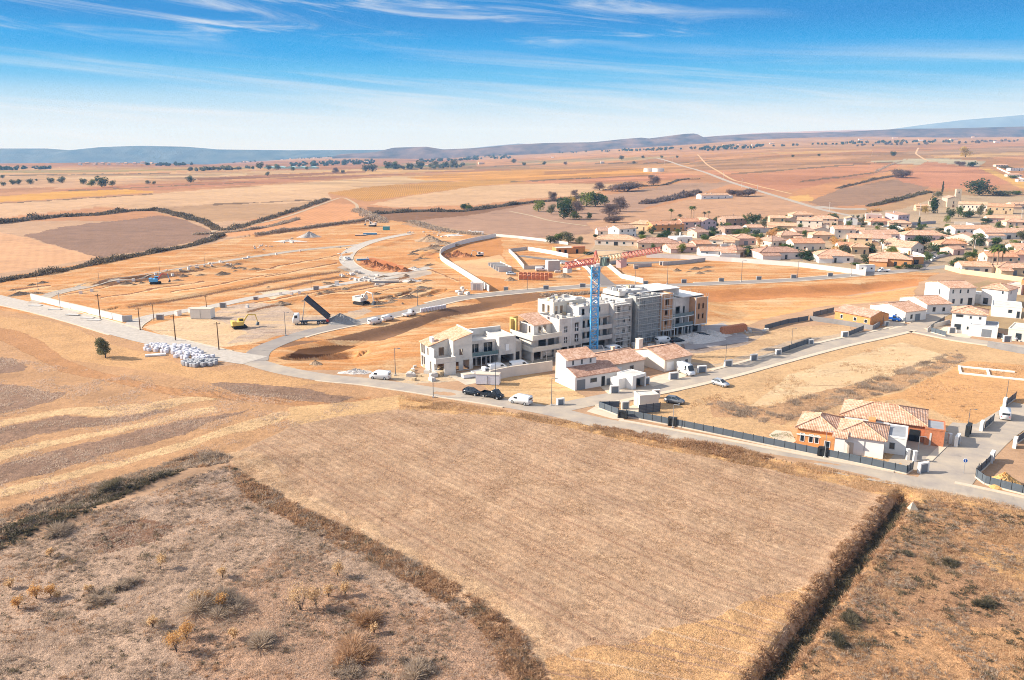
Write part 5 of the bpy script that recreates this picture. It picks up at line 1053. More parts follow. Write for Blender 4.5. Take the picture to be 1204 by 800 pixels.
shell(hc, 0, 4.6, 0, 4.6, -.3, 3.1, WHITE, [(1.3, 4.2, -.3, 2.4)], (), (), para=.12); MB().box(1.3, 4.2, 2.2, 2.3, 0, 2.4).build('garage_door', WHITEP, hc); MB().box(-2.4, -.02, 2, 4.4, -.3, 2.4).build('side_wall', WHITE, hc)
a, rz, w_ = front_of((781, 437.5), (812.5, 431))
hd = thing('house', 'house with salmon gable roof, square chimney and a white garage door behind the white van', 'house', a, rz)
body(hd, 0, w_, 0, 12, 3.0, 'gx', CREAM, TILE_A, 1.55); panel(hd, ('f', 0), (1.9, 1.15), 2.4, 2.2, WHITEP, 'garage_door'); pane_window(hd, ('f', 0), (5.2, 1.5), .8, 1.3, SHUT); pane_window(hd, ('f', 0), (7.4, 1.5), 1.0, 1.2, SHUT); chimney(hd, .7, 9.8, 3.2, 6.2, CREAM, 1.3)
sh = thing('shed', 'small white flat roofed shed inside the fenced corner plot', 'shed', P(752, 481), radians(14)); body(sh, 0, 4.2, 0, 3.2, 2.6, 'flat', CREAM, None); panel(sh, ('l', 0), (1.6, 1.1), 1.2, 2.0, KERB, 'door')

# ------------------------------------------------------------------ white house with terracotta brick walls, lower right
rh = thing('house', 'hip roofed house with orange brick left wing and white front behind the dark fence', 'house', (53.4, 137.3, 0), radians(-27))
body(rh, -2.2, 4.4, .9, 9.6, 3.2, 'hip', ORBRICK, TILE_A, 1.5); body(rh, 4.42, 12.2, 0, 8.4, 3.3, 'hip', WHITE, TILE_A, 1.45)
MB().box(4.38, 6.0, -1.4, -1.1, -.3, 3.1).box(5.8, 6.0, -1.1, -.02, 2.4, 3.1).build('porch_wall', WHITE, rh); MB().slab([(3.9, -1.6, 3.3), (6.4, -1.6, 3.3), (6.4, .4, 4.0), (3.9, .4, 4.0)], .15).build('porch_roof', TILE_A, rh)
for x in (-1.3, .2, 1.2): pane_window(rh, ('f', .9), (x, 1.5), .8, 1.6, WHITEP)
MB().box(-2.3, 4.4, .76, .898, 1.9, 2.1).build('lintel_band', WHITE, rh); MB().box(2.0, 4.3, -.6, .88, -.3, 2.6).build('brick_bay', ORBRICK, rh); pane_window(rh, ('f', -.6), (3.1, 1.4), 1.0, 1.2, WHITEP)
panel(rh, ('f', 0), (6.9, 1.1), 1.0, 2.2, KERB, 'door'); panel(rh, ('f', 0), (9.1, 1.4), .1, 2.8, STEEL, 'downpipe')
for y in (1.2, 4.4): pane_window(rh, ('r', 12.2), (y, 1.5), .8, 1.3, SHUT)
body(rh, 12.22, 15.6, 3.4, 10.5, 3.0, 'flat', WHITE, None, flatm=FLATG); pane_window(rh, ('f', 3.4), (13.4, 1.5), .9, 1.2, SHUT); panel(rh, ('r', 15.6), (5.6, 1.2), 2.4, 2.4, SHUT, 'garage_door'); pane_window(rh, ('r', 15.6), (8.8, 1.5), .8, 1.2, SHUT)
MB().box(4.6, 12.4, 8.9, 12.0, -.3, 3.1).build('terrace_block', CONC, rh); MB().box(9.0, 10.2, 9.2, 11.4, 3.12, 3.9).build('brick_upstand', ORBRICK, rh)
rb = thing('house', 'terracotta brick house with a broad salmon hip roof behind the white fronted one', 'house', (53.4 + 4.2 * .891 + 12.1 * .454, 137.3 - 4.2 * .454 + 12.1 * .891, 0), radians(-27))
body(rb, 0, 14.2, 0, 10, 3.2, 'hip', TERRA, TILE_A, 1.7); body(rb, 14.22, 17.4, -1.0, 4.6, 3.0, 'flat', TERRA, None, flatm=FLATG); panel(rb, ('f', 0), (12.6, 1.15), 1.8, 2.3, DARK, 'opening'); panel(rb, ('r', 17.4), (1.8, 1.6), .5, 1.5, SHUT, 'window'); panel(rb, ('f', -1), (15.2, 1.2), .3, 2.4, BLOCKW, 'pier'); panel(rb, ('l', 0), (4, 1.6), 1.4, 1.3, DARK, 'opening')
for i, q in enumerate(((1108, 520), (1116, 522), (1067, 541), (1075, 543))):
    o = MB().box(-.25, .25, -.25, .25, -.1, 1.9).box(-.32, .32, -.32, .32, 1.902, 2.0).build('pillar', WHITE); o.location = P(*q); tag(o, ('white pillar nearest the terracotta brick wall', 'white pillar beside the white meter wall', 'short white pillar in front of the lamp post', 'tall white pillar by the garage yard')[i], 'pillar')

# ------------------------------------------------------------------ new houses on the right
def H(label, A_, B_, d, h, roof, wm, tm, rise=None, win=(), name='house', x1=None):
    a, rz, w_ = front_of(A_, B_); t = thing(name, label, 'house', a, rz); body(t, 0, x1 or w_, 0, d, h, roof, wm, tm, rise)
    for f, along, z, ww, hh in win:
        if f == 'D': panel(t, ('f', 0), (along * w_, hh / 2), ww, hh, SHUT, 'garage_door')
        elif f == 'E': panel(t, ('r', w_), (along * d, hh / 2), ww, hh, SHUT, 'garage_door')
        else: pane_window(t, (f, 0 if f in 'fl' else (w_ if f == 'r' else d)), (along * (w_ if f in 'fb' else d), z), ww, hh, WHITEP if wm is ORBRICK else SHUT)
    return t, w_
H('orange brick house with a pinkish tiled roof at the end of the grey wall', (981, 376), (1022.5, 384.5), 9, 3.0, 'gx', ORBRICK, TILE_E, 1.3, [('f', .2, 1.5, 1, 1.2), ('f', .58, 1.5, 1.1, 1.2), ('f', .88, 1.5, 1.1, 1.2)])
H('white gabled house just behind the orange brick house and blue pickup', (1022, 370), (1063.5, 379), 9.5, 3.2, 'gy', WHITE, TILE_A, 1.6, [('r', .3, 1.5, 1, 1.4), ('f', .75, 1.5, .7, 1.1), ('E', .6, 0, 2.2, 2.2)])
H('middle white terrace house with a salmon gable roof', (1057, 361), (1089, 370), 9, 3.3, 'gy', WHITE, TILE_A, 1.5, [('r', .3, 1.6, 1.1, 1.5), ('r', .7, 1.5, 1, 1.3), ('f', .8, 1.5, 1, 1.2)])
H('tallest white terrace house with small square windows on its side', (1086, 352), (1114, 360), 10, 6.2, 'gy', WHITE, TILE_A, 1.3, [('r', .15, 5, .6, 1.3), ('r', .42, 5, .6, 1.3), ('r', .7, 5, .6, 1.3), ('r', .2, 1.6, .9, 1.6), ('r', .5, 1.6, .9, 1.9), ('r', .82, 1.4, 1.6, 2.6), ('f', .62, 4.2, .6, 2.2)])
t, w_ = H('white house with a salmon hip roof and grey shutters at the corner garden', (1117, 391), (1157, 395), 8.6, 6.0, 'hip', WHITE, TILE_A, 1.5, [('f', .22, 5.2, 1.9, .8), ('f', .55, 5.0, .6, .8), ('f', .82, 5.0, .6, .8), ('f', .2, 1.9, 1.8, 1.7), ('f', .5, 1.8, .6, 1.0)])
body(t, w_ * .55, w_ + 3.2, -2.4, 6, 3.1, 'flat', WHITE, None, flatm=FLATG); panel(t, ('f', -2.4), (w_ * .55 + 4.4, 1.3), 2.4, 2.2, SHUT, 'garage_door'); MB().box(w_ + 3.21, w_ + 3.26, -2.3, 5.9, 0, 2.9).build('side_cladding', PEACH, t)
t, w_ = H('tall white house with a salmon hip roof behind the corner house', (1152, 358), (1183, 362), 9, 5.8, 'hip', WHITE, TILE_A, 1.5, [('f', .8, 5, .6, 1), ('r', .3, 4.8, .6, 1), ('f', .2, 1.4, 1.6, 2.2)])
body(t, -5.5, -.02, 1, 8, 3.0, 'flat', WHITE, None); panel(t, ('f', 1), (-2.6, 1.3), .7, 2.2, SHUT, 'shutter'); panel(t, ('f', 1), (-4.6, 1.3), .7, 2.2, SHUT, 'shutter')
H('white house with a grey flat roof beside the hip roofed corner house', (1165, 372), (1200, 375), 11, 3.4, 'flat', WHITE, None, None, [('f', .62, 2.1, 1.1, 1.1), ('f', .9, 1.2, .9, 2.2)])
t, w_ = H('cream house with a terrace and stacked clutter at the picture edge', (1184, 400), (1216, 404), 10, 3.2, 'flat', CREAM, None, None, [('f', .4, 1.4, 1.5, 1.9)])
body(t, 3, 11, 4, 9.5, 5.6, 'gx', CREAM, TILE_A, 1.1); pane_window(t, ('f', 4), (5, 4.5), .8, .8, SHUT)
H('plain orange house wall at the picture edge above the white houses', (1199, 346), (1222, 348), 8, 5.0, 'flat', ORANGE, None, None, [('f', .5, 1.4, 1, 1.4)])
H('small pink house squeezed beside the tall white hip roofed house', (1183, 345), (1200, 347), 7, 3.4, 'flat', PINK, None, None, [('f', .7, 1.5, .8, 1.3)])
# brick shell, hut, foundations in the middle plots
t, w_ = H('flat topped orange brick shell with door holes behind the white plot wall', (654, 299), (688, 298), 8, 2.8, 'flat', ORBRICK, None, None, []); MB().box(w_ * .58, w_, -.02, 3, 2.9, 3.6).build('brick_upstand', TERRA, t)
for k in (.12, .32, .72): panel(t, ('f', 0), (k * w_, 1.1), 1.3, 2.2, DARK, 'opening')
t = thing('hut', 'white and grey block hut without a roof covering beside the stacked bricks', 'hut', P(645, 319.5), radians(12)); body(t, 0, 5.2, 0, 4.5, 4.4, 'flat', BLOCK, None); MB().box(-.3, -.02, 0, 4.5, -.3, 4.6).build('white_side_wall', WHITE, t)
t = thing('transformer_kiosk', 'white kiosk with two grey doors at the curving white wall', 'kiosk', P(553.5, 341.5), radians(-8)); body(t, 0, 4.6, 0, 3, 2.7, 'flat', WHITE, None); panel(t, ('f', 0), (1.6, 1.2), 1.3, 2.3, STEEL, 'door'); panel(t, ('f', 0), (3.1, 1.2), 1.3, 2.3, STEEL, 'door')
t = thing('foundation', 'row of four open concrete cellars stepping down beside the white wall', 'foundation', P(594, 320), radians(104))
for i in range(4):
    x = i * 5.4; MB().box(x, x + 5.2, -3.0, -2.7, -.2, 2.2 - .1 * i).box(x, x + .3, -2.7, 3, -.2, 2.2 - .1 * i).box(x + 4.9, x + 5.2, -2.7, 3, -.2, 1.5).build('cellar_wall', BLOCKW, t); MB().box(x + .4, x + 4.8, -2.6, 2.9, .05, .2).build('cellar_floor', CONCD, t)
t = thing('foundation', 'white foundation lines of a future house on the bare lot', 'foundation', P(1128, 440), radians(-26))
MB().box(0, 14, 0, .5, -.1, .35).build('footing', WHITE, t); MB().box(0, .5, .5, 7, -.1, .35).build('footing', WHITE, t); MB().box(6, 6.5, .5, 7, -.1, .35).build('footing', WHITE, t); MB().box(0, 12, 7, 7.5, -.1, .35).build('footing', WHITE, t)
# ------------------------------------------------------------------ the village
def VH(px, py, wpx, d, st, roof, wm, tm, yaw, label, chim=0, nw=None, rise=None, m=None, ext=None, grp=None):
    p = P(px, py); s = scale_at(p); d = d * 1.15; r0_ = random.Random(int(px * 13 + py)); rz = radians(yaw + r0_.uniform(-15, 15)); w_ = max(5.5, min(1.14 * wpx / s / (abs(cos(rz)) + .35 * abs(sin(rz))), 34))
    o = (p[0] - cos(rz) * w_ / 2, p[1] - sin(rz) * w_ / 2, p[2])
    t = thing('house', label, 'house', o, rz, grp or 'houses of the village'); h = 2.9 * st
    body(t, 0, w_, 0, d, h, roof, wm, tm, rise)
    n = nw if nw is not None else max(1, int(w_ / 4.2)); sm = random.choice([SHUT, WOODD, GLASS, SHUT]); r = random.Random(int(px * 7 + py))
    for f in range(int(st + .5)):
        for i in range(n):
            if f == 0 and i == n // 2: panel(t, ('f', 0), ((i + .5) / n * w_, 1.1), r.choice([1.0, 1.2, 2.2]), 2.15, r.choice([SHUT, WOODD, GLASS]), 'door')
            else: pane_window(t, ('f', 0), ((i + .5) / n * w_ + r.uniform(-.4, .4), 1.55 + 2.8 * f), r.uniform(.9, 1.4), 1.25, r.choice([WHITEP, SHUT, WOODD, TEAL]))
        for sd, xx in (('l', 0), ('r', w_)):
            pane_window(t, (sd, xx), (d * r.uniform(.3, .7), 1.55 + 2.8 * f), 1.0, 1.2, r.choice([WHITEP, SHUT, WOODD]))
    if w_ > 8.5 and r0_.random() < .62:   # lean-to, garage or wing
        a0 = r0_.choice([.0, .5, .58]); a1 = a0 + r0_.uniform(.34, .44)
        if r0_.random() < .5: body(t, a0 * w_ + .1, a1 * w_, -r0_.uniform(2.5, 4.2), -.02, 2.3, 'mf', wm, tm or FLATR, .8) if tm else None
        else: body(t, w_ + .02, w_ + r0_.uniform(3.2, 5), 1, d - 1.5, 2.6, r0_.choice(['hip', 'gy', 'flat']), wm, tm or TILE_A)
    chim = chim or r0_.random() < .5
    if chim: chimney(t, w_ * r.uniform(.2, .8), d * .62, h, h + 2.4, wm, .65)
    if ext:
        x0, x1, y0, y1, hh, rf = ext; body(t, x0 * w_, x1 * w_, y0, y1, hh, rf, wm, tm)
    return t
GH = 'houses of the village'
a_, b_, c_, d_, e_ = TILE_A, TILE_B, TILE_C, TILE_D, TILE_E
for q in [
 (721, 277, 33, 9, 1, 'gx', CREAM, e_, -6, 'low cream house at the upper left corner of the village', 1), (724, 289, 46, 11, 1.1, 'hip', CREAM, d_, -8, 'cream house with a broad straw coloured hip roof behind the ochre wall', 1), (738, 280, 24, 9, 2, 'gx', WHITE, d_, 28, 'tall white house with a shaded side at the left of the village', 0), (753, 271, 28, 10, 1.4, 'hip', YELR, d_, -25, 'ochre house with straw hip roof in the back row, left part', 1),
 (773, 293, 42, 11, 1.1, 'hip', PEACH, b_, -8, 'peach house with brown hip roof and white framed windows', 0, 4), (786, 272, 38, 10, 1.5, 'gx', ORANGE, c_, 12, 'terracotta walled long house in the back row under the palms', 1), (812, 271, 20, 9, 2, 'gx', PINK, c_, 12, 'pink tall house with red roof right of the terracotta long house', 0), (833, 270, 22, 9, 1.8, 'gy', VIOLET, a_, 20, 'mauve house with salmon roof under the pair of palms', 0), (815, 277, 13, 8, 1.3, 'gy', WHITE, a_, -20, 'small white gabled house before the pink tall house', 0), (826, 280, 16, 8, 1.2, 'gx', PEACH, e_, 15, 'peach low house with old tiles in front of the mauve house', 0), (805, 286, 20, 8, 1.1, 'flat', WHITE, None, 15, 'low white flat roofed house in the left middle of the village', 0), (802, 297, 32, 7, 1, 'gx', PINK, a_, 5, 'low pale pink house behind the long village wall', 0), (827, 294, 18, 8, 1.1, 'gx', PEACH, c_, 15, 'house with a bright red roof left of the white gabled one', 0),
 (851, 289, 31, 10, 1.1, 'hip', CREAM, d_, -8, 'cream house with straw hip roof above the white gabled house', 1), (877, 288, 24, 10, 1.2, 'hip', PINK, a_, 10, 'pink house with salmon roof right of the cream straw-roofed one', 0), (864, 266, 24, 9, 1.8, 'gx', mat('brown_render', (.36, .25, .19), .9, .3, .08), d_, 14, 'brown walled tall house at the back edge of the village', 1), (863, 275, 22, 8, 1.1, 'gx', mat('brown_render', (.36, .25, .19), .9, .3, .08), e_, 14, 'brown low house in front of the brown tall one', 0), (888, 274, 17, 8, 1.2, 'gx', BLOCKW, a_, 14, 'grey cream house beside the big dark green tree', 0),
 (914, 266, 16, 8, 2, 'gx', YELR, d_, -6, 'yellow tall house of the back row', 0), (919, 272, 30, 9, 1.2, 'gx', YELR, d_, -6, 'yellow wide house with straw roof below the yellow tall one', 1), (931, 265, 17, 9, 1.4, 'gy', PEACH, a_, 10, 'peach gabled house right of the yellow tall house', 0), (944, 262, 22, 10, 2, 'hip', PEACH, d_, -10, 'peach tall house nearest the crossroads, left one', 0, 3), (951, 269, 26, 9, 1.9, 'gx', CREAM, a_, -12, 'cream tall house with white end wall near the crossroads', 0), (970, 266, 26, 10, 1.7, 'hip', PEACH, a_, -8, 'peach house at the right of the crossroads group', 0),
 (846, 302, 40, 8, 1, 'gx', WHITE, a_, -4, 'bright white gabled house right behind the long village wall', 0, 3), (872, 302, 17, 9, 1.2, 'hip', PEACH, b_, 25, 'brown roofed house right of the bright white gabled house', 0), (917, 290, 26, 10, 1.1, 'hip', CREAM, e_, 18, 'cream house with old tiles above the wide front-row house', 0), (931, 284, 28, 10, 1.2, 'hip', PEACH, a_, 15, 'peach house with salmon hips in the middle of the village', 1), (918, 305, 46, 10, 1.15, 'hip', mat('rose_white_render', (.74, .64, .58), .9, .3, .06), b_, -5, 'wide rose white house with brown roof in the front row', 0, 4), (951, 295, 33, 10, 1.4, 'gx', CREAM, c_, -5, 'cream house with a bright orange straight roof', 0, 4), (946, 278, 20, 9, 1.1, 'gx', PEACH, e_, 10, 'peach low house behind the orange straight roof', 0), (966, 277, 18, 9, 1.2, 'gy', CREAM, e_, 10, 'cream gabled house right of the yellowish bush', 0),
 (982, 309, 37, 11, 1.1, 'hip', WHITE, a_, -8, 'white house with a broad salmon hip roof by the site cabin', 0), (1046, 313, 42, 11, 1.15, 'hip', ORANGE, a_, -12, 'orange house with a salmon hip roof by the white pickup', 0), (1077, 311, 15, 8, 1.1, 'flat', ORANGE, None, -10, 'small flat roofed orange annex by the street corner', 0), (993, 281, 22, 9, 2, 'gx', CREAM, a_, -12, 'cream tall house in the very middle of the village', 1), (1005, 278, 20, 8, 1.2, 'gx', CREAM, d_, -10, 'cream house with straw roof beside the tall middle one', 0), (968, 283, 22, 9, 1.1, 'hip', PEACH, d_, -10, 'peach house with straw hips left of the cream middle house', 0), (1037, 282, 42, 11, 1.1, 'gx', BLOCKW, a_, -3, 'long low house with the widest salmon roof of the village', 1), (1011, 291, 23, 9, 1.8, 'gx', YELR, a_, -12, 'pale yellow two storey house behind the orange tree', 0), (995, 298, 16, 8, 1.3, 'gx', CREAM, c_, -12, 'cream little house right beside the orange tree', 0), (1011, 299, 18, 7, 1.2, 'hip', YELR, d_, -10, 'yellow house with an arched porch', 0), (1035, 288, 20, 9, 1.2, 'gx', WHITE, e_, -10, 'white house with old tiles left of the big round palm', 0),
 (1027, 263, 16, 8, 2.2, 'flat', PINK, None, -15, 'pink flat topped tall house at the back of the village', 0), (1001, 265, 12, 8, 1.6, 'gy', WHITE, d_, -20, 'narrow white gabled house left of the pink tall one', 0), (1062, 263, 21, 9, 2.2, 'mf', VIOLET, a_, 30, 'mauve tall house standing alone by the lane', 0), (1037, 266, 24, 9, 1.1, 'hip', PINK, c_, -10, 'pink low house with red hips before the lane', 0), (1058, 268, 22, 8, 1.1, 'hip', PEACH, a_, -10, 'peach low house at the foot of the mauve tall house', 0),
 (1054, 294, 27, 9, 1.2, 'gy', WHITE, a_, -30, 'white gabled house behind the yellow bushes', 0), (1078, 298, 28, 12, 1.2, 'gy', CREAM, a_, 30, 'cream house with a long tan roof by the street wall', 0), (1088, 284, 42, 11, 1.2, 'hip', VIOLET, a_, -6, 'mauve house with a wide salmon hip roof above the street', 0), (1129, 288, 34, 10, 1.2, 'gy', CREAM, a_, -35, 'cream gabled house right of the street', 0), (1121, 294, 26, 9, 1.1, 'hip', PEACH, c_, -10, 'house with a deep red roof right of the street', 0), (1146, 275, 44, 10, 1.1, 'gx', WHITE, d_, -3, 'long white house below the cream lane wall', 0), (1186, 281, 50, 11, 1.3, 'gx', WHITE, a_, -5, 'widest white house with long salmon roof at the village right', 0), (1127, 300, 17, 7, 1, 'gx', PINK, a_, 20, 'small pink house with a garden wall at the street', 0),
 (1148, 322, 30, 8, 1.1, 'gx', CREAM, d_, 5, 'cream house with open arches above the yellow wall', 1, 3), (1177, 317, 30, 9, 2, 'gx', PEACH, c_, -5, 'peach two storey house behind the palms', 0), (1192, 324, 32, 9, 1.1, 'hip', YELR, a_, -5, 'yellow house with a salmon hip roof right of the palms', 0), (1203, 309, 20, 9, 1.3, 'hip', PINK, c_, -5, 'pink house with red hips at the picture edge', 0), (1203, 298, 22, 8, 1.1, 'gx', WHITE, a_, -5, 'white house above the red hips at the picture edge', 0),
 (1181, 262, 34, 9, 1.1, 'gx', PINK, d_, -5, 'pink white low house below the tan stone barn', 0), (1195, 266, 20, 8, 1, 'hip', PEACH, a_, -5, 'peach low house with red tiles right below the stone barn', 0), (1084, 248, 13, 7, 1.4, 'gx', YELR, d_, -20, 'yellow cottage left of the dark cypress', 0), (1203, 246, 24, 9, 1.5, 'gx', PEACH, d_, -5, 'straw roofed house at the right of the stone barn', 0),
 (1197, 201, 17, 9, 1.5, 'flat', WHITE, None, -10, 'white hillside villa, highest of its row', 0), (1193, 208, 15, 8, 1.1, 'hip', CREAM, a_, -10, 'cream hillside house below the white villa', 0), (1178, 196, 13, 8, 1, 'hip', CREAM, d_, -10, 'cream hillside house left of the white villa', 0), (1205, 214, 14, 8, 1.1, 'flat', WHITE, None, -10, 'white hillside house at the terrace wall', 0)]: VH(*q)
# farmhouse, tanks, barns, church
t = VH(841, 234, 36, 9, 1.35, 'gx', WHITE, d_, 12, 'white farmhouse alone beyond the dry field', 0, 4, None, None, None, 'houses outside the village'); chimney(t, 8, 4, 4, 6.4, BLOCKW, .6); chimney(t, 14, 4, 4, 6.4, BLOCKW, .6); t['group'] = 'houses outside the village'
for px, r_, lab in ((762, 8.5, 'left white water tank above the vineyards'), (774, 11, 'wider white water tank beside the mast')):
    p = P(px, 202); t = thing('water_tank', lab, 'water tank', p, 0, 'white water tanks'); MB().tube((0, 0, -1), (0, 0, 6.4), r_, None, 28).build('tank_wall', WHITE, t); MB().tube((0, 0, 6.402), (0, 0, 6.9), r_ + .3, r_ * .2, 28).build('tank_roof', KERB, t)
p = P(1113, 244); ch = thing('church', 'pale stone church with a square tower at the top of the village', 'church', p, radians(-14))
walls_gable(0, 11, 0, 20, 8.2, 2.0, 'y').build('nave_wall', STONE, ch); mb_, cp_ = roof_gable(0, 11, 0, 20, 8.2, 2.0, 'y', .2); mb_.build('nave_roof', TILE_E, ch)
walls_gable(-13, -.02, 3, 14, 4.8, 2.6, 'y').build('aisle_wall', STONE, ch); mb_, cp_ = roof_gable(-13, -.1, 3, 14, 4.8, 2.6, 'y', .2); mb_.build('aisle_roof', TILE_E, ch)
MB().box(8.5, 13.2, 7, 11.7, -.5, 15.8).box(8.4, 13.3, 6.9, 11.8, 12, 12.3).build('tower', STONE, ch)
for i in range(3):
    for j in range(3):
        if (i, j) != (1, 1): MB().box(8.5 + i * 1.7, 9.6 + i * 1.7 + .2, 7 + j * 1.7, 8.1 + j * 1.7 + .2, 15.802, 16.7).build('battlement', STONE, ch)
pane_window(ch, ('f', 7), (10.9, 13.6), 1.1, 1.9, STONE, DARK); pane_window(ch, ('f', 0), (5.5, 4.6), 1.0, 2.4, STONE, DARK); panel(ch, ('f', 0), (5.5, 1.3), 1.6, 2.6, WOODD); pane_window(ch, ('f', 3), (-6, 3.4), .8, 1.6, STONE, DARK)
MB().box(11.02, 20, 2, 10, -.5, 4.6).build('chapel_wall', STONE, ch); mb_, _ = roof_hip(11.02, 20, 2, 10, 4.6, 1.3, .25); mb_.build('chapel_roof', TILE_D, ch)
for a1, b1, wm, tm, lab, n_ in (((1126, 248), (1160, 249), CREAM, TILE_D, 'long white building with straw roof right of the church', 7), ((1160, 251), (1191, 252), mat('tan_stone', (.52, .38, .23), .95, .8, .2), TILE_C, 'long tan stone barn with an orange roof', 4)):
    a, rz, w_ = front_of(a1, b1); t = thing('long_building', lab, 'building', a, rz - .05); body(t, 0, w_, 0, 11, 6.0, 'gx', wm, tm, 1.9)
    for i in range(n_): pane_window(t, ('f', 0), ((i + .5) * w_ / n_, 3.8), 1.1, 1.5, SHUT); 
    for i in range(0, n_, 2): panel(t, ('f', 0), ((i + .9) * w_ / n_, 1.2), 1.3, 2.4, WOODD)
# far hamlets: small pale blocks on the plain
far = [(92, 194.5, 12), (100, 193.5, 16), (110, 194, 10), (118, 193.8, 14), (126, 194, 10), (136, 193.5, 16), (146, 193, 12), (156, 193.5, 14), (165, 193.2, 18), (176, 193, 12), (284, 191, 60), (298, 189.5, 26), (330, 188.5, 16), (340, 187.5, 14), (352, 187, 20), (368, 186.5, 14), (382, 187, 16), (394, 186.5, 12), (486, 194.5, 46), (500, 196, 20), (428, 192, 22), (563, 193.5, 26), (706, 192.5, 14), (1118, 165, 60), (1143, 162, 20), (1170, 168, 30), (868, 171, 50), (850, 172, 20), (884, 171.5, 30), (905, 169.5, 26), (1010, 165, 30), (1050, 163, 40), (1080, 166, 30), (648, 186, 14)]
proto = None
words_ = ['first', 'second', 'third', 'fourth', 'fifth', 'sixth', 'seventh', 'eighth', 'ninth', 'tenth']
for i, (px, py, w_) in enumerate(far):
    p = P(px, py)
    grp = 'pale houses of the far hamlets'
    lab = ('far hamlet house, %s from the left of the white cluster under the blue hill' % words_[i]) if i < 10 else {284: 'long far white warehouse on the plain', 298: 'far white house close to the long warehouse', 486: 'far yellowish long building among trees', 500: 'far small annex of the yellowish long building', 428: 'far house alone by the dark green thicket', 563: 'far pale house right of the woods', 706: 'tiny white hut in the vineyard', 1118: 'far white hall below the wooded ridge', 1143: 'far white silo house below the ridge', 1170: 'far white barn at the edge of the upper plain', 868: 'far terracotta village block, middle', 850: 'far terracotta village block, left end', 884: 'far terracotta village block, right end', 905: 'far pale house right of the terracotta village', 1010: 'far pale house under the ridge woods', 1050: 'far pale hall on the upper plain, left one', 1080: 'far pale hall on the upper plain, right one', 648: 'far hut beside the lone trees'}.get(px, 'far red roofed house, %s of the row on the plain' % words_[(i - 12) % 10])
    t = thing('house', lab, 'house', p, random.uniform(-.3, .3), grp); body(t, 0, w_ * .8, 0, 12, random.uniform(4, 7), 'gx', random.choice([WHITE, CREAM, PEACH]), random.choice([a_, c_, d_]), 2)
gh = thing('greenhouse', 'far row of pale green glass greenhouses on the plain', 'greenhouse', P(345, 198.5), 0)
for i in range(5): MB().yprism([(i * 32 - 90, 0), (i * 32 - 60, 0), (i * 32 - 60, 4), (i * 32 - 75, 7), (i * 32 - 90, 4)], 0, 40).build('glass_bay', mat('greenhouse_glass', (.42, .62, .52), .3, .1, .1), gh)

# ------------------------------------------------------------------ vehicles (x forward, origin centre of the ground contact)
def wheel(t, x, y, r=.33, w_=.22):
    wl = MB(); s = 1 if y > 0 else -1; wl.tube((x, y - s * w_ / 2, r), (x, y + s * w_ / 2, r), r, None, 14); o = wl.build('wheel', RUBBER, t)
    MB().tube((x, y + s * w_ / 2, r), (x, y + s * (w_ / 2 + .02), r), r * .6, None, 10).build('rim', STEEL, o)
def loft(mb, secs):
    """sections of (x, half-width bottom, half-width top, z bottom, z top)"""
    vs = []
    for x, wb, wt, zb, zt in secs:
        zm = zb + (zt - zb) * .55; wm_ = wb * .45 + wt * .55 if wt < wb * .8 else max(wb, wt) * 1.0
        vs += [(x, -wb, zb), (x, wb, zb), (x, wm_, zm), (x, wt, zt), (x, -wt, zt), (x, -wm_, zm)]
    n = len(secs); fs = [(0, 5, 4, 3, 2, 1), tuple(6 * (n - 1) + k for k in range(6))]
    for i in range(n - 1):
        for k in range(6): fs.append((6 * i + k, 6 * i + (k + 1) % 6, 6 * (i + 1) + (k + 1) % 6, 6 * (i + 1) + k))
    return mb.add(vs, fs)
_car = {}
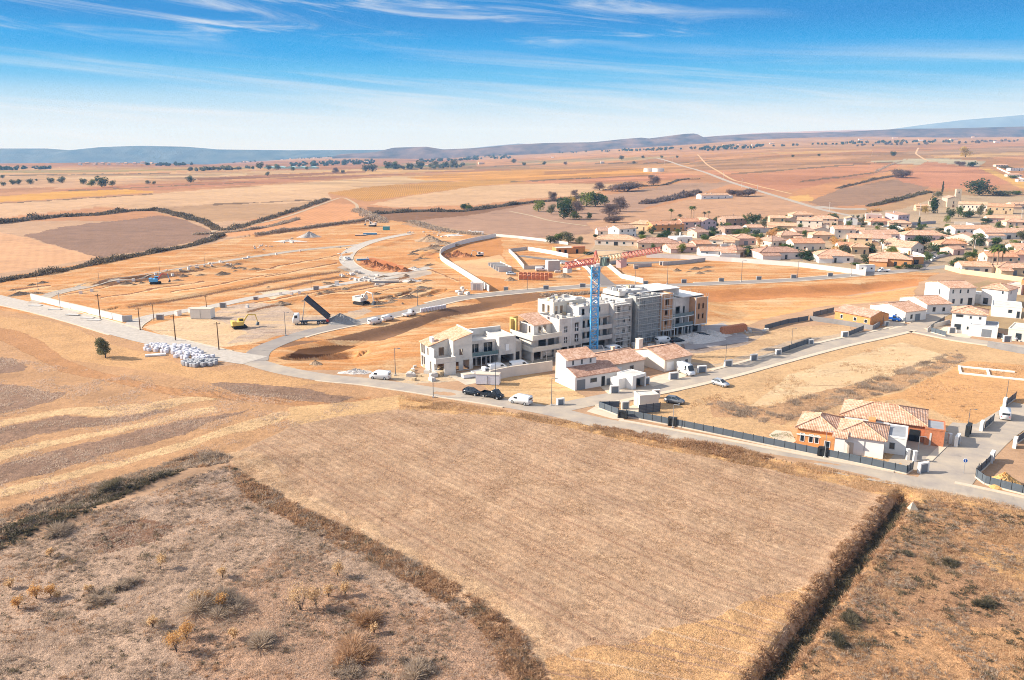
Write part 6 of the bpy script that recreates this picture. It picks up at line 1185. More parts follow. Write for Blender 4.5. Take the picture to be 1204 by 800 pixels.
def vehicle(kindk, px, py, heading, m, label, cat='car', name=None, grp=None, scale=1.0):
    p = P(px, py); name = name or {'van': 'van', 'car': 'parked_car', 'pickup': 'pickup', 'camper': 'van'}[kindk]
    t = thing(name, label, cat, p, radians(heading), grp); t.scale = (scale,) * 3; W_ = .9
    b = MB()
    if kindk == 'car':
        loft(b, [(-2.1, .70, .70, .45, .85), (-2.0, .84, .80, .30, .98), (-1.3, .88, .84, .22, 1.02), (.9, .88, .84, .22, .98), (1.7, .86, .78, .25, .84), (2.1, .72, .66, .35, .68)]); o = b.build('body', m, t, True)
        g = MB(); loft(g, [(-1.95, .78, .62, .96, 1.02), (-1.45, .80, .60, .98, 1.44), (.15, .80, .60, .98, 1.46), (1.05, .78, .70, .94, 1.0)]); g.build('cabin_glass', GLASS, t)
        MB().box(-1.42, .18, -.585, .585, 1.462, 1.50).build('roof', m, t)
        for y in (-.72, .72): MB().tube((-1.5, y * .86, 1.42), (-1.95, y * 1.08, 1.0), .05, None, 5).tube((.15, y * .86, 1.44), (1.02, y * 1.08, .99), .045, None, 5).tube((-.5, y * .86, 1.46), (-.5, y * 1.13, .99), .05, None, 5).build('roof_pillar', m, t)
        ws, ty = [(-1.3, .78), (-1.3, -.78), (1.3, .78), (1.3, -.78)], .33
    elif kindk in ('van', 'camper'):
        hh = 1.95 if kindk == 'van' else 2.6; Lr = -2.5 if kindk == 'van' else -2.9
        loft(b, [(Lr, .90, .80, .35, hh - .05), (Lr + .15, .94, .84, .28, hh), (.75, .94, .84, .25, hh), (1.25, .94, .80, .25, hh - .16), (1.85, .94, .82, .25, 1.22), (2.35, .88, .76, .28, .98), (2.5, .74, .70, .38, .78)]); b.build('body', m, t, True)
        g = MB(); g.add([(1.29, -.74, hh - .2), (1.29, .74, hh - .2), (1.93, .80, 1.24), (1.93, -.80, 1.24)], [(0, 3, 2, 1)]); g.v = [(x + .015, y, z + .015) for x, y, z in g.v]; g.build('windscreen', GLASS, t)
        for y in (-1, 1): MB().add([(.35, y * .955, 1.2), (1.3, y * .955, 1.2), (1.05, y * .90, hh - .3), (.35, y * .90, hh - .3)], [(0, 1, 2, 3)]).build('side_window', GLASS, t)
        MB().box(Lr - .02, Lr + .01, -.66, .66, 1.2, hh - .35).build('rear_window', GLASS, t)
        ws, ty = [(-1.55, .84), (-1.55, -.84), (1.5, .84), (1.5, -.84)], .36
    elif kindk == 'pickup':
        loft(b, [(.0, .90, .80, .35, 1.85), (.15, .92, .82, .3, 1.92), (.9, .92, .82, .3, 1.92), (1.55, .92, .80, .3, 1.15), (2.2, .86, .76, .3, .95), (2.4, .74, .70, .4, .78)]); b.build('cab', m, t, True)
        MB().box(-2.9, -.05, -.95, .95, .62, .78).box(-2.9, -.05, -.95, -.9, .782, 1.15).box(-2.9, -.05, .9, .95, .782, 1.15).box(-2.9, -2.85, -.9, .9, .782, 1.15).build('flatbed', m, t)
        g = MB(); g.add([(.95, -.76, 1.86), (.95, .76, 1.86), (1.56, .78, 1.2), (1.56, -.78, 1.2)], [(0, 3, 2, 1)]); g.v = [(x + .03, y, z + .03) for x, y, z in g.v]; g.build('windscreen', GLASS, t)
        for y in (-1, 1): MB().add([(.25, y * .935, 1.15), (1.3, y * .935, 1.15), (.95, y * .875, 1.7), (.25, y * .875, 1.7)], [(0, 1, 2, 3)]).build('side_window', GLASS, t)
        ws, ty = [(-2.0, .80), (-2.0, -.80), (1.5, .82), (1.5, -.82)], .36
    for x, y in ws: wheel(t, x, y, ty)
    x = 2.38 if kindk in ('van', 'camper') else (2.28 if kindk == 'pickup' else 1.98); z = .82 if kindk != 'car' else .66
    for y in (-.62, .62): MB().cbox((x, y, z), (.12, .26, .16)).build('headlight', KERB, t)
    xr = {'van': -2.5, 'camper': -2.9, 'pickup': -2.9, 'car': -2.06}[kindk]
    for y in (-.72, .72): MB().cbox((xr, y, .86), (.06, .12, .26)).build('tail_light', REDP, t)
    return t
def hd(a, b): p, q = P(*a), P(*b); return math.degrees(atan2(q[1] - p[1], q[0] - p[0]))
LD = hd((566, 462), (620, 472))
vehicle('van', 447, 445.5, hd((460, 446), (436, 444)), WHITEP, 'white van parked at the road left of the pale villa', 'van')
vehicle('car', 555, 464, LD, CARDARK, 'dark estate car, left one of the two dark cars on the lower road'); vehicle('pickup', 580, 468, LD, CARDARK, 'dark pickup behind the white van on the lower road', 'pickup')
vehicle('van', 612, 474.5, LD + 180, WHITEP, 'white van on the lower road in front of the bare sloping lot', 'van'); vehicle('car', 793, 474, -28, CARGREY, 'dark grey car on the orange lot beside the pale shed'); vehicle('car', 847, 453.5, -52, SILVER, 'silver car on the orange lot by the road branch')
vehicle('camper', 807, 440, -66, WHITEP, 'tall white van facing the road before the chimney house', 'van')
vehicle('van', 1181, 491, 62, WHITEP, 'white van with a dark rear window on the side road', 'van'); vehicle('pickup', 1049, 377.5, -35, CARBLUE, 'bright blue pickup beside the orange brick house', 'pickup'); vehicle('car', 1199, 400.5, 10, SILVER, 'silver car in front of the cream house at the picture edge')
vehicle('pickup', 1038, 320, 176, WHITEP, 'white pickup beside the white site cabin', 'pickup'); vehicle('car', 1097, 304, -70, CARGREY, 'grey car parked in the village street'); vehicle('car', 733, 312.5, 4, CARDARK, 'dark car on the road right of the crane')
HR = hd((430, 379), (470, 369))
vehicle('van', 441, 381, HR, WHITEP, 'white small van, first of the two behind the gravel heap', 'van'); vehicle('van', 456, 377, HR, WHITEP, 'white small van, second of the two behind the gravel heap', 'van', scale=.9); vehicle('pickup', 482, 371.5, HR, WHITEP, 'white works pickup near the row of white bags', 'pickup')
vehicle('pickup', 568, 441, 28, WHITEP, 'white flatbed in front of the villa garages', 'pickup'); vehicle('van', 585, 436, 30, WHITEP, 'white van close to the villa garages', 'van'); vehicle('van', 611, 433, 25, WHITEP, 'white van at the right end of the villa', 'van')
vehicle('van', 722, 414, 30, WHITEP, 'white van in the shade left of the square chimney', 'van'); vehicle('car', 735, 416, 30, CARDARK, 'dark car in the shade between white vans at the flats'); vehicle('van', 780, 403.5, 30, WHITEP, 'bluish white van in the shade behind the chimney', 'van'); vehicle('car', 796, 403, 20, CARDARK, 'dark car in the shade at the foot of the brown panel'); vehicle('van', 646, 418.5, 28, WHITEP, 'white van half hidden behind the white side wall', 'van')
vehicle('car', 601, 323.5, -20, SILVER, 'silver car left of the stacked bricks'); vehicle('van', 636, 319, 8, WHITEP, 'pale van behind the stacked bricks', 'van'); vehicle('car', 664, 311, 5, WHITEP, 'white car right of the block hut'); vehicle('car', 409, 306, 80, WHITEP, 'white car on the curved site road')
vehicle('van', 714, 418.5, 32, STEEL, 'grey van in the shade close to the crane base', 'van'); vehicle('car', 827, 397, 15, CARDARK, 'dark car beside the pale rubble heap')
# tipping lorry
lt = thing('tipper_lorry', 'white lorry with its long dark tipping body raised over a gravel heap', 'lorry', P(366, 381), radians(hd((350, 381.5), (386, 380))) + pi)
loft(MB(), [(3.4, 1.2, 1.15, .7, 3.3), (3.6, 1.25, 1.2, .6, 3.5), (4.9, 1.25, 1.2, .6, 3.45), (5.4, 1.25, 1.15, .6, 2.2), (5.5, 1.2, 1.1, .7, 2.0)]).build('cab', WHITEP, lt, True)
MB().box(5.12, 5.3, -1.0, 1.0, 2.3, 3.1).build('windscreen', GLASS, lt); MB().box(4.0, 4.9, 1.22, 1.27, 2.2, 3.1).box(4.0, 4.9, -1.27, -1.22, 2.2, 3.1).build('side_window', GLASS, lt)
MB().box(-4.8, 3.4, -.5, .5, .85, 1.15).build('chassis', GREYM, lt); tb = MB(); tb.box(0, 9.4, -1.2, 1.2, 0, .12).box(0, 9.4, -1.2, -1.08, .12, 1.5).box(0, 9.4, 1.08, 1.2, .12, 1.5).box(9.28, 9.4, -1.08, 1.08, .12, 1.7)
ta = radians(44); tb.v = [(-5.0 + x * cos(ta) - z * sin(ta), y, 1.3 + x * sin(ta) + z * cos(ta)) for x, y, z in tb.v]; tb.build('tipping_body', mat('tipper_grey', (.05, .06, .08), .5, 1, .1), lt)
MB().tube((2.6, 0, 1.2), (-5 + 9 * cos(ta), 0, 1.3 + 9 * sin(ta)), .14, .1, 8).build('hydraulic_ram', STEEL, lt); MB().box(-5.3, -4.6, -1.2, 1.2, .7, 1.3).build('tail_bar', REDP, lt)
for x in (4.4, 2.6, 1.6, -2.2, -3.3, -4.3):
    for y in (-1.05, 1.05): wheel(lt, x, y, .5, .32)
# diggers
def digger(px, py, rz, m, label, s=1.0, arm=1):
    t = thing('excavator', label, 'excavator', P(px, py), radians(rz)); t.scale = (s,) * 3
    for y in (-1.1, 1.1): MB().yprism([(-1.8, 0), (1.8, 0), (2.2, .4), (1.8, .85), (-1.8, .85), (-2.2, .4)], y - .3, y + .3).build('track', RUBBER, t)
    MB().box(-2.3, 1.0, -1.3, 1.3, 1.0, 2.1).box(-2.3, -1.3, -1.3, 1.3, 2.1, 2.4).build('engine_housing', m, t); c = loft(MB(), [(-.2, .6, .55, 1.6, 2.95), (1.2, .6, .5, 1.5, 2.9), (1.5, .6, .5, 1.5, 2.2)]); c.v = [(x, y + .7, z) for x, y, z in c.v]; cb = c.build('cab', m, t)
    MB().box(.1, 1.2, 1.285, 1.32, 1.8, 2.7).box(.1, 1.2, .08, .11, 1.8, 2.7).build('cab_window', GLASS, cb)
    MB().path([(.8, -.3, 1.6), (2.6, -.3, 4.0), (4.8, -.3, 3.7)], .24, 6, .18).build('boom', m, t); MB().tube((4.7, -.3, 3.9), (5.3, -.3, 1.5), .17, .12).build('stick', m, t); MB().yprism([(4.7, .5), (5.6, .4), (5.7, 1.3), (5.2, 1.5)], -.8, .2).build('bucket', GREYM, t)
    return t
WP2 = mat('dusty_white_paint', (.66, .63, .58), .5, 1, .12)
digger(282, 386, 30, YELP, 'yellow and white excavator on the dusty plot'); digger(425, 358, -35, WP2, 'white excavator digging beside the soil piles', 1.2); digger(438, 266.5, 160, WP2, 'white excavator at the back of the site', 1.15); digger(183, 334, 20, BLUEP, 'small blue machine with a red arm at the dark pit'); 
bpy.data.objects[[o.name for o in COL.objects if o.name.startswith('boom')][-1]].data.materials[0] = REDP
digger(564, 301.5, 200, WP2, 'white mini excavator beside the red soil pile', .8)
# cabins and containers
def cabin(px, py, rz, L_, W_, h, m, label, name='site_cabin', cat='cabin', win=True):
    t = thing(name, label, cat, P(px, py), radians(rz)); MB().box(-L_ / 2, L_ / 2, 0, W_, .15, h).build('body', m, t); MB().box(-L_ / 2 - .05, L_ / 2 + .05, -.05, W_ + .05, h + .002, h + .1).build('roof', KERB, t); MB().box(-L_ / 2 + .2, -L_ / 2 + .4, .1, W_ - .1, -.1, .148).box(L_ / 2 - .4, L_ / 2 - .2, .1, W_ - .1, -.1, .148).build('skid', GREYM, t)
    if win:
        for k in (-.28, .28): pane_window(t, ('f', 0), (k * L_, 1.6), 1.0, .9)
    else: panel(t, ('f', 0), (0, h / 2), .12, h * .8, STEEL, 'door_bar')
    return t
cabin(236, 375.5, -4, 6.6, 3.4, 3.2, mat('site_cabin_cream', (.74, .70, .62), .6, 1, .05), 'cream windowless container on the dusty plot', 'container', 'container', False)
cabin(1019, 320, 0, 7.2, 3, 3.0, WHITEP, 'white site cabin with two windows by the upper road'); cabin(454, 271, 0, 4.4, 2.5, 2.6, TEAL, 'teal container at the back of the site', 'container', 'container', False); cabin(435, 276.3, 6, 8.6, 2.2, 1.1, BLUEP, 'low blue skip lying at the back of the site', 'skip', 'skip', False); cabin(424, 277.5, 6, 7, 2, .5, CONCD, 'flat dark trench sheet left of the blue skip', 'trench_sheet', 'sheet', False)
cabin(600, 413.5 + 1, 34, 6, 2.4, 1.5, WHITEP, 'white skip between the villa and the flats', 'skip', 'skip', False)
cabin(427, 306.5, 20, 6, 1.2, .8, BLUEP, 'blue kerb stack on the curved site road', 'kerb_stack', 'kerbs', False); cabin(453, 333, 10, 11, 2.0, .9, CONC, 'grey stack of precast kerbs at the site road end', 'kerb_stack', 'kerbs', False)
cabin(573, 453, -8, 5.4, 2.2, 2.4, mat('white_tarp', (.72, .72, .76), .7, 2, .1), 'white wrapped stack at the end of the retaining wall', 'wrapped_stack', 'stack', False); cabin(560, 444, 25, 6.5, 1.6, .9, mat('white_tarp', (.72, .72, .76), .7, 2, .1), 'low white bundle beside the wrapped stack', 'bundle', 'bundle', False)

# stacked goods
def bag_mesh():
    v, f = [], []
    mb = MB(); n = 16
    for k, (r_, z) in enumerate(((.42, 0), (.49, .12), (.52, .5), (.50, .9), (.42, 1.0), (.10, 1.03))):
        for i in range(n):
            a = 2 * pi * (i + .5) / n; sq = 1 / (abs(cos(a)) ** 9 + abs(sin(a)) ** 9) ** (1 / 9); mb.v.append((r_ * sq * cos(a) * (1 + .03 * sin(5 * a + k)), r_ * sq * sin(a), z))
    for k in range(5):
        for i in range(n): mb.f.append((k * n + i, k * n + (i + 1) % n, (k + 1) * n + (i + 1) % n, (k + 1) * n + i))
    mb.f.append(tuple(range(5 * n, 6 * n))); mb.f.append(tuple(range(n - 1, -1, -1))); return mb
def bag(label, grp, m, loc, s, rz):
    global _bag
    key = m.name
    if key not in BAGS:
        t = thing('bulk_bag', label, 'bulk bag', loc, rz, grp); bag_mesh().build('sack', m, t, False); q = MB()
        for x in (-.4, .4):
            for y in (-.4, .4): q.tube((x, y, .95), (x * .6, y * .6, 1.12), .04, None, 4)
        q.build('lifting_loop', m, t); BAGS[key] = t
    else: t = copy_tree(BAGS[key], loc, rz, label, None, grp); t['group'] = grp
    t.scale = s; return t
BAGS = {}
def bags(poly, n, m, label, grp, smin=.95, seed=0, zs=1.0, tries=4000):
    r = np.random.default_rng(seed); pg = fl(poly); xs = [k[0] for k in pg]; ys = [k[1] for k in pg]; c0 = ((xs[0] + xs[-1]) / 2, min(ys)); out = []; ca_, sa_ = cos(-.42), sin(-.42)
    for j in range(-22, 23):
        for i in range(-26, 27):
            u, v = i * 1.22 + r.normal() * .1, j * 1.3 + r.normal() * .1; x, y = sum(xs) / len(xs) + u * ca_ - v * sa_, sum(ys) / len(ys) + u * sa_ + v * ca_
            if inside(np.array([x]), np.array([y]), pg)[0] and r.random() > .08: out.append((x, y))
    if len(out) > n: out = [out[k] for k in sorted(r.permutation(len(out))[:n])]
    for x, y in out: bag(label, grp, m, (x, y, Tz(x, y)), (smin * .98 + r.random() * .12, smin * .98 + r.random() * .12, zs * (smin * .85 + r.random() * .25)), -.42 + r.normal() * .08)
bags([(170, 409), (178, 406.5), (220, 408), (232, 413), (252, 421), (243, 427), (212, 424), (200, 417), (172, 414)], 74, BAGW, 'white bulk bag standing in the big cluster by the road bend', 'white bulk bags by the road bend', 1.0, 3)
bags([(212, 427), (240, 424.5), (256, 426), (256, 430.5), (230, 432.5), (214, 430)], 30, BAGG, 'grey wrapped pallet in the front row of the bag cluster', 'grey wrapped pallets before the bulk bags', 1.05, 4)
a, b_ = P(496, 367.5), P(523, 363)
for i in range(9): k = i / 8; bag('white bag in the single row along the upper road', 'row of white bags along the upper road', BAGW, (a[0] + (b_[0] - a[0]) * k, a[1] + (b_[1] - a[1]) * k, 0 + Tz(a[0] + (b_[0] - a[0]) * k, a[1] + (b_[1] - a[1]) * k)), (.95, 1.0, 1.35), .2)
o = MB().cbox((0, 0, .25), (5, 1.3, .4)).build('concrete_slab', WHITE); o.location = P(183, 418.5); o.rotation_euler = (0, 0, .3); tag(o, 'white slab lying in front of the bulk bags', 'slab')
def bricks(px, py, rz, label, s=1.0, m=None, grp='pallets of orange hollow bricks'):
    t = thing('brick_pallet', label, 'pallet', P(px, py), rz, grp); MB().box(-.6, .6, -.5, .5, 0, .14).build('pallet', WOODP, t); MB().box(-.58, .58, -.48, .48, .141, 1.3).box(-.5, .3, -.45, .4, 1.302, 1.5).build('brick_stack', m or TERRA, t); t.scale = (s,) * 3; return t
RB = mat('orange_red_brick', (.60, .24, .12), .9, 3, .25)
for i in range(15):
    k = i % 8; px, py = 612 + k * 5.0, (326.0 if i < 8 else 329.0) + .15 * k; bricks(px, py, .2, '%s pallet of red bricks in the %s row beside the block hut' % (words_[k], 'back' if i < 8 else 'front'), 1.45, RB)
for i in range(8): bricks(851 + i * 3.2, 394 - i * .55, .35, '%s stacked orange brick pallet of the row right of the flats' % words_[i], 1.6, RB)
# heaps of soil, gravel and rubble
HM = {'gravel': mat('gravel_heap', (.27, .26, .25), .95, 3, .3, .6), 'red': mat('red_soil', (.46, .20, .09), .95, 2, .35, .8), 'brown': mat('brown_soil', (.36, .25, .16), .95, 2, .3, .8), 'sand': mat('orange_sand', (.60, .35, .13), .95, 2, .25, .6), 'pale': mat('pale_rubble', (.60, .55, .50), .95, 2, .25, .8), 'grey': mat('grey_sand', (.44, .40, .36), .95, 2, .25, .6)}
def heap(px, py, rx, ry, h, m, label, rz=0, seed=0, lump=.25, name=None):
    p = P(px, py); n1, n2 = 40, 16; rr = np.random.default_rng(seed + int(px * 3)); v = []; ph = rr.uniform(0, 6, 8)
    for j in range(n2 + 1):
        q = j / n2
        for i in range(n1):
            a = 2 * pi * i / n1; e = 1 + .16 * sin(2 * a + ph[0]) + .10 * sin(3 * a + ph[1]) + .07 * sin(7 * a + ph[2]); r_ = 1 - q
            z = h * (q ** 1.1) * (1 + lump * (rr.random() - .5)) - .25 * (j == 0); v.append((rx * e * r_ + lump * .4 * (rr.random() - .5), 0, z)); x0 = v[-1][0]; v[-1] = (x0 * cos(a), (x0 / rx * ry) * sin(a), z)
    f = [(j * n1 + i, j * n1 + (i + 1) % n1, (j + 1) * n1 + (i + 1) % n1, (j + 1) * n1 + i) for j in range(n2) for i in range(n1)]
    mb = MB(); mb.v, mb.f = v, f; o = mb.build(name or 'heap', HM[m], None, False); o.location = p; o.rotation_euler = (0, 0, rz); return tag(o, label, 'heap')
heap(400, 379, 6.5, 4, 2.7, 'gravel', 'dark gravel heap under the raised lorry body', .2); heap(364, 279, 7, 5, 3.4, 'grey', 'grey gravel heap at the back of the site'); heap(505, 284, 9, 6, 3.8, 'brown', 'brown soil heap with a pale side near the white kerbs'); heap(1180, 569, 3.2, 2.4, 1.9, 'sand', 'orange sand heap inside the corner fence')
for i, q in enumerate([(432, 311, 4, 3, 2), (442, 314, 5, 3, 2.4), (455, 317, 5, 3, 2.2), (466, 319, 4, 3, 1.9), (476, 319.5, 4, 3, 1.6)]): heap(*q, 'red', ('leftmost red soil lump inside the road curve', 'second red soil lump inside the road curve', 'middle red soil lump inside the road curve', 'fourth red soil lump inside the road curve', 'last red soil lump inside the road curve')[i], 0, i, .7)
for i, q in enumerate([(528, 302.5, 4.5, 3, 1.9), (538, 301, 5, 3, 2.3), (548, 302, 5, 3, 1.6), (522, 300.5, 3, 3, 1.2)]): heap(*q, 'red', ('left big red soil pile inside the curving white wall', 'highest red soil pile inside the curving white wall', 'right red soil pile inside the curving white wall', 'small red soil pile touching the curving white wall')[i], 0, i + 9, .7)
for i, q in enumerate([(487, 317, 4, 2.5, 1.1), (484, 331, 5, 2.5, .8), (340, 284, 9, 4, .9), (560, 263 + 10, 6, 4, .7), (533, 277, 8, 4, .8)]): heap(*q, 'pale', ('pale rubble pile right of the red soil lumps', 'pale concrete rubble at the site road end', 'pale rubble patch left of the grey gravel heap', 'pale rubble at the edge of the dry field', 'pale rubble near the brown soil heap')[i], 0, i + 20, .8)
for i, q in enumerate([(508, 293, 8, 3, 1.6), (522, 287.5, 9, 3, 1.7), (330, 357.5, 3, 2, .9), (600, 320 + 10, 2.5, 2, 1.4), (618, 327.5, 3, 2, 1.6), (663, 326, 4, 2.5, 1.5)]): heap(*q, 'brown', ('brown bank of soil outside the curving white wall, left', 'brown bank of soil outside the curving white wall, right', 'small brown heap at the dark pit edge', 'brown heap beside the silver car', 'brown heap at the left end of the brick pallets', 'brown heap at the right end of the brick pallets')[i], 0, i + 30, .5)
heap(815, 399.5, 11, 5, 1.8, 'pale', 'pale rubble heap in the shade of the flats', .5, 50, .5); heap(833, 395, 7, 4, 1.6, 'pale', 'second pale rubble heap beside the dark car', .5, 51, .6); heap(371, 428.5, 2.0, 1.6, 1.0, 'brown', 'small dark soil cone on the lowered orange plot', 0, 52, .3); heap(419, 438.5, 4, 1.8, .9, 'pale', 'pale rubble pile behind the white van by the villa', 0, 53, .7)
for i in range(20):   # builder's clutter before the villa
    px, py = random.uniform(470, 520), random.uniform(431, 448); s = random.uniform(.5, 1.5); o = MB().cbox((0, 0, s * .3), (s * 1.4, s, s * .6)).cbox((.1, 0, s * .6 + .06), (s * 1.2, s * .8, .12)).build('building_materials', random.choice([WOODP, BLOCKW, WHITE, CONC, WOODP])); o.location = P(px, py); o.rotation_euler = (0, 0, random.uniform(0, 3)); tag(o, 'stack of building materials on the ground before the pale villa', 'materials', 'stacks of building materials before the villa')
# round traffic sign
t = thing('road_sign', 'round blue sign on a thin post at the side road corner', 'sign', P(1133, 557), radians(-12)); MB().tube((0, 0, 0), (0, 0, 2.6), .04).build('post', STEEL, t); MB().tube((0, -.03, 2.3), (0, -.06, 2.3), .38, None, 20).build('sign_face', WHITEP, t); MB().tube((0, -.062, 2.3), (0, -.07, 2.3), .30, None, 20).build('blue_disc', CARBLUE, t); MB().box(-.04, .04, -.08, -.071, 2.1, 2.5).build('arrow', WHITEP, t)
# ------------------------------------------------------------------ vegetation
R_ = np.random.default_rng(77)
def quads(pts, size, asp=1.0, up=0.0):
    """one small leaf-shaped quad at each point, turned at random"""
    n = len(pts); a = R_.normal(size=(n, 3)); a[:, 2] += up; a /= np.linalg.norm(a, axis=1)[:, None]; b_ = np.cross(a, R_.normal(size=(n, 3))); b_ /= np.linalg.norm(b_, axis=1)[:, None]
    s = np.broadcast_to(np.asarray(size, float), (n,))[:, None]; A_, B_ = a * s * asp, b_ * s
    V = np.stack([pts - A_, pts - B_ * .55, pts + A_, pts + B_ * .55], 1).reshape(-1, 3); return V, np.arange(4 * n).reshape(n, 4)
def tufts(p, h, blades, wd, lean=.5, hv=.6):
    """blades of dry grass or twigs standing on the points p (n,3)"""
    n = len(p); k = n * blades; base = np.repeat(p, blades, 0).astype(float); hh = np.repeat(np.broadcast_to(np.asarray(h, float), (n,)), blades) * (1 - hv * R_.random(k))
    ang = R_.uniform(0, 2 * pi, k); sprd = np.repeat(np.broadcast_to(np.asarray(h, float), (n,)), blades) * .45
    base[:, 0] += R_.normal(size=k) * sprd; base[:, 1] += R_.normal(size=k) * sprd; base[:, 2] -= .03
    tip = base.copy(); ln = lean * hh * R_.random(k); tip[:, 0] += np.cos(ang) * ln; tip[:, 1] += np.sin(ang) * ln; tip[:, 2] += hh
    a2 = R_.uniform(0, 2 * pi, k); w_ = np.repeat(np.broadcast_to(np.asarray(wd, float), (n,)), blades); dx, dy = np.cos(a2) * w_, np.sin(a2) * w_
    l = base.copy(); l[:, 0] -= dx; l[:, 1] -= dy; r = base.copy(); r[:, 0] += dx; r[:, 1] += dy
    return np.stack([l, r, tip], 1).reshape(-1, 3), np.arange(3 * k).reshape(k, 3), k
def domes(name, p, r0, blades, m, wd=.03, flat_=.75, tall=1.0):
    """low shrubs: each a dome of thin twigs springing from its root"""
    n = len(p); rr = r0 * (.35 + 1.1 * R_.random(n) ** 2.2); k = n * blades; c = np.repeat(p, blades, 0); r = np.repeat(rr, blades)
    a = R_.uniform(0, 2 * pi, k); e = np.arccos(R_.random(k) * .98); L_ = r * (.6 + .5 * R_.random(k)); d = np.stack([np.sin(e) * np.cos(a), np.sin(e) * np.sin(a), np.cos(e) * flat_ * tall], 1)
    b_ = c + d * (r * .25)[:, None] * R_.random(k)[:, None]; b_[:, 2] -= .03; t = c + d * L_[:, None] + R_.normal(size=(k, 3)) * (.1 * r)[:, None]; t[:, 2] = np.maximum(t[:, 2], c[:, 2] + .03)
    s = np.cross(d, R_.normal(size=(k, 3))); s /= np.linalg.norm(s, axis=1)[:, None] + 1e-9; w_ = (wd * (.6 + .8 * R_.random(k)))[:, None]; q1 = b_ * .35 + t * .65 - s * w_; q2 = b_ * .35 + t * .65 + s * w_
    V = np.stack([b_, q1, t, q2], 1).reshape(-1, 3); tone = np.clip(np.repeat(R_.random(n), blades) * .75 + .15 + .2 * R_.normal(size=k), 0, 1)
    return kind(mesh_np(name, V, np.arange(4 * k).reshape(k, 4), m, None, tone), 'stuff')
L_GREEN = leaf_mat('leaf_green', (.05, .09, .022), (.17, .22, .05)); L_DARK = leaf_mat('leaf_dark_green', (.025, .055, .025), (.08, .125, .05)); L_OLIVE = leaf_mat('leaf_olive', (.09, .10, .05), (.23, .22, .12)); L_BRIGHT = leaf_mat('leaf_bright_green', (.10, .14, .02), (.30, .33, .07))
L_ORANGE = leaf_mat('leaf_orange', (.50, .26, .09), (.74, .46, .19)); L_YEL = leaf_mat('leaf_yellow', (.36, .24, .05), (.62, .44, .12)); L_PALEO = leaf_mat('leaf_pale_orange', (.52, .33, .16), (.78, .56, .32)); L_BARE = leaf_mat('bare_twigs', (.12, .085, .07), (.27, .20, .17)); L_RUST = leaf_mat('rust_brush', (.30, .17, .09), (.62, .40, .24)); L_BRUSH = leaf_mat('grey_brown_brush', (.24, .185, .14), (.58, .45, .33)); L_BRAM = leaf_mat('dark_bramble', (.06, .055, .035), (.22, .18, .11))
L_STRAW = leaf_mat('straw', (.42, .28, .17), (.74, .53, .36)); L_SCRUB = leaf_mat('dry_scrub', (.44, .34, .26), (.76, .60, .46)); L_HEDGE = leaf_mat('dark_hedge', (.06, .055, .04), (.26, .20, .14)); L_TAN = leaf_mat('tan_scrub', (.38, .24, .13), (.72, .50, .30)); BARK = mat('bark', (.13, .10, .08), .95, 4, .3); BARKP = mat('palm_bark', (.30, .22, .15), .95, 3, .25)
def lobes(kind_, seed):
    r = np.random.default_rng(seed); o = []
    if kind_ == 'round':
        for i in range(9): a = r.uniform(0, 6.28); q = r.uniform(.1, .6); z = .26 + .5 * (i / 8) + r.uniform(-.06, .06); o.append((q * cos(a) * .5, q * sin(a) * .5, z, r.uniform(.22, .31) * (1.1 - .35 * i / 8), r.uniform(.17, .24)))
    elif kind_ == 'column':
        for i in range(8): o.append((r.uniform(-.03, .03), r.uniform(-.03, .03), .1 + .8 * i / 7, .13 * (1 - .6 * (i / 7) ** 2), .13))
    elif kind_ == 'umbrella':
        for i in range(12): a = r.uniform(0, 6.28); q = r.uniform(.0, .75); o.append((q * cos(a), q * sin(a), .72 - .12 * q + r.uniform(-.05, .05), r.uniform(.25, .34), r.uniform(.13, .19)))
    elif kind_ == 'bush':
        for i in range(8): a = r.uniform(0, 6.28); q = r.uniform(.1, .6); o.append((q * cos(a), q * sin(a), r.uniform(.25, .6), r.uniform(.28, .42), r.uniform(.22, .36)))
    return o
def crown(kind_, seed, n, size, m, asp=1.0, hollow=.45):
    lb_ = lobes(kind_, seed); k = n // len(lb_); P_ = []
    for x, y, z, rr, rz_ in lb_:
        d = R_.normal(size=(k, 3)); d /= np.linalg.norm(d, axis=1)[:, None]; q = (hollow + (1 - hollow) * R_.random(k) ** .5)[:, None] * (1 + .22 * np.sin(d[:, :1] * 5 + seed) * np.sin(d[:, 1:2] * 6)); P_.append(np.array([x, y, z]) + d * q * np.array([rr, rr, rz_]))
    P_ = np.concatenate(P_); P_[:, 2] = np.maximum(P_[:, 2], .02); V, F_ = quads(P_, size * (.6 + .8 * R_.random(len(P_))), asp, .3)
    o = mesh_np('crown', V, F_, m, None, R_.random(len(F_)) * .7 + .3 * R_.random()); return o
PROTO = {}
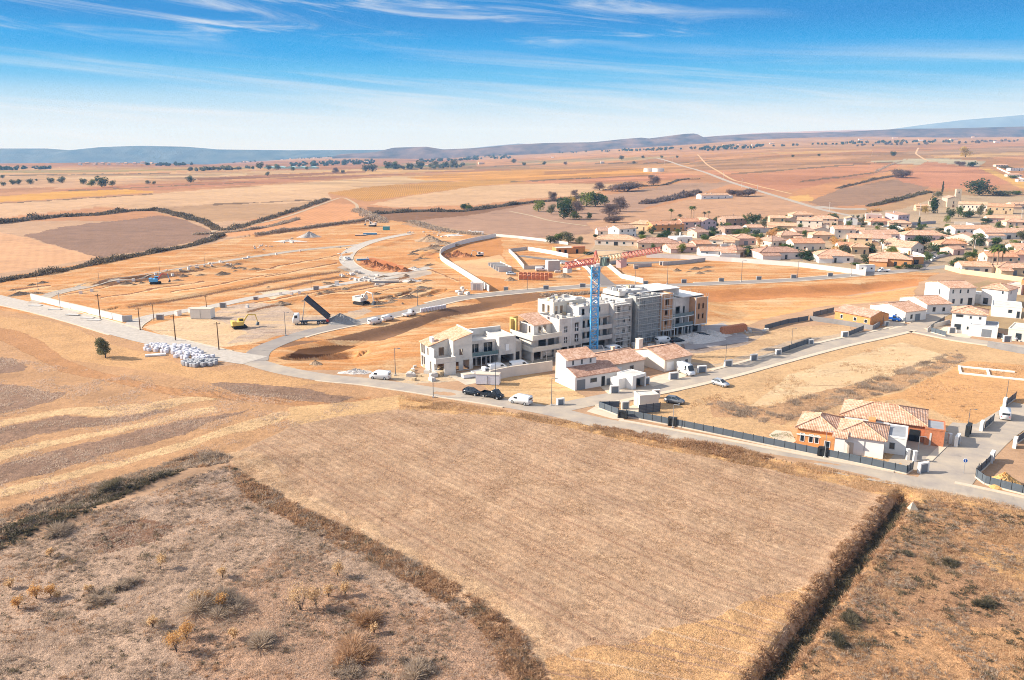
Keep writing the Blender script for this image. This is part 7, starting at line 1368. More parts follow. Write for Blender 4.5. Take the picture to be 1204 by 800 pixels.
def proto(key):
    """unit-height tree of a kind: Empty > trunk, crown"""
    if key in PROTO: return PROTO[key]
    kind_, m, n, size, seed = {'round_green': ('round', L_GREEN, 1500, .035, 1), 'round_dark': ('round', L_DARK, 1500, .035, 2), 'round_olive': ('round', L_OLIVE, 1500, .035, 3), 'round_bright': ('round', L_BRIGHT, 1400, .036, 4), 'round_orange': ('round', L_ORANGE, 1100, .034, 5), 'round_yellow': ('round', L_YEL, 1200, .035, 6), 'cypress': ('column', L_DARK, 900, .03, 7), 'umbrella': ('umbrella', L_GREEN, 2600, .05, 8),
                               'bush_dark': ('bush', L_DARK, 1300, .06, 9), 'bush_green': ('bush', L_GREEN, 1300, .06, 10), 'bush_yellow': ('bush', L_YEL, 1200, .06, 11), 'bush_olive': ('bush', L_OLIVE, 1300, .06, 12), 'bare': ('round', L_BARE, 2600, .012, 13), 'bare_bush': ('bush', L_BARE, 2800, .02, 14), 'bush_orange': ('bush', L_ORANGE, 1000, .05, 15), 'bush_rust': ('bush', L_RUST, 1600, .04, 16)}[key]
    t = bpy.data.objects.new('tree' if 'bush' not in key else 'bush', None); COL.objects.link(t)
    bare = 'bare' in key; c = crown(kind_, seed, n, size, m, 5.0 if bare else 1.0, .1 if bare else .45); c.parent = t
    tr = MB(); r = random.Random(seed)
    if 'bush' not in key:
        top = {'round': .55, 'column': .5, 'umbrella': .6}[kind_]; tr.path([(0, 0, -.06), (.006, .004, top * .5), (.012, 0, top)], .032, 7, .018)
        for i in range(7): a = r.uniform(0, 6.28); z0 = r.uniform(.2, top); q = {'round': .3, 'column': .06, 'umbrella': .6}[kind_]; tr.path([(.01, 0, z0), (cos(a) * q * .5, sin(a) * q * .5, z0 + .14), (cos(a) * q, sin(a) * q, min(z0 + .32, .8))], .013, 5, .004)
    else:
        for i in range(7): a = r.uniform(0, 6.28); tr.path([(0, 0, -.05), (cos(a) * .3, sin(a) * .3, .3), (cos(a) * .55, sin(a) * .55, .5)], .025, 5, .006)
    tr.build('trunk' if 'bush' not in key else 'stem', BARK, t); PROTO[key] = t; t['used'] = False; return t
def plant(key, px, py, hpx, label, wide=1.0, name=None, cat=None, grp=None, z=None, extra=0.0):
    src = proto(key); p = P(px, py); s = scale_at(p); h = hpx / s / cos(PITCH) + extra
    if src['used']: t = copy_tree(src)
    else: t = src; src['used'] = True
    if 'used' in t: 
        if t is not src: del t['used']
    t.location = p; t.rotation_euler = (0, 0, random.uniform(0, 6.28)); t.scale = (h * wide, h * wide, h)
    if name: t.name = name
    c = cat or ('bush' if 'bush' in key else 'tree'); return tag(t, label, c, grp)
def palm(px, py, hpx, label, bushy=1.0, seed=0):
    p = P(px, py); s = scale_at(p); h = hpx / s / cos(PITCH); key = ('palm', round(bushy, 1))
    if key in PROTO: t = copy_tree(PROTO[key], p, random.uniform(0, 6))
    else:
        t = bpy.data.objects.new('palm_tree', None); COL.objects.link(t); t.location = p; MB().path([(0, 0, -.05), (.008, .005, .4), (.015, 0, .84)], .022 * bushy, 8, .018 * bushy).build('trunk', BARKP, t); V = []; r = random.Random(5)
        for i in range(30):
            a = 2 * pi * i / 30 + r.uniform(-.1, .1); el = r.uniform(-.5, 1.2); L_ = .24 * bushy * r.uniform(.85, 1.15); prev = None
            for k in range(7):
                q = k / 6; d = L_ * q; x = d * cos(el) ; z = .86 + d * sin(el) - .55 * L_ * q * q * (1.2 if el > .2 else .6); w_ = .032 * bushy * sin(pi * min(q * .9 + .1, 1)) + .004; c = np.array([x * cos(a), x * sin(a), z]); sd = np.array([-sin(a), cos(a), -.35]) * w_; sd2 = np.array([sin(a), -cos(a), -.35]) * w_
                if prev is not None: V += [prev[0], prev[1], c + sd, c + np.array([0, 0, 0])] ; V += [prev[1], prev[2], c + sd2, c][0:0]; V += [prev[1], prev[2], c + sd2, c + 0]
                prev = (c + sd, c, c + sd2)
        V = np.array(V).reshape(-1, 4, 3); V[:, [2, 3]] = V[:, [2, 3]]; F_ = np.arange(len(V) * 4).reshape(-1, 4)
        V2 = V.copy(); V2[0::2] = V[0::2][:, [0, 1, 3, 2]]; V2[1::2] = V[1::2][:, [0, 1, 2, 3]]
        mesh_np('fronds', V2.reshape(-1, 3), F_, L_OLIVE if bushy > 1.3 else L_GREEN, t, R_.random(len(F_))); PROTO[key] = t
    t.scale = (h, h, h); return tag(t, label, 'palm tree', 'palm trees of the village')
# the lone tree by the junction gets a fuller crown of its own
p = P(124, 421); lt_ = thing('tree', 'lone dark olive tree standing by the gravel road junction', 'tree', p); c = crown('round', 33, 5200, .13 / 5.6, L_OLIVE); c.parent = lt_; c.scale = (5.4, 5.4, 6.0)
tr = MB(); tr.path([(0, 0, -.2), (.1, 0, 1.2), (.0, .1, 3.2)], .2, 8, .1)
for i in range(9): a = i * .7; tr.path([(.05, 0, 1.2 + .15 * i), (cos(a) * .7, sin(a) * .7, 2.4 + .12 * i), (cos(a) * 1.3, sin(a) * 1.3, 3.2 + .12 * i)], .07, 5, .02)
tr.build('trunk', BARK, lt_)
GV = 'trees and bushes of the village'
for q in [
 # green and bare trees of the middle distance
 ('round_bright', 633, 249, 14, 'light green round tree, leftmost of the wild trees', 1.3), ('round_olive', 648, 252, 12, 'small olive tree right of the light green round one', 1.2), ('round_dark', 663, 258, 24, 'big dark green tree in the middle of the wild trees', 1.1), ('round_green', 668, 246, 14, 'green tree behind the big dark one', 1.2), ('round_yellow', 675, 243, 13, 'yellow green tree behind the wild trees', 1.1), ('round_bright', 690, 243, 18, 'broad bright green tree at the back of the wild trees', 1.5), ('round_dark', 700, 243, 17, 'dark green tree right of the broad bright green one', 1.4), ('round_green', 711, 241, 12, 'green tree at the right end of the wild trees', 1.5), ('bare', 678, 251, 15, 'leafless pinkish tree among the wild trees', 1.4), ('round_green', 676, 259, 11, 'green tree in front of the leafless pinkish one', 1.5), ('round_green', 694, 258, 8, 'small single green tree right of the wild trees', 1.2), ('bare', 649, 237, 12, 'leafless tree on the hedge left of the wild trees', 1.3), ('bare', 676, 231, 8, 'leafless tree behind the yellow green one', 1.4), ('bare', 705, 224, 10, 'leafless round tree beyond the wild trees', 1.7), ('bare', 716, 255, 16, 'large leafless tree at the edge of the dry field', 1.7), ('bare', 729, 249, 18, 'large leafless tree at the left of the dry field', 1.4),
 ('bare_bush', 736, 225, 12, 'wide leafless thicket between the two vineyards', 2.2), ('bare', 768, 218, 12, 'lone leafless round tree on the field bank', 1.6), ('bare_bush', 722, 262, 9, 'pale leafless bush above the village', 1.6), ('bare_bush', 878, 231, 10, 'leafless bush right of the white farmhouse', 1.6), ('bare_bush', 862, 231, 9, 'leafless bush touching the white farmhouse', 1.2),
 ('round_green', 655, 285, 11, 'green bushy tree left behind the brick shell', 1.8), ('round_dark', 647, 286, 9, 'dark bushy tree left behind the brick shell', 1.6), ('round_olive', 668, 286, 14, 'olive tree right behind the brick shell', 1.6), ('round_olive', 681, 287, 9, 'small olive tree at the right of the brick shell', 1.5), ('bush_dark', 700, 279, 4, 'dark bush at the upper left village corner', 1.2),
 # village
 ('round_dark', 884, 267, 16, 'biggest dark green tree at the back of the village', 1.1), ('round_green', 876, 264, 11, 'green tree left of the biggest dark green tree', 1.0), ('round_olive', 897, 268, 9, 'grey green tree right of the biggest dark green tree', 1.4), ('round_bright', 876, 277, 9, 'bright green tree in front of the brown houses', 1.6), ('round_dark', 889, 279, 9, 'dark tree right of the bright green one', 1.2), ('round_orange', 906, 286, 19, 'tall orange autumn tree in the village middle', .9), ('round_orange', 893, 291, 13, 'orange brown tree before the pink house', .9), ('bush_orange', 984, 297, 10, 'wide orange bush in front of the middle houses', 1.2), ('round_yellow', 981, 284, 7, 'small yellow tree behind the wide orange bush', 1.2), ('round_bright', 964, 281, 8, 'yellow green tree before the cream gabled house', 1.1), ('round_orange', 901, 296, 9, 'small orange tree at the wide front-row house', .8), ('bush_yellow', 1050, 297, 7, 'bright yellow hedge bush near the big round palm', 1.7), ('bush_dark', 1025, 298, 8, 'round dark green bush left of the big round palm', 1.1),
 ('bush_dark', 946, 305, 12, 'dark green bush in front of the orange straight roof', .9), ('bush_olive', 957, 305, 13, 'olive tree in front of the orange straight roof', .7), ('bush_dark', 951, 307, 6, 'bluish dark bush at the long village wall', 1.4), ('bush_dark', 887, 300, 9, 'dark bushes right of the white gabled house', 1.3), ('round_bright', 878, 302, 10, 'yellow green small tree by the white gabled house', .7), ('bush_olive', 918, 303, 4, 'olive shrub at the wall of the wide front-row house', 1.2), ('bush_green', 1005, 312, 4, 'green hedge right of the white hipped house', 2.2), ('bush_olive', 1019, 306, 8, 'grey brown shrub behind the white site cabin', 1.2), ('bush_dark', 1067, 316, 6, 'dark green hedge in front of the orange house', 1.5), ('bush_green', 1055, 316, 4, 'green low hedge by the white pickup', 1.6), ('bush_olive', 1079, 317, 7, 'olive shrub at the village street corner', 1.0), ('cypress', 1080, 270, 14, 'slim dark cypress below the lane', 1.0), ('round_dark', 1014, 271, 6, 'dark little tree at the lane houses', 1.1), ('bush_dark', 1013, 274, 6, 'dark bush behind the tall middle house', .9), ('bush_dark', 1060, 275, 6, 'dark bush at the end of the widest salmon roof', .8), ('round_olive', 1019, 258, 8, 'olive tree beside the pink tall house', 1.2), ('bush_green', 700 + 98, 273, 4, 'green shrub under the terracotta long house', 1.6), ('bush_green', 795, 297, 5, 'grey green agave clump by the long wall', .9), ('round_dark', 766, 275, 9, 'dark tree cluster behind the brown hip roof', 1.4), ('bush_dark', 754, 277, 6, 'dark bush beside the tall white left house', 1.3), ('round_olive', 727, 287, 9, 'small palm-like tree before the cream straw hip roof', .7), ('bush_green', 829, 283, 8, 'green bush group right of the mauve house', 1.2), ('bush_green', 838, 279, 8, 'dark green shrubs below the brown houses', 1.0), ('bush_olive', 738, 297, 2.6, 'olive hedge on the ochre garden wall', 3.4), ('bush_dark', 692, 300, 4, 'dark shrub left of the ochre wall', 2.0),
 ('bush_dark', 1098, 251, 21, 'tall dark cypress clump in front of the church', .42), ('round_dark', 1151, 230, 19, 'huge dark green round pine behind the long buildings', 1.9), ('round_yellow', 1088, 251, 10, 'yellow tree left of the tall dark cypress', .9), ('round_dark', 1117, 257, 12, 'dark tree below the church', 1.1), ('round_green', 1127, 255, 13, 'green tree in front of the long white building', 1.0), ('round_bright', 1113, 262, 9, 'bright round tree at the lane wall', 1.0), ('round_green', 1164, 256, 10, 'green tree before the tan stone barn', 1.0), ('round_olive', 1152, 255, 15, 'tall cedar-like olive tree before the long buildings', .7), ('bush_dark', 1138, 256, 9, 'dark shrubs under the long white building', 1.3), ('round_bright', 1115, 271, 8, 'yellow green low tree on the lane green', 1.3), ('bush_dark', 1160, 262, 6, 'dark hedge below the green tree of the barn', 1.4), ('round_olive', 1103, 232, 7, 'olive tree group behind the church', 1.8), ('cypress', 1108, 226, 12, 'thin cypress behind the church', .8), ('bush_olive', 1178, 230, 6, 'grey shrub belt right of the round pine', 3.0), ('bush_green', 1197, 229, 5, 'green shrub belt at the far right edge', 2.2), ('round_dark', 1152, 291, 14, 'dark green street tree under the bright one', .9), ('round_bright', 1150, 284, 11, 'bright green street tree above the dark one', 1.1), ('bush_dark', 1160, 285, 5, 'bluish shrub near the street trees', 1.0), ('bush_green', 1120, 313, 8, 'green bush at the right street corner', 1.2), ('bush_dark', 1130, 310, 8, 'dark bush at the right street corner', 1.2), ('bush_olive', 1138, 307, 7, 'olive bush before the arched cream house', 1.0), ('bush_green', 1106, 301, 6, 'green hedge along the street wall', 1.9), ('bush_olive', 1098, 295, 8, 'olive shrubs behind the street wall', 1.6), ('bush_orange', 1190, 302, 8, 'orange brown shrub at the palms', 1.2), ('bush_olive', 1201, 282, 12, 'olive palm-like tree at the right picture edge', .7), ('round_yellow', 1135, 185, 13, 'big yellow autumn tree by the hillside houses', 1.2), ('bush_dark', 1142, 196, 6, 'dark shrubs under the big yellow tree', 1.5), ('bare_bush', 1128, 195, 6, 'grey shrubs left of the big yellow tree', 1.3), ('bush_olive', 1183, 199, 4, 'shrub between the hillside houses', 2.0), ('bush_green', 1190, 210, 4, 'green shrub on the hillside terrace', 2.0), ('bare_bush', 1058, 209, 11, 'dark leafless bush at the vineyard corner', 1.7), ('bush_orange', 1028, 249, 5, 'rust coloured hedge behind the pink tall house', 2.0)]:
    plant(q[0], q[1], q[2], q[3], q[4], q[5] if len(q) > 5 else 1.0, grp=GV if q[1] > 688 and q[2] > 245 else None)
for q in [(788.5, 262, 17, 'tall palm at the left above the terracotta house', 1.0), (799, 262, 10, 'short thick palm between the tall palms', 1.6), (812, 260, 18, 'tall palm of the close pair, left one', 1.0), (815.5, 259, 17, 'tall palm of the close pair, right one', 1.0), (828, 259, 10, 'medium palm above the mauve house, left one', 1.4), (833, 258, 10, 'medium palm above the mauve house, right one', 1.4), (842, 262, 7, 'little palm right of the medium pair', 1.5), (1036, 296, 15, 'big round palm in the village middle', 1.7), (1166, 321, 33, 'high palm of the three at the yellow wall, left one', 1.0), (1171, 322, 36, 'high palm of the three at the yellow wall, middle one', 1.0), (1176.5, 321, 31, 'high palm of the three at the yellow wall, right one', 1.0), (1143, 300, 25, 'tall palm beside the pale pole', .9)]: palm(*q)
# far single trees and thickets on the plain
for i, (px, py, hp, k, lab) in enumerate([(4, 219, 5, 'round_dark', 'first far tree from the left in the dotted row'), (15, 217.5, 6, 'round_dark', 'second far tree in the dotted row'), (22, 217, 6, 'round_dark', 'third far tree in the dotted row'), (36, 217, 6.5, 'round_dark', 'fourth far tree in the dotted row'), (60, 216, 7, 'round_dark', 'fifth far tree in the dotted row'), (73, 215.5, 7.5, 'round_dark', 'sixth far tree in the dotted row'), (43, 213, 2.5, 'round_dark', 'tiny far bush above the dotted row'), (98, 217, 7, 'round_dark', 'far tree left of the big far thicket'), (108, 219, 8, 'round_green', 'green far tree at the big far thicket'), (120, 220.5, 13, 'round_dark', 'biggest far tree, core of the far thicket'), (132, 219, 7, 'round_olive', 'olive far tree right of the far thicket'), (224, 215, 8, 'round_dark', 'lone round far tree on the pale plain'), (174, 217, 5, 'round_olive', 'small far tree left of the lone round one'), (181, 217, 4, 'round_olive', 'smaller far tree left of the lone round one'), (3, 210, 4, 'round_dark', 'far tree at the very left edge'), (306, 199, 8, 'round_dark', 'far tree left of the greenhouses'), (316, 200, 6, 'round_dark', 'second far tree left of the greenhouses'), (327, 200, 7, 'round_green', 'far tree before the greenhouses'), (345, 201, 5, 'round_green', 'far tree under the greenhouses'), (360, 200, 4, 'round_green', 'far small tree under the greenhouses'), (395, 204, 7, 'bare', 'far bare tree on the plain'), (403, 204, 4, 'round_dark', 'far dark bush right of the bare tree'), (430, 202, 8, 'round_dark', 'left half of the far dark green thicket'), (438, 202, 9, 'round_dark', 'right half of the far dark green thicket'), (456, 199, 9, 'round_dark', 'far tree beside the yellowish building, first'), (463, 199, 9, 'round_green', 'far tree beside the yellowish building, second'), (482, 199, 7, 'round_dark', 'far tree in front of the yellowish building'), (494, 198, 9, 'round_dark', 'far tree right of the yellowish building'), (512, 197, 8, 'round_olive', 'far olive tree in the long thicket'), (524, 197, 7, 'round_dark', 'far dark tree in the long thicket'), (533, 196.5, 9, 'round_olive', 'far tall tree in the long thicket'), (604, 192, 5, 'round_dark', 'lone far tree on the orange plain'), (314.5, 207, 5, 'round_olive', 'tiny far tree by the red strip'), (730.5, 188, 5, 'round_dark', 'lone dark tree in the vineyards, left one'), (745, 193, 3.5, 'round_olive', 'small tree by the water tanks'), (756, 186.5, 3.5, 'round_dark', 'small dark tree behind the water tanks'), (778, 186, 3, 'round_dark', 'little dark bush near the mast'), (796, 186, 3, 'round_dark', 'little dark bush right of the mast'), (1050, 184, 6, 'round_dark', 'lone dark tree in the right vineyards'), (963, 184, 3, 'round_dark', 'small dark bush left in the right vineyards'), (932, 185, 3, 'round_dark', 'tiny dark bush far left in the right vineyards'), (640, 194, 4, 'round_dark', 'small far tree right of the orange plain'), (616, 195, 4, 'round_dark', 'small far tree on the plain edge'), (665, 194, 4, 'bare', 'small bare far tree on the plain'), (546, 246, 7, 'bush_dark', 'dark green bush in the brown hedge bank'), (553, 247, 6, 'bush_green', 'green bush beside the dark one in the hedge bank')]):
    plant(k, px, py, hp, lab, 1.5 if 'bush' not in k else 1.2, grp='scattered trees of the plain')
# masses of far woods: one object each, nobody could count them
def wood(poly_px, n, h, m, label=None, name='far_wood', size=3.0):
    q = []; xs = [p[0] for p in poly_px]; ys = [p[1] for p in poly_px]
    while len(q) < n:
        a, b_ = R_.uniform(min(xs), max(xs)), R_.uniform(min(ys), max(ys))
        if inside(np.array([a]), np.array([b_]), poly_px)[0]: q.append(P(a, b_))
    pts = []; q = np.array(q)
    for x, y, z in q:
        k = 46; d = R_.normal(size=(k, 3)); d /= np.linalg.norm(d, axis=1)[:, None]; hh = h * R_.uniform(.5, 1.1); pts.append(np.array([x, y, z + hh * .55]) + d * np.array([hh * .62, hh * .62, hh * .5]) * R_.uniform(.6, 1.1, (k, 1)))
    pts = np.concatenate(pts); V, F_ = quads(pts, size * (.6 + .8 * R_.random(len(pts))), 1.0, .3); return kind(mesh_np(name, V, F_, m, None, R_.random(len(F_))), 'stuff')
wood([(0, 199), (60, 197), (60, 199.5), (0, 201)], 30, 9, L_DARK); wood([(165, 194.5), (260, 191), (300, 189), (300, 191), (200, 195.5)], 60, 9, L_DARK); wood([(340, 192.5), (440, 189), (440, 193), (340, 197)], 110, 10, L_DARK); wood([(220, 200), (290, 197), (300, 199.5), (225, 202)], 36, 8, L_OLIVE)
wood([(490, 189), (560, 186.5), (600, 185), (600, 187), (500, 191)], 70, 10, L_DARK); wood([(545, 183.5), (600, 181), (600, 186), (550, 187.5)], 46, 14, L_DARK); wood([(450, 197), (545, 194), (545, 198), (450, 200)], 44, 9, L_OLIVE); wood([(300, 187.5), (440, 183.5), (440, 185), (300, 189)], 46, 9, L_DARK)
wood([(640, 181), (760, 176), (900, 171.5), (900, 173), (760, 178)], 70, 11, L_DARK); wood([(880, 173.5), (1000, 168), (1120, 166), (1120, 168), (1000, 170)], 60, 10, L_DARK); wood([(820, 176), (890, 172.5), (890, 174.5), (830, 178)], 30, 9, L_DARK); wood([(1000, 171), (1204, 165), (1204, 167), (1000, 173)], 40, 9, L_HEDGE)
# hedges and banks of scrub
def hedge(pts, wd, h, n, m, label, asp=2.2, size=.35, name='hedge', cat='hedge', stuff=False):
    q = [P(*p)[:2] for p in pts]; line = np.array(crom(q, 8)); sg = np.hypot(*np.diff(line, axis=0).T); cs = np.concatenate([[0], np.cumsum(sg)]); s = R_.uniform(0, cs[-1], n)
    x = np.interp(s, cs, line[:, 0]); y = np.interp(s, cs, line[:, 1]); bumps = np.clip(.5 + 1.5 * vnoise(x, y, 11, 51) + .8 * vnoise(x, y, 4, 52), .12, 1.6); a = R_.uniform(0, 2 * pi, n); r = np.sqrt(R_.random(n)) * wd / 2 * (.6 + .9 * (vnoise(x, y, 16, 53) + .5))
    x += np.cos(a) * r; y += np.sin(a) * r; z = T(x, y) + h * bumps * R_.random(n) ** .6 * np.sqrt(np.maximum(1 - (r / wd * 1.8) ** 2, .05)); V, F_ = quads(np.stack([x, y, z], 1), size * (.5 + R_.random(n)), asp, 1.2)
    o = mesh_np(name, V, F_, m, None, R_.random(n)); return kind(o, 'stuff') if stuff else tag(o, label, cat)
hedge([(-60, 345), (0, 331), (60, 321), (110, 311), (170, 299), (220, 290), (246, 283), (262, 277)], 6, 2.4, 9000, L_HEDGE, 'dark hedge along the track below the purple field')
hedge([(-40, 268), (0, 263), (60, 256), (120, 252), (180, 248), (215, 255), (240, 261)], 10, 4.2, 9000, L_HEDGE, 'dark scrub belt on top of the bank above the purple field', 2, .6)
hedge([(240, 261), (262, 271), (300, 262), (340, 250), (385, 235)], 7, 3.2, 6000, L_HEDGE, 'dark hedge climbing beside the track to the ochre vineyard', 2, .5); hedge([(230, 276), (262, 274), (310, 268), (350, 258)], 5, 1.8, 4000, L_BRUSH, 'low brown hedge under the climbing dark one', 2, .45)
hedge([(440, 252), (470, 250), (500, 249), (540, 249), (580, 244), (620, 239), (655, 236), (690, 232)], 9, 3.0, 8000, L_HEDGE, 'long dark hedge bank under the pale middle fields', 2, .6); hedge([(420, 247), (440, 256), (450, 262)], 14, 2.6, 3000, L_BRUSH, 'brown scrub where the farm track bends', 2, .5)
hedge([(757, 240), (775, 237), (795, 233), (820, 228)], 12, 6.5, 6000, L_BARE, 'tall leafless hedge left of the white farmhouse', 2.6, .7); hedge([(710, 224), (750, 220), (780, 218), (800, 212), (822, 211)], 5, 2.2, 4000, L_HEDGE, 'thin dark hedge between the vineyards and the dry field', 2, .5)
hedge([(985, 222), (1010, 216), (1035, 210), (1060, 207)], 6, 3, 4000, L_HEDGE, 'dark hedge between the two right vineyards', 2, .5); hedge([(1030, 202), (1045, 195), (1060, 190)], 6, 3, 2200, L_BRUSH, 'short brown hedge above the leafless corner bush', 2, .5); hedge([(1020, 243), (1045, 238), (1080, 229), (1095, 226)], 8, 3.4, 5000, L_BRAM, 'dark reddish hedge beside the church field', 2, .5)
hedge([(300, 276), (350, 269), (400, 262.5), (440, 257)], 3, 1.6, 4000, L_BRUSH, 'brown weed strip on the bank at the back of the site', 2, .3); hedge([(484, 261), (520, 271), (560, 276)], 10, 1.6, 4000, L_BRUSH, 'brown scrub at the edge of the dry field', 2, .4)
hedge([(640, 348), (700, 345), (720, 346)], 4, .8, 1600, L_BRUSH, '', 2, .3, 'bank_weeds', 'weeds', True)

# brush strips, ditch and scrub of the foreground
def band(poly, n, seed, thr=None, sc=4.0):
    p = ground_zone_points(poly, n, seed); x, y = p[:, 0], p[:, 1]
    if thr is not None: k = vnoise(x, y, sc, seed + 60) + .5 * vnoise(x, y, sc / 3, seed + 61) + .25 * R_.normal(size=len(x)) * .3 > thr; x, y = x[k], y[k]
    return np.stack([x, y, T(x, y)], 1)
def grass(name, p, h, blades, wd, m, lean=.6, clump=True):
    x, y = p[:, 0], p[:, 1]; hh = h * (.5 + R_.random(len(p))) * (.75 + .9 * (vnoise(x, y, 3, 91) + .35)); hh = np.maximum(hh, h * .25)
    V, F_, k = tufts(p, hh, blades, wd, lean); tone = np.clip(np.repeat(.5 + .9 * vnoise(x, y, 6, 92) + .35 * R_.normal(size=len(p)), blades) + .18 * R_.normal(size=k), 0, 1)
    return kind(mesh_np(name, V, F_, m, None, tone), 'stuff')
S1 = [(-250, 722), (0, 640), (105, 604), (150, 580), (210, 560), (268, 549), (272, 538), (240, 530), (150, 560), (60, 590), (0, 606), (-250, 690)]
S2 = [(272, 552), (300, 566), (345, 592), (430, 633), (530, 683), (604, 735), (642, 792), (660, 850), (600, 850), (600, 800), (570, 742), (505, 698), (425, 655), (340, 612), (285, 582)]
S3 = [(1068, 586), (1058, 606), (1014, 664), (960, 738), (892, 826), (880, 850), (856, 850), (880, 812), (946, 728), (1002, 652), (1042, 604), (1054, 588)]
S1L = [(-250, 735), (0, 646), (108, 608), (160, 580), (215, 562), (215, 556), (150, 572), (100, 592), (0, 628), (-250, 715)]
domes('brush', band(S1, 2600, 1, -.3, 2.5), .75, 44, L_BRUSH); domes('brush', band(S1, 1000, 21, .0, 3), .85, 44, L_RUST); domes('brush', band(S1L, 800, 24), .85, 46, L_BRAM, .035); domes('brush', band(S1, 500, 25, .1, 3), .9, 46, L_BRUSH, .035)
domes('brush', band(S2, 2200, 2, -.25, 2.2), .75, 46, L_RUST); domes('brush', band(S2, 900, 22, .0, 3), .8, 44, L_BRUSH); domes('brush', band(S2, 350, 26, .1, 3), .8, 44, L_BRAM)
domes('bramble', band(S3, 3200, 3, -.4, 2.5), .95, 50, L_BRAM, .035)
E3 = [(1080, 592), (1070, 612), (1026, 672), (970, 750), (905, 830), (880, 870), (850, 870), (870, 812), (938, 724), (994, 648), (1036, 600), (1046, 588)]
domes('bank_grass', band(E3, 1500, 4, -.2, 2.5), .7, 40, L_RUST); domes('bank_grass', band([(x - 22, y) for x, y in S3], 900, 44, -.1, 2.5), .6, 40, L_RUST)
FQ2 = [(-120, 700), (0, 645), (110, 610), (200, 572), (268, 552), (345, 604), (430, 648), (530, 700), (596, 748), (640, 870), (-120, 870)]
grass('dry_scrub', band(FQ2, 60000, 5, -.28, 5), .22, 6, .022, L_SCRUB, .9); domes('dry_scrub', band(FQ2, 11000, 6, -.05, 3.5), .46, 30, L_BRUSH, .02, .8); domes('dry_scrub', band(FQ2, 4200, 16, .02, 5), .5, 30, L_RUST, .02, .8); domes('dry_scrub', band(FQ2, 1000, 17, .05, 7), .6, 40, L_BRAM, .022, .8)
FQ4 = [(1074, 596), (1100, 590), (1230, 614), (1300, 640), (1300, 870), (895, 870), (965, 738), (1020, 664), (1062, 606)]
grass('dry_scrub', band(FQ4, 42000, 7, -.2, 5), .22, 6, .022, L_TAN, .9); domes('dry_scrub', band(FQ4, 7000, 8, -.03, 3.5), .48, 30, L_BRUSH, .02, .8); domes('dry_scrub', band(FQ4, 3000, 18, .05, 5), .52, 32, L_RUST, .022, .8); domes('dry_scrub', band(FQ4, 1900, 19, .12, 6), .65, 40, L_BRAM, .024, .8)
FQ1 = [(268, 545), (300, 524), (345, 505), (400, 490), (470, 478), (540, 482), (600, 488), (675, 503), (750, 519), (850, 540), (905, 547), (1000, 566), (1062, 588), (1048, 602), (1002, 656), (946, 730), (860, 840), (850, 870), (668, 870), (645, 800), (604, 740), (530, 690), (430, 638), (345, 594)]
grass('stubble', band(FQ1, 130000, 9, -.5, 4), .15, 4, .024, L_STRAW, 1.2)
grass('verge_grass', band([(470, 464), (540, 474), (675, 496), (800, 520), (910, 540), (1062, 570), (1230, 604), (1230, 616), (1060, 586), (900, 551), (750, 521), (600, 489), (470, 478)], 14000, 10, -.1, 4), .32, 8, .03, L_TAN, .8); grass('verge_grass', band([(780, 513), (880, 532), (905, 541), (890, 545), (800, 527)], 500, 11, -.1, 4), .3, 8, .03, L_RUST); domes('verge_brush', band([(700, 500), (780, 513), (880, 532), (908, 541), (890, 546), (800, 527), (700, 505)], 900, 41, -.15, 3), .75, 40, L_RUST)
grass('dry_scrub', band([(-80, 600), (0, 420), (140, 440), (300, 455), (430, 476), (300, 515), (140, 560), (-80, 640)], 30000, 12, .05, 6), .30, 6, .03, L_SCRUB)
grass('dry_weeds', band([(800, 478), (900, 445), (1060, 400), (1140, 415), (1204, 425), (1204, 470), (1120, 500), (1050, 480), (960, 480), (900, 505)], 9000, 13, .15, 6), .35, 7, .04, L_TAN)
grass('dry_weeds', band([(870, 488), (940, 468), (990, 456), (1050, 438), (1125, 412), (1135, 424), (1060, 458), (990, 476), (920, 498)], 9000, 31, .08, 2.5), .45, 10, .03, L_BRUSH, .8); grass('dry_weeds', band([(810, 470), (870, 474), (910, 486), (900, 498), (850, 486)], 3000, 32, .1, 2.5), .35, 8, .03, L_BRUSH, .8)
grass('garden_grass', band([(905, 512), (925, 508), (935, 515), (920, 523)], 900, 14), .15, 6, .03, L_GREEN)
# single shrubs and saplings of the scrub
def sapling(px, py, hpx, label, seed, m=L_ORANGE, n=420, grp='orange leaved saplings in the dry scrub'):
    p = P(px, py); s = scale_at(p); h = hpx / s / cos(PITCH); r = np.random.default_rng(seed); t = thing('sapling', label, 'sapling', p, 0, grp); mb = MB(); tips = []
    for i in range(7):
        a = r.uniform(0, 6.28); q = r.uniform(.12, .34) * h; top = h * r.uniform(.7, 1.0); mb.path([(0, 0, -.1), (q * .35 * cos(a), q * .35 * sin(a), top * .5), (q * cos(a), q * sin(a), top)], .035, 5, .008); tips.append((q * cos(a), q * sin(a), top, a))
        for k in range(3): b_ = a + r.uniform(-1.2, 1.2); z = top * r.uniform(.35, .75); mb.path([(q * .6 * cos(a) * z / top * 1.4, q * .6 * sin(a) * z / top * 1.4, z), (q * cos(b_) * 1.1, q * sin(b_) * 1.1, z + .25 * h)], .015, 4, .005); tips.append((q * cos(b_) * 1.1, q * sin(b_) * 1.1, z + .25 * h, b_))
    mb.build('stem', BARK, t); T_ = np.array([k[:3] for k in tips]); P_ = T_[r.integers(0, len(T_), n)] * np.array([1, 1, 1]) + r.normal(size=(n, 3)) * np.array([.13, .13, .12]) * h; P_[:, 2] = np.maximum(P_[:, 2], .08); V, F_ = quads(P_, .10 * (.6 + .8 * R_.random(n)), 1.0); mesh_np('leaves', V, F_, m, t, R_.random(n)); return t
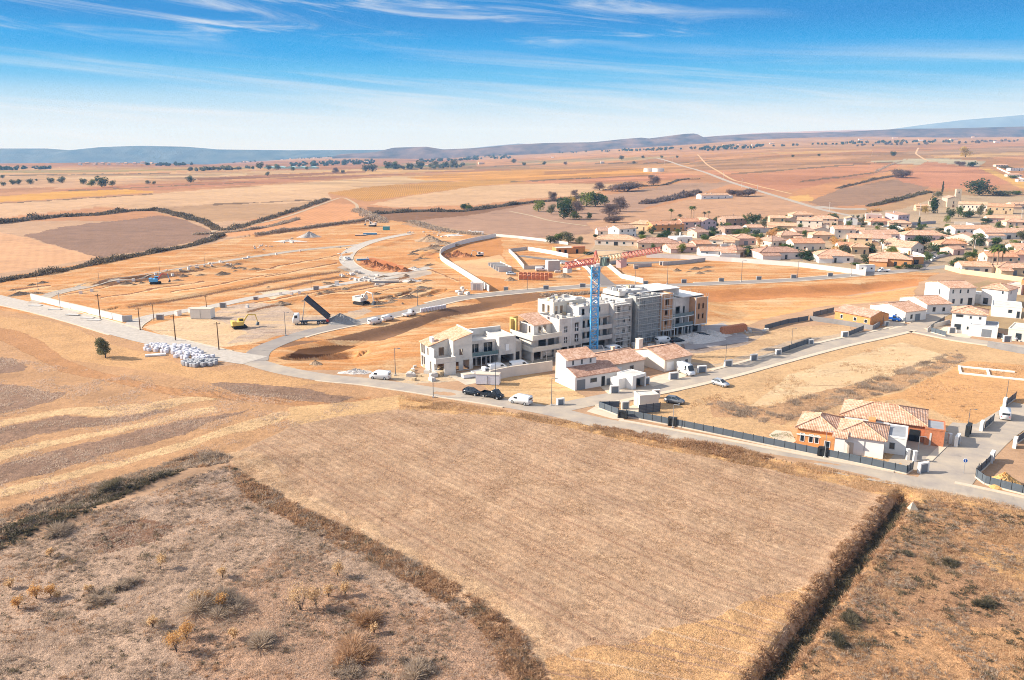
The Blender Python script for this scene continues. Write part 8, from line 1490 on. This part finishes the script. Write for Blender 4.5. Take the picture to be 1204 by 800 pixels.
for i, (px, py, hp, lab) in enumerate([(354, 718, 30, 'tallest pale orange sapling, right of the dark bushes'), (397, 678, 16, 'yellow sapling near the brush strip'), (43, 705, 18, 'bright orange sapling of the left pair, bigger one'), (60, 702, 14, 'bright orange sapling of the left pair, smaller one'), (22, 716, 13, 'low orange shrub at the left, lowest of the three'), (12, 692, 10, 'faint orange shrub at the left edge'), (208, 768, 24, 'orange sapling low in the scrub, brightest one'), (219, 752, 18, 'orange sapling right behind the brightest one'), (188, 670, 16, 'pale orange sapling in the middle scrub'), (232, 710, 15, 'pale sapling left of the dark brown thicket'), (245, 708, 12, 'small orange sapling at the dark brown thicket'), (260, 714, 14, 'yellow sapling in front of the dark brown thicket'), (262, 680, 12, 'pale orange sapling behind the dark brown thicket'), (180, 738, 12, 'low yellow shrub with a dark shadow'), (406, 700, 14, 'pale sapling below the yellow one'), (60, 656, 10, 'faint orange tuft in the upper scrub'), (105, 698, 10, 'faint thin sapling in the left scrub'), (68, 704, 8, 'tiny orange tuft right of the left pair'), (275, 752, 12, 'pale sapling in the lower scrub'), (386, 702, 14, 'thin pale sapling with a long shadow'), (440, 745, 10, 'thin sapling near the brush strip end'), (372, 716, 22, 'leaning pale sapling right beside the tallest one')]):
    sapling(px, py, hp, lab, i + 200, L_ORANGE if i in (2, 3, 4, 6, 7, 10, 11) else L_PALEO, 300 + int(hp * 12))
for i, (px, py, hp, wd, m, lab) in enumerate([(493, 786, 22, 42, L_BRUSH, 'round brown bush low in the scrub by itself'), (308, 754, 26, 40, L_BRUSH, 'dark brown bush left of the long shadows'), (258, 714, 30, 60, L_BRUSH, 'broad dark brown thicket among saplings'), (418, 770, 28, 46, L_RUST, 'rust brown bush with a long dark shadow'), (432, 732, 20, 40, L_RUST, 'rust bush above the long-shadowed one'), (415, 793, 14, 44, L_BRUSH, 'low green brown bush at the bottom edge'), (118, 706, 14, 30, L_BRUSH, 'grey brown bush in the left scrub'), (148, 690, 12, 28, L_BRUSH, 'grey bush in the middle of the scrub'), (985, 756, 16, 26, L_BRAM, 'dark bush just right of the ditch, lower one'), (1000, 728, 16, 24, L_BRAM, 'dark bush just right of the ditch, upper one'), (1160, 712, 14, 24, L_BRAM, 'dark bush in the right-hand scrub'), (1068, 652, 12, 16, L_BRAM, 'dark bush below the road on the right scrub'), (1120, 664, 14, 20, L_BRAM, 'leaning dark bush in the right scrub'), (70, 628, 20, 40, L_BRUSH, 'brown bush in the left brush strip'), (138, 572, 18, 34, L_BRAM, 'dark bush inside the left brush strip'), (246, 540, 14, 26, L_BRUSH, 'grey bush at the tip of the left brush strip'), (1082, 597, 8, 10, L_TAN, 'small tan bush by the pale stone at the ditch head')]):
    p = P(px, py); s = scale_at(p); w_ = wd / s; d = R_.normal(size=(16, 2)) * w_ * .2; q = np.stack([d[:, 0], d[:, 1], 0 * d[:, 0]], 1); o = domes('bush', q, w_ * .36, 300, m, .022, .8, 1.0); o.location = p; tag(o, lab, 'bush', 'single bushes of the dry scrub')
o = MB().add([(-.7, -.6, 0), (.7, -.5, 0), (.6, .6, 0), (-.6, .5, 0), (-.1, 0, 1.25)], [(3, 2, 1, 0), (0, 1, 4), (1, 2, 4), (2, 3, 4), (3, 0, 4)]).build('boulder', STONE); o.location = P(1073, 599); tag(o, 'pointed pale stone at the head of the ditch', 'stone')

# garden shrubs and low walls between the village houses; bits and pieces along the site roads
VP_ = [(720, 292), (790, 266), (860, 258), (960, 258), (1040, 256), (1090, 268), (1200, 262), (1204, 318), (1140, 308), (1060, 312), (960, 308), (860, 300), (780, 298)]
for i, (x, y) in enumerate(ground_zone_points(VP_, 210, 401)):
    k = ['bush_green', 'bush_dark', 'round_green', 'bush_olive', 'round_bright', 'bush_dark', 'round_olive', 'bush_orange', 'round_dark'][i % 9]; t = copy_tree(proto(k)); t.location = (x, y, Tz(x, y)); h = random.uniform(1.6, 5.6); t.scale = (h * random.uniform(.9, 1.6), h * 1.1, h); t.rotation_euler = (0, 0, i * 1.7); t['used'] = False; del t['used']
    nm_ = {'green': 'green', 'dark': 'dark green', 'olive': 'grey green', 'bright': 'bright green', 'orange': 'orange brown'}[k.split('_')[1]]; tag(t, 'small %s garden %s between village houses' % (nm_, 'shrub' if 'bush' in k else 'tree'), 'bush' if 'bush' in k else 'tree', 'small %s garden %ss of the village' % (nm_, 'shrub' if 'bush' in k else 'tree'))
for i, (x, y) in enumerate(ground_zone_points(VP_, 44, 402)):
    L_ = random.uniform(7, 18); o = MB().box(-L_ / 2, L_ / 2, -.12, .12, -.3, 1.5).box(-L_ / 2 - .02, L_ / 2 + .02, -.16, .16, 1.502, 1.58).build('garden_wall', random.choice([WHITE, CREAM, PEACH, BLOCKW])); o.location = (x, y, Tz(x, y)); o.rotation_euler = (0, 0, random.choice([-.15, -.1, 1.4, 1.5, .3])); tag(o, 'low pale garden wall between village houses', 'wall', 'low garden walls of the village')
first = None
for poly, n, sd in (([(400, 318), (440, 324), (470, 330), (440, 338), (398, 326)], 34, 411), ([(395, 290), (410, 292), (404, 314), (396, 312)], 12, 412), ([(480, 272), (560, 268), (570, 276), (520, 284), (482, 282)], 26, 413), ([(535, 338), (552, 336), (550, 347), (532, 348)], 10, 414), ([(640, 300), (690, 308), (680, 322), (650, 322)], 14, 415), ([(296, 290), (345, 280), (350, 287), (300, 298)], 14, 416), ([(700, 414), (760, 402), (830, 392), (850, 398), (760, 416), (710, 424)], 30, 417), ([(860, 390), (900, 383), (905, 390), (870, 398)], 12, 418), ([(180, 322), (320, 300), (320, 304), (180, 327)], 14, 419)):
    for i, (x, y) in enumerate(ground_zone_points(poly, n, sd)):
        if first is None:
            first = thing('block_pallet', 'x x x x', 'pallet', (x, y, Tz(x, y))); LABELS.pop('x x x x'); MB().box(-.6, .6, -.5, .5, 0, .13).build('pallet', WOODP, first); MB().box(-.55, .55, -.45, .45, .131, .7).box(-.5, .1, -.4, .3, .702, .9).build('block_stack', BLOCKW, first); t = first
        else: t = copy_tree(first)
        t.location = (x, y, Tz(x, y)); s = random.uniform(.5, 1.3); t.scale = (s * random.uniform(.8, 2), s, s * random.uniform(.5, 1.1)); t.rotation_euler = (0, 0, random.uniform(0, 3.1)); tag(t, 'small pallet of pale blocks lying about the building site', 'pallet', 'pallets of blocks strewn over the building site')
k0 = None
for poly, n, sd in (([(300, 340), (500, 322), (510, 344), (320, 358)], 22, 421), ([(110, 340), (300, 306), (300, 318), (130, 346)], 16, 422), ([(490, 290), (530, 282), (515, 320), (470, 300)], 16, 423), ([(10, 338), (60, 332), (60, 344), (20, 348)], 6, 424), ([(440, 346), (520, 338), (520, 352), (440, 362)], 14, 425), ([(800, 314), (840, 312), (830, 322), (790, 324)], 6, 426)):
    for i, (x, y) in enumerate(ground_zone_points(poly, n, sd)):
        if k0 is None:
            q_ = W2P(x, y, Tz(x, y)); k0 = heap(float(q_[0]), float(q_[1]), 1.6, 1.1, .8, 'brown', 'small spoil heap dug out along the trenches of the site', 0, 5, .6); o = k0
        else: o = k0.copy(); COL.objects.link(o)
        o.name = 'spoil_heap'; s = random.uniform(.6, 1.6); o.location = (x, y, Tz(x, y)); o.scale = (s * random.uniform(.8, 2.4), s, s * random.uniform(.5, 1)); o.rotation_euler = (0, 0, random.uniform(.2, .9)); tag(o, 'small spoil heap dug out along the trenches of the site', 'heap', 'small spoil heaps along the trenches')
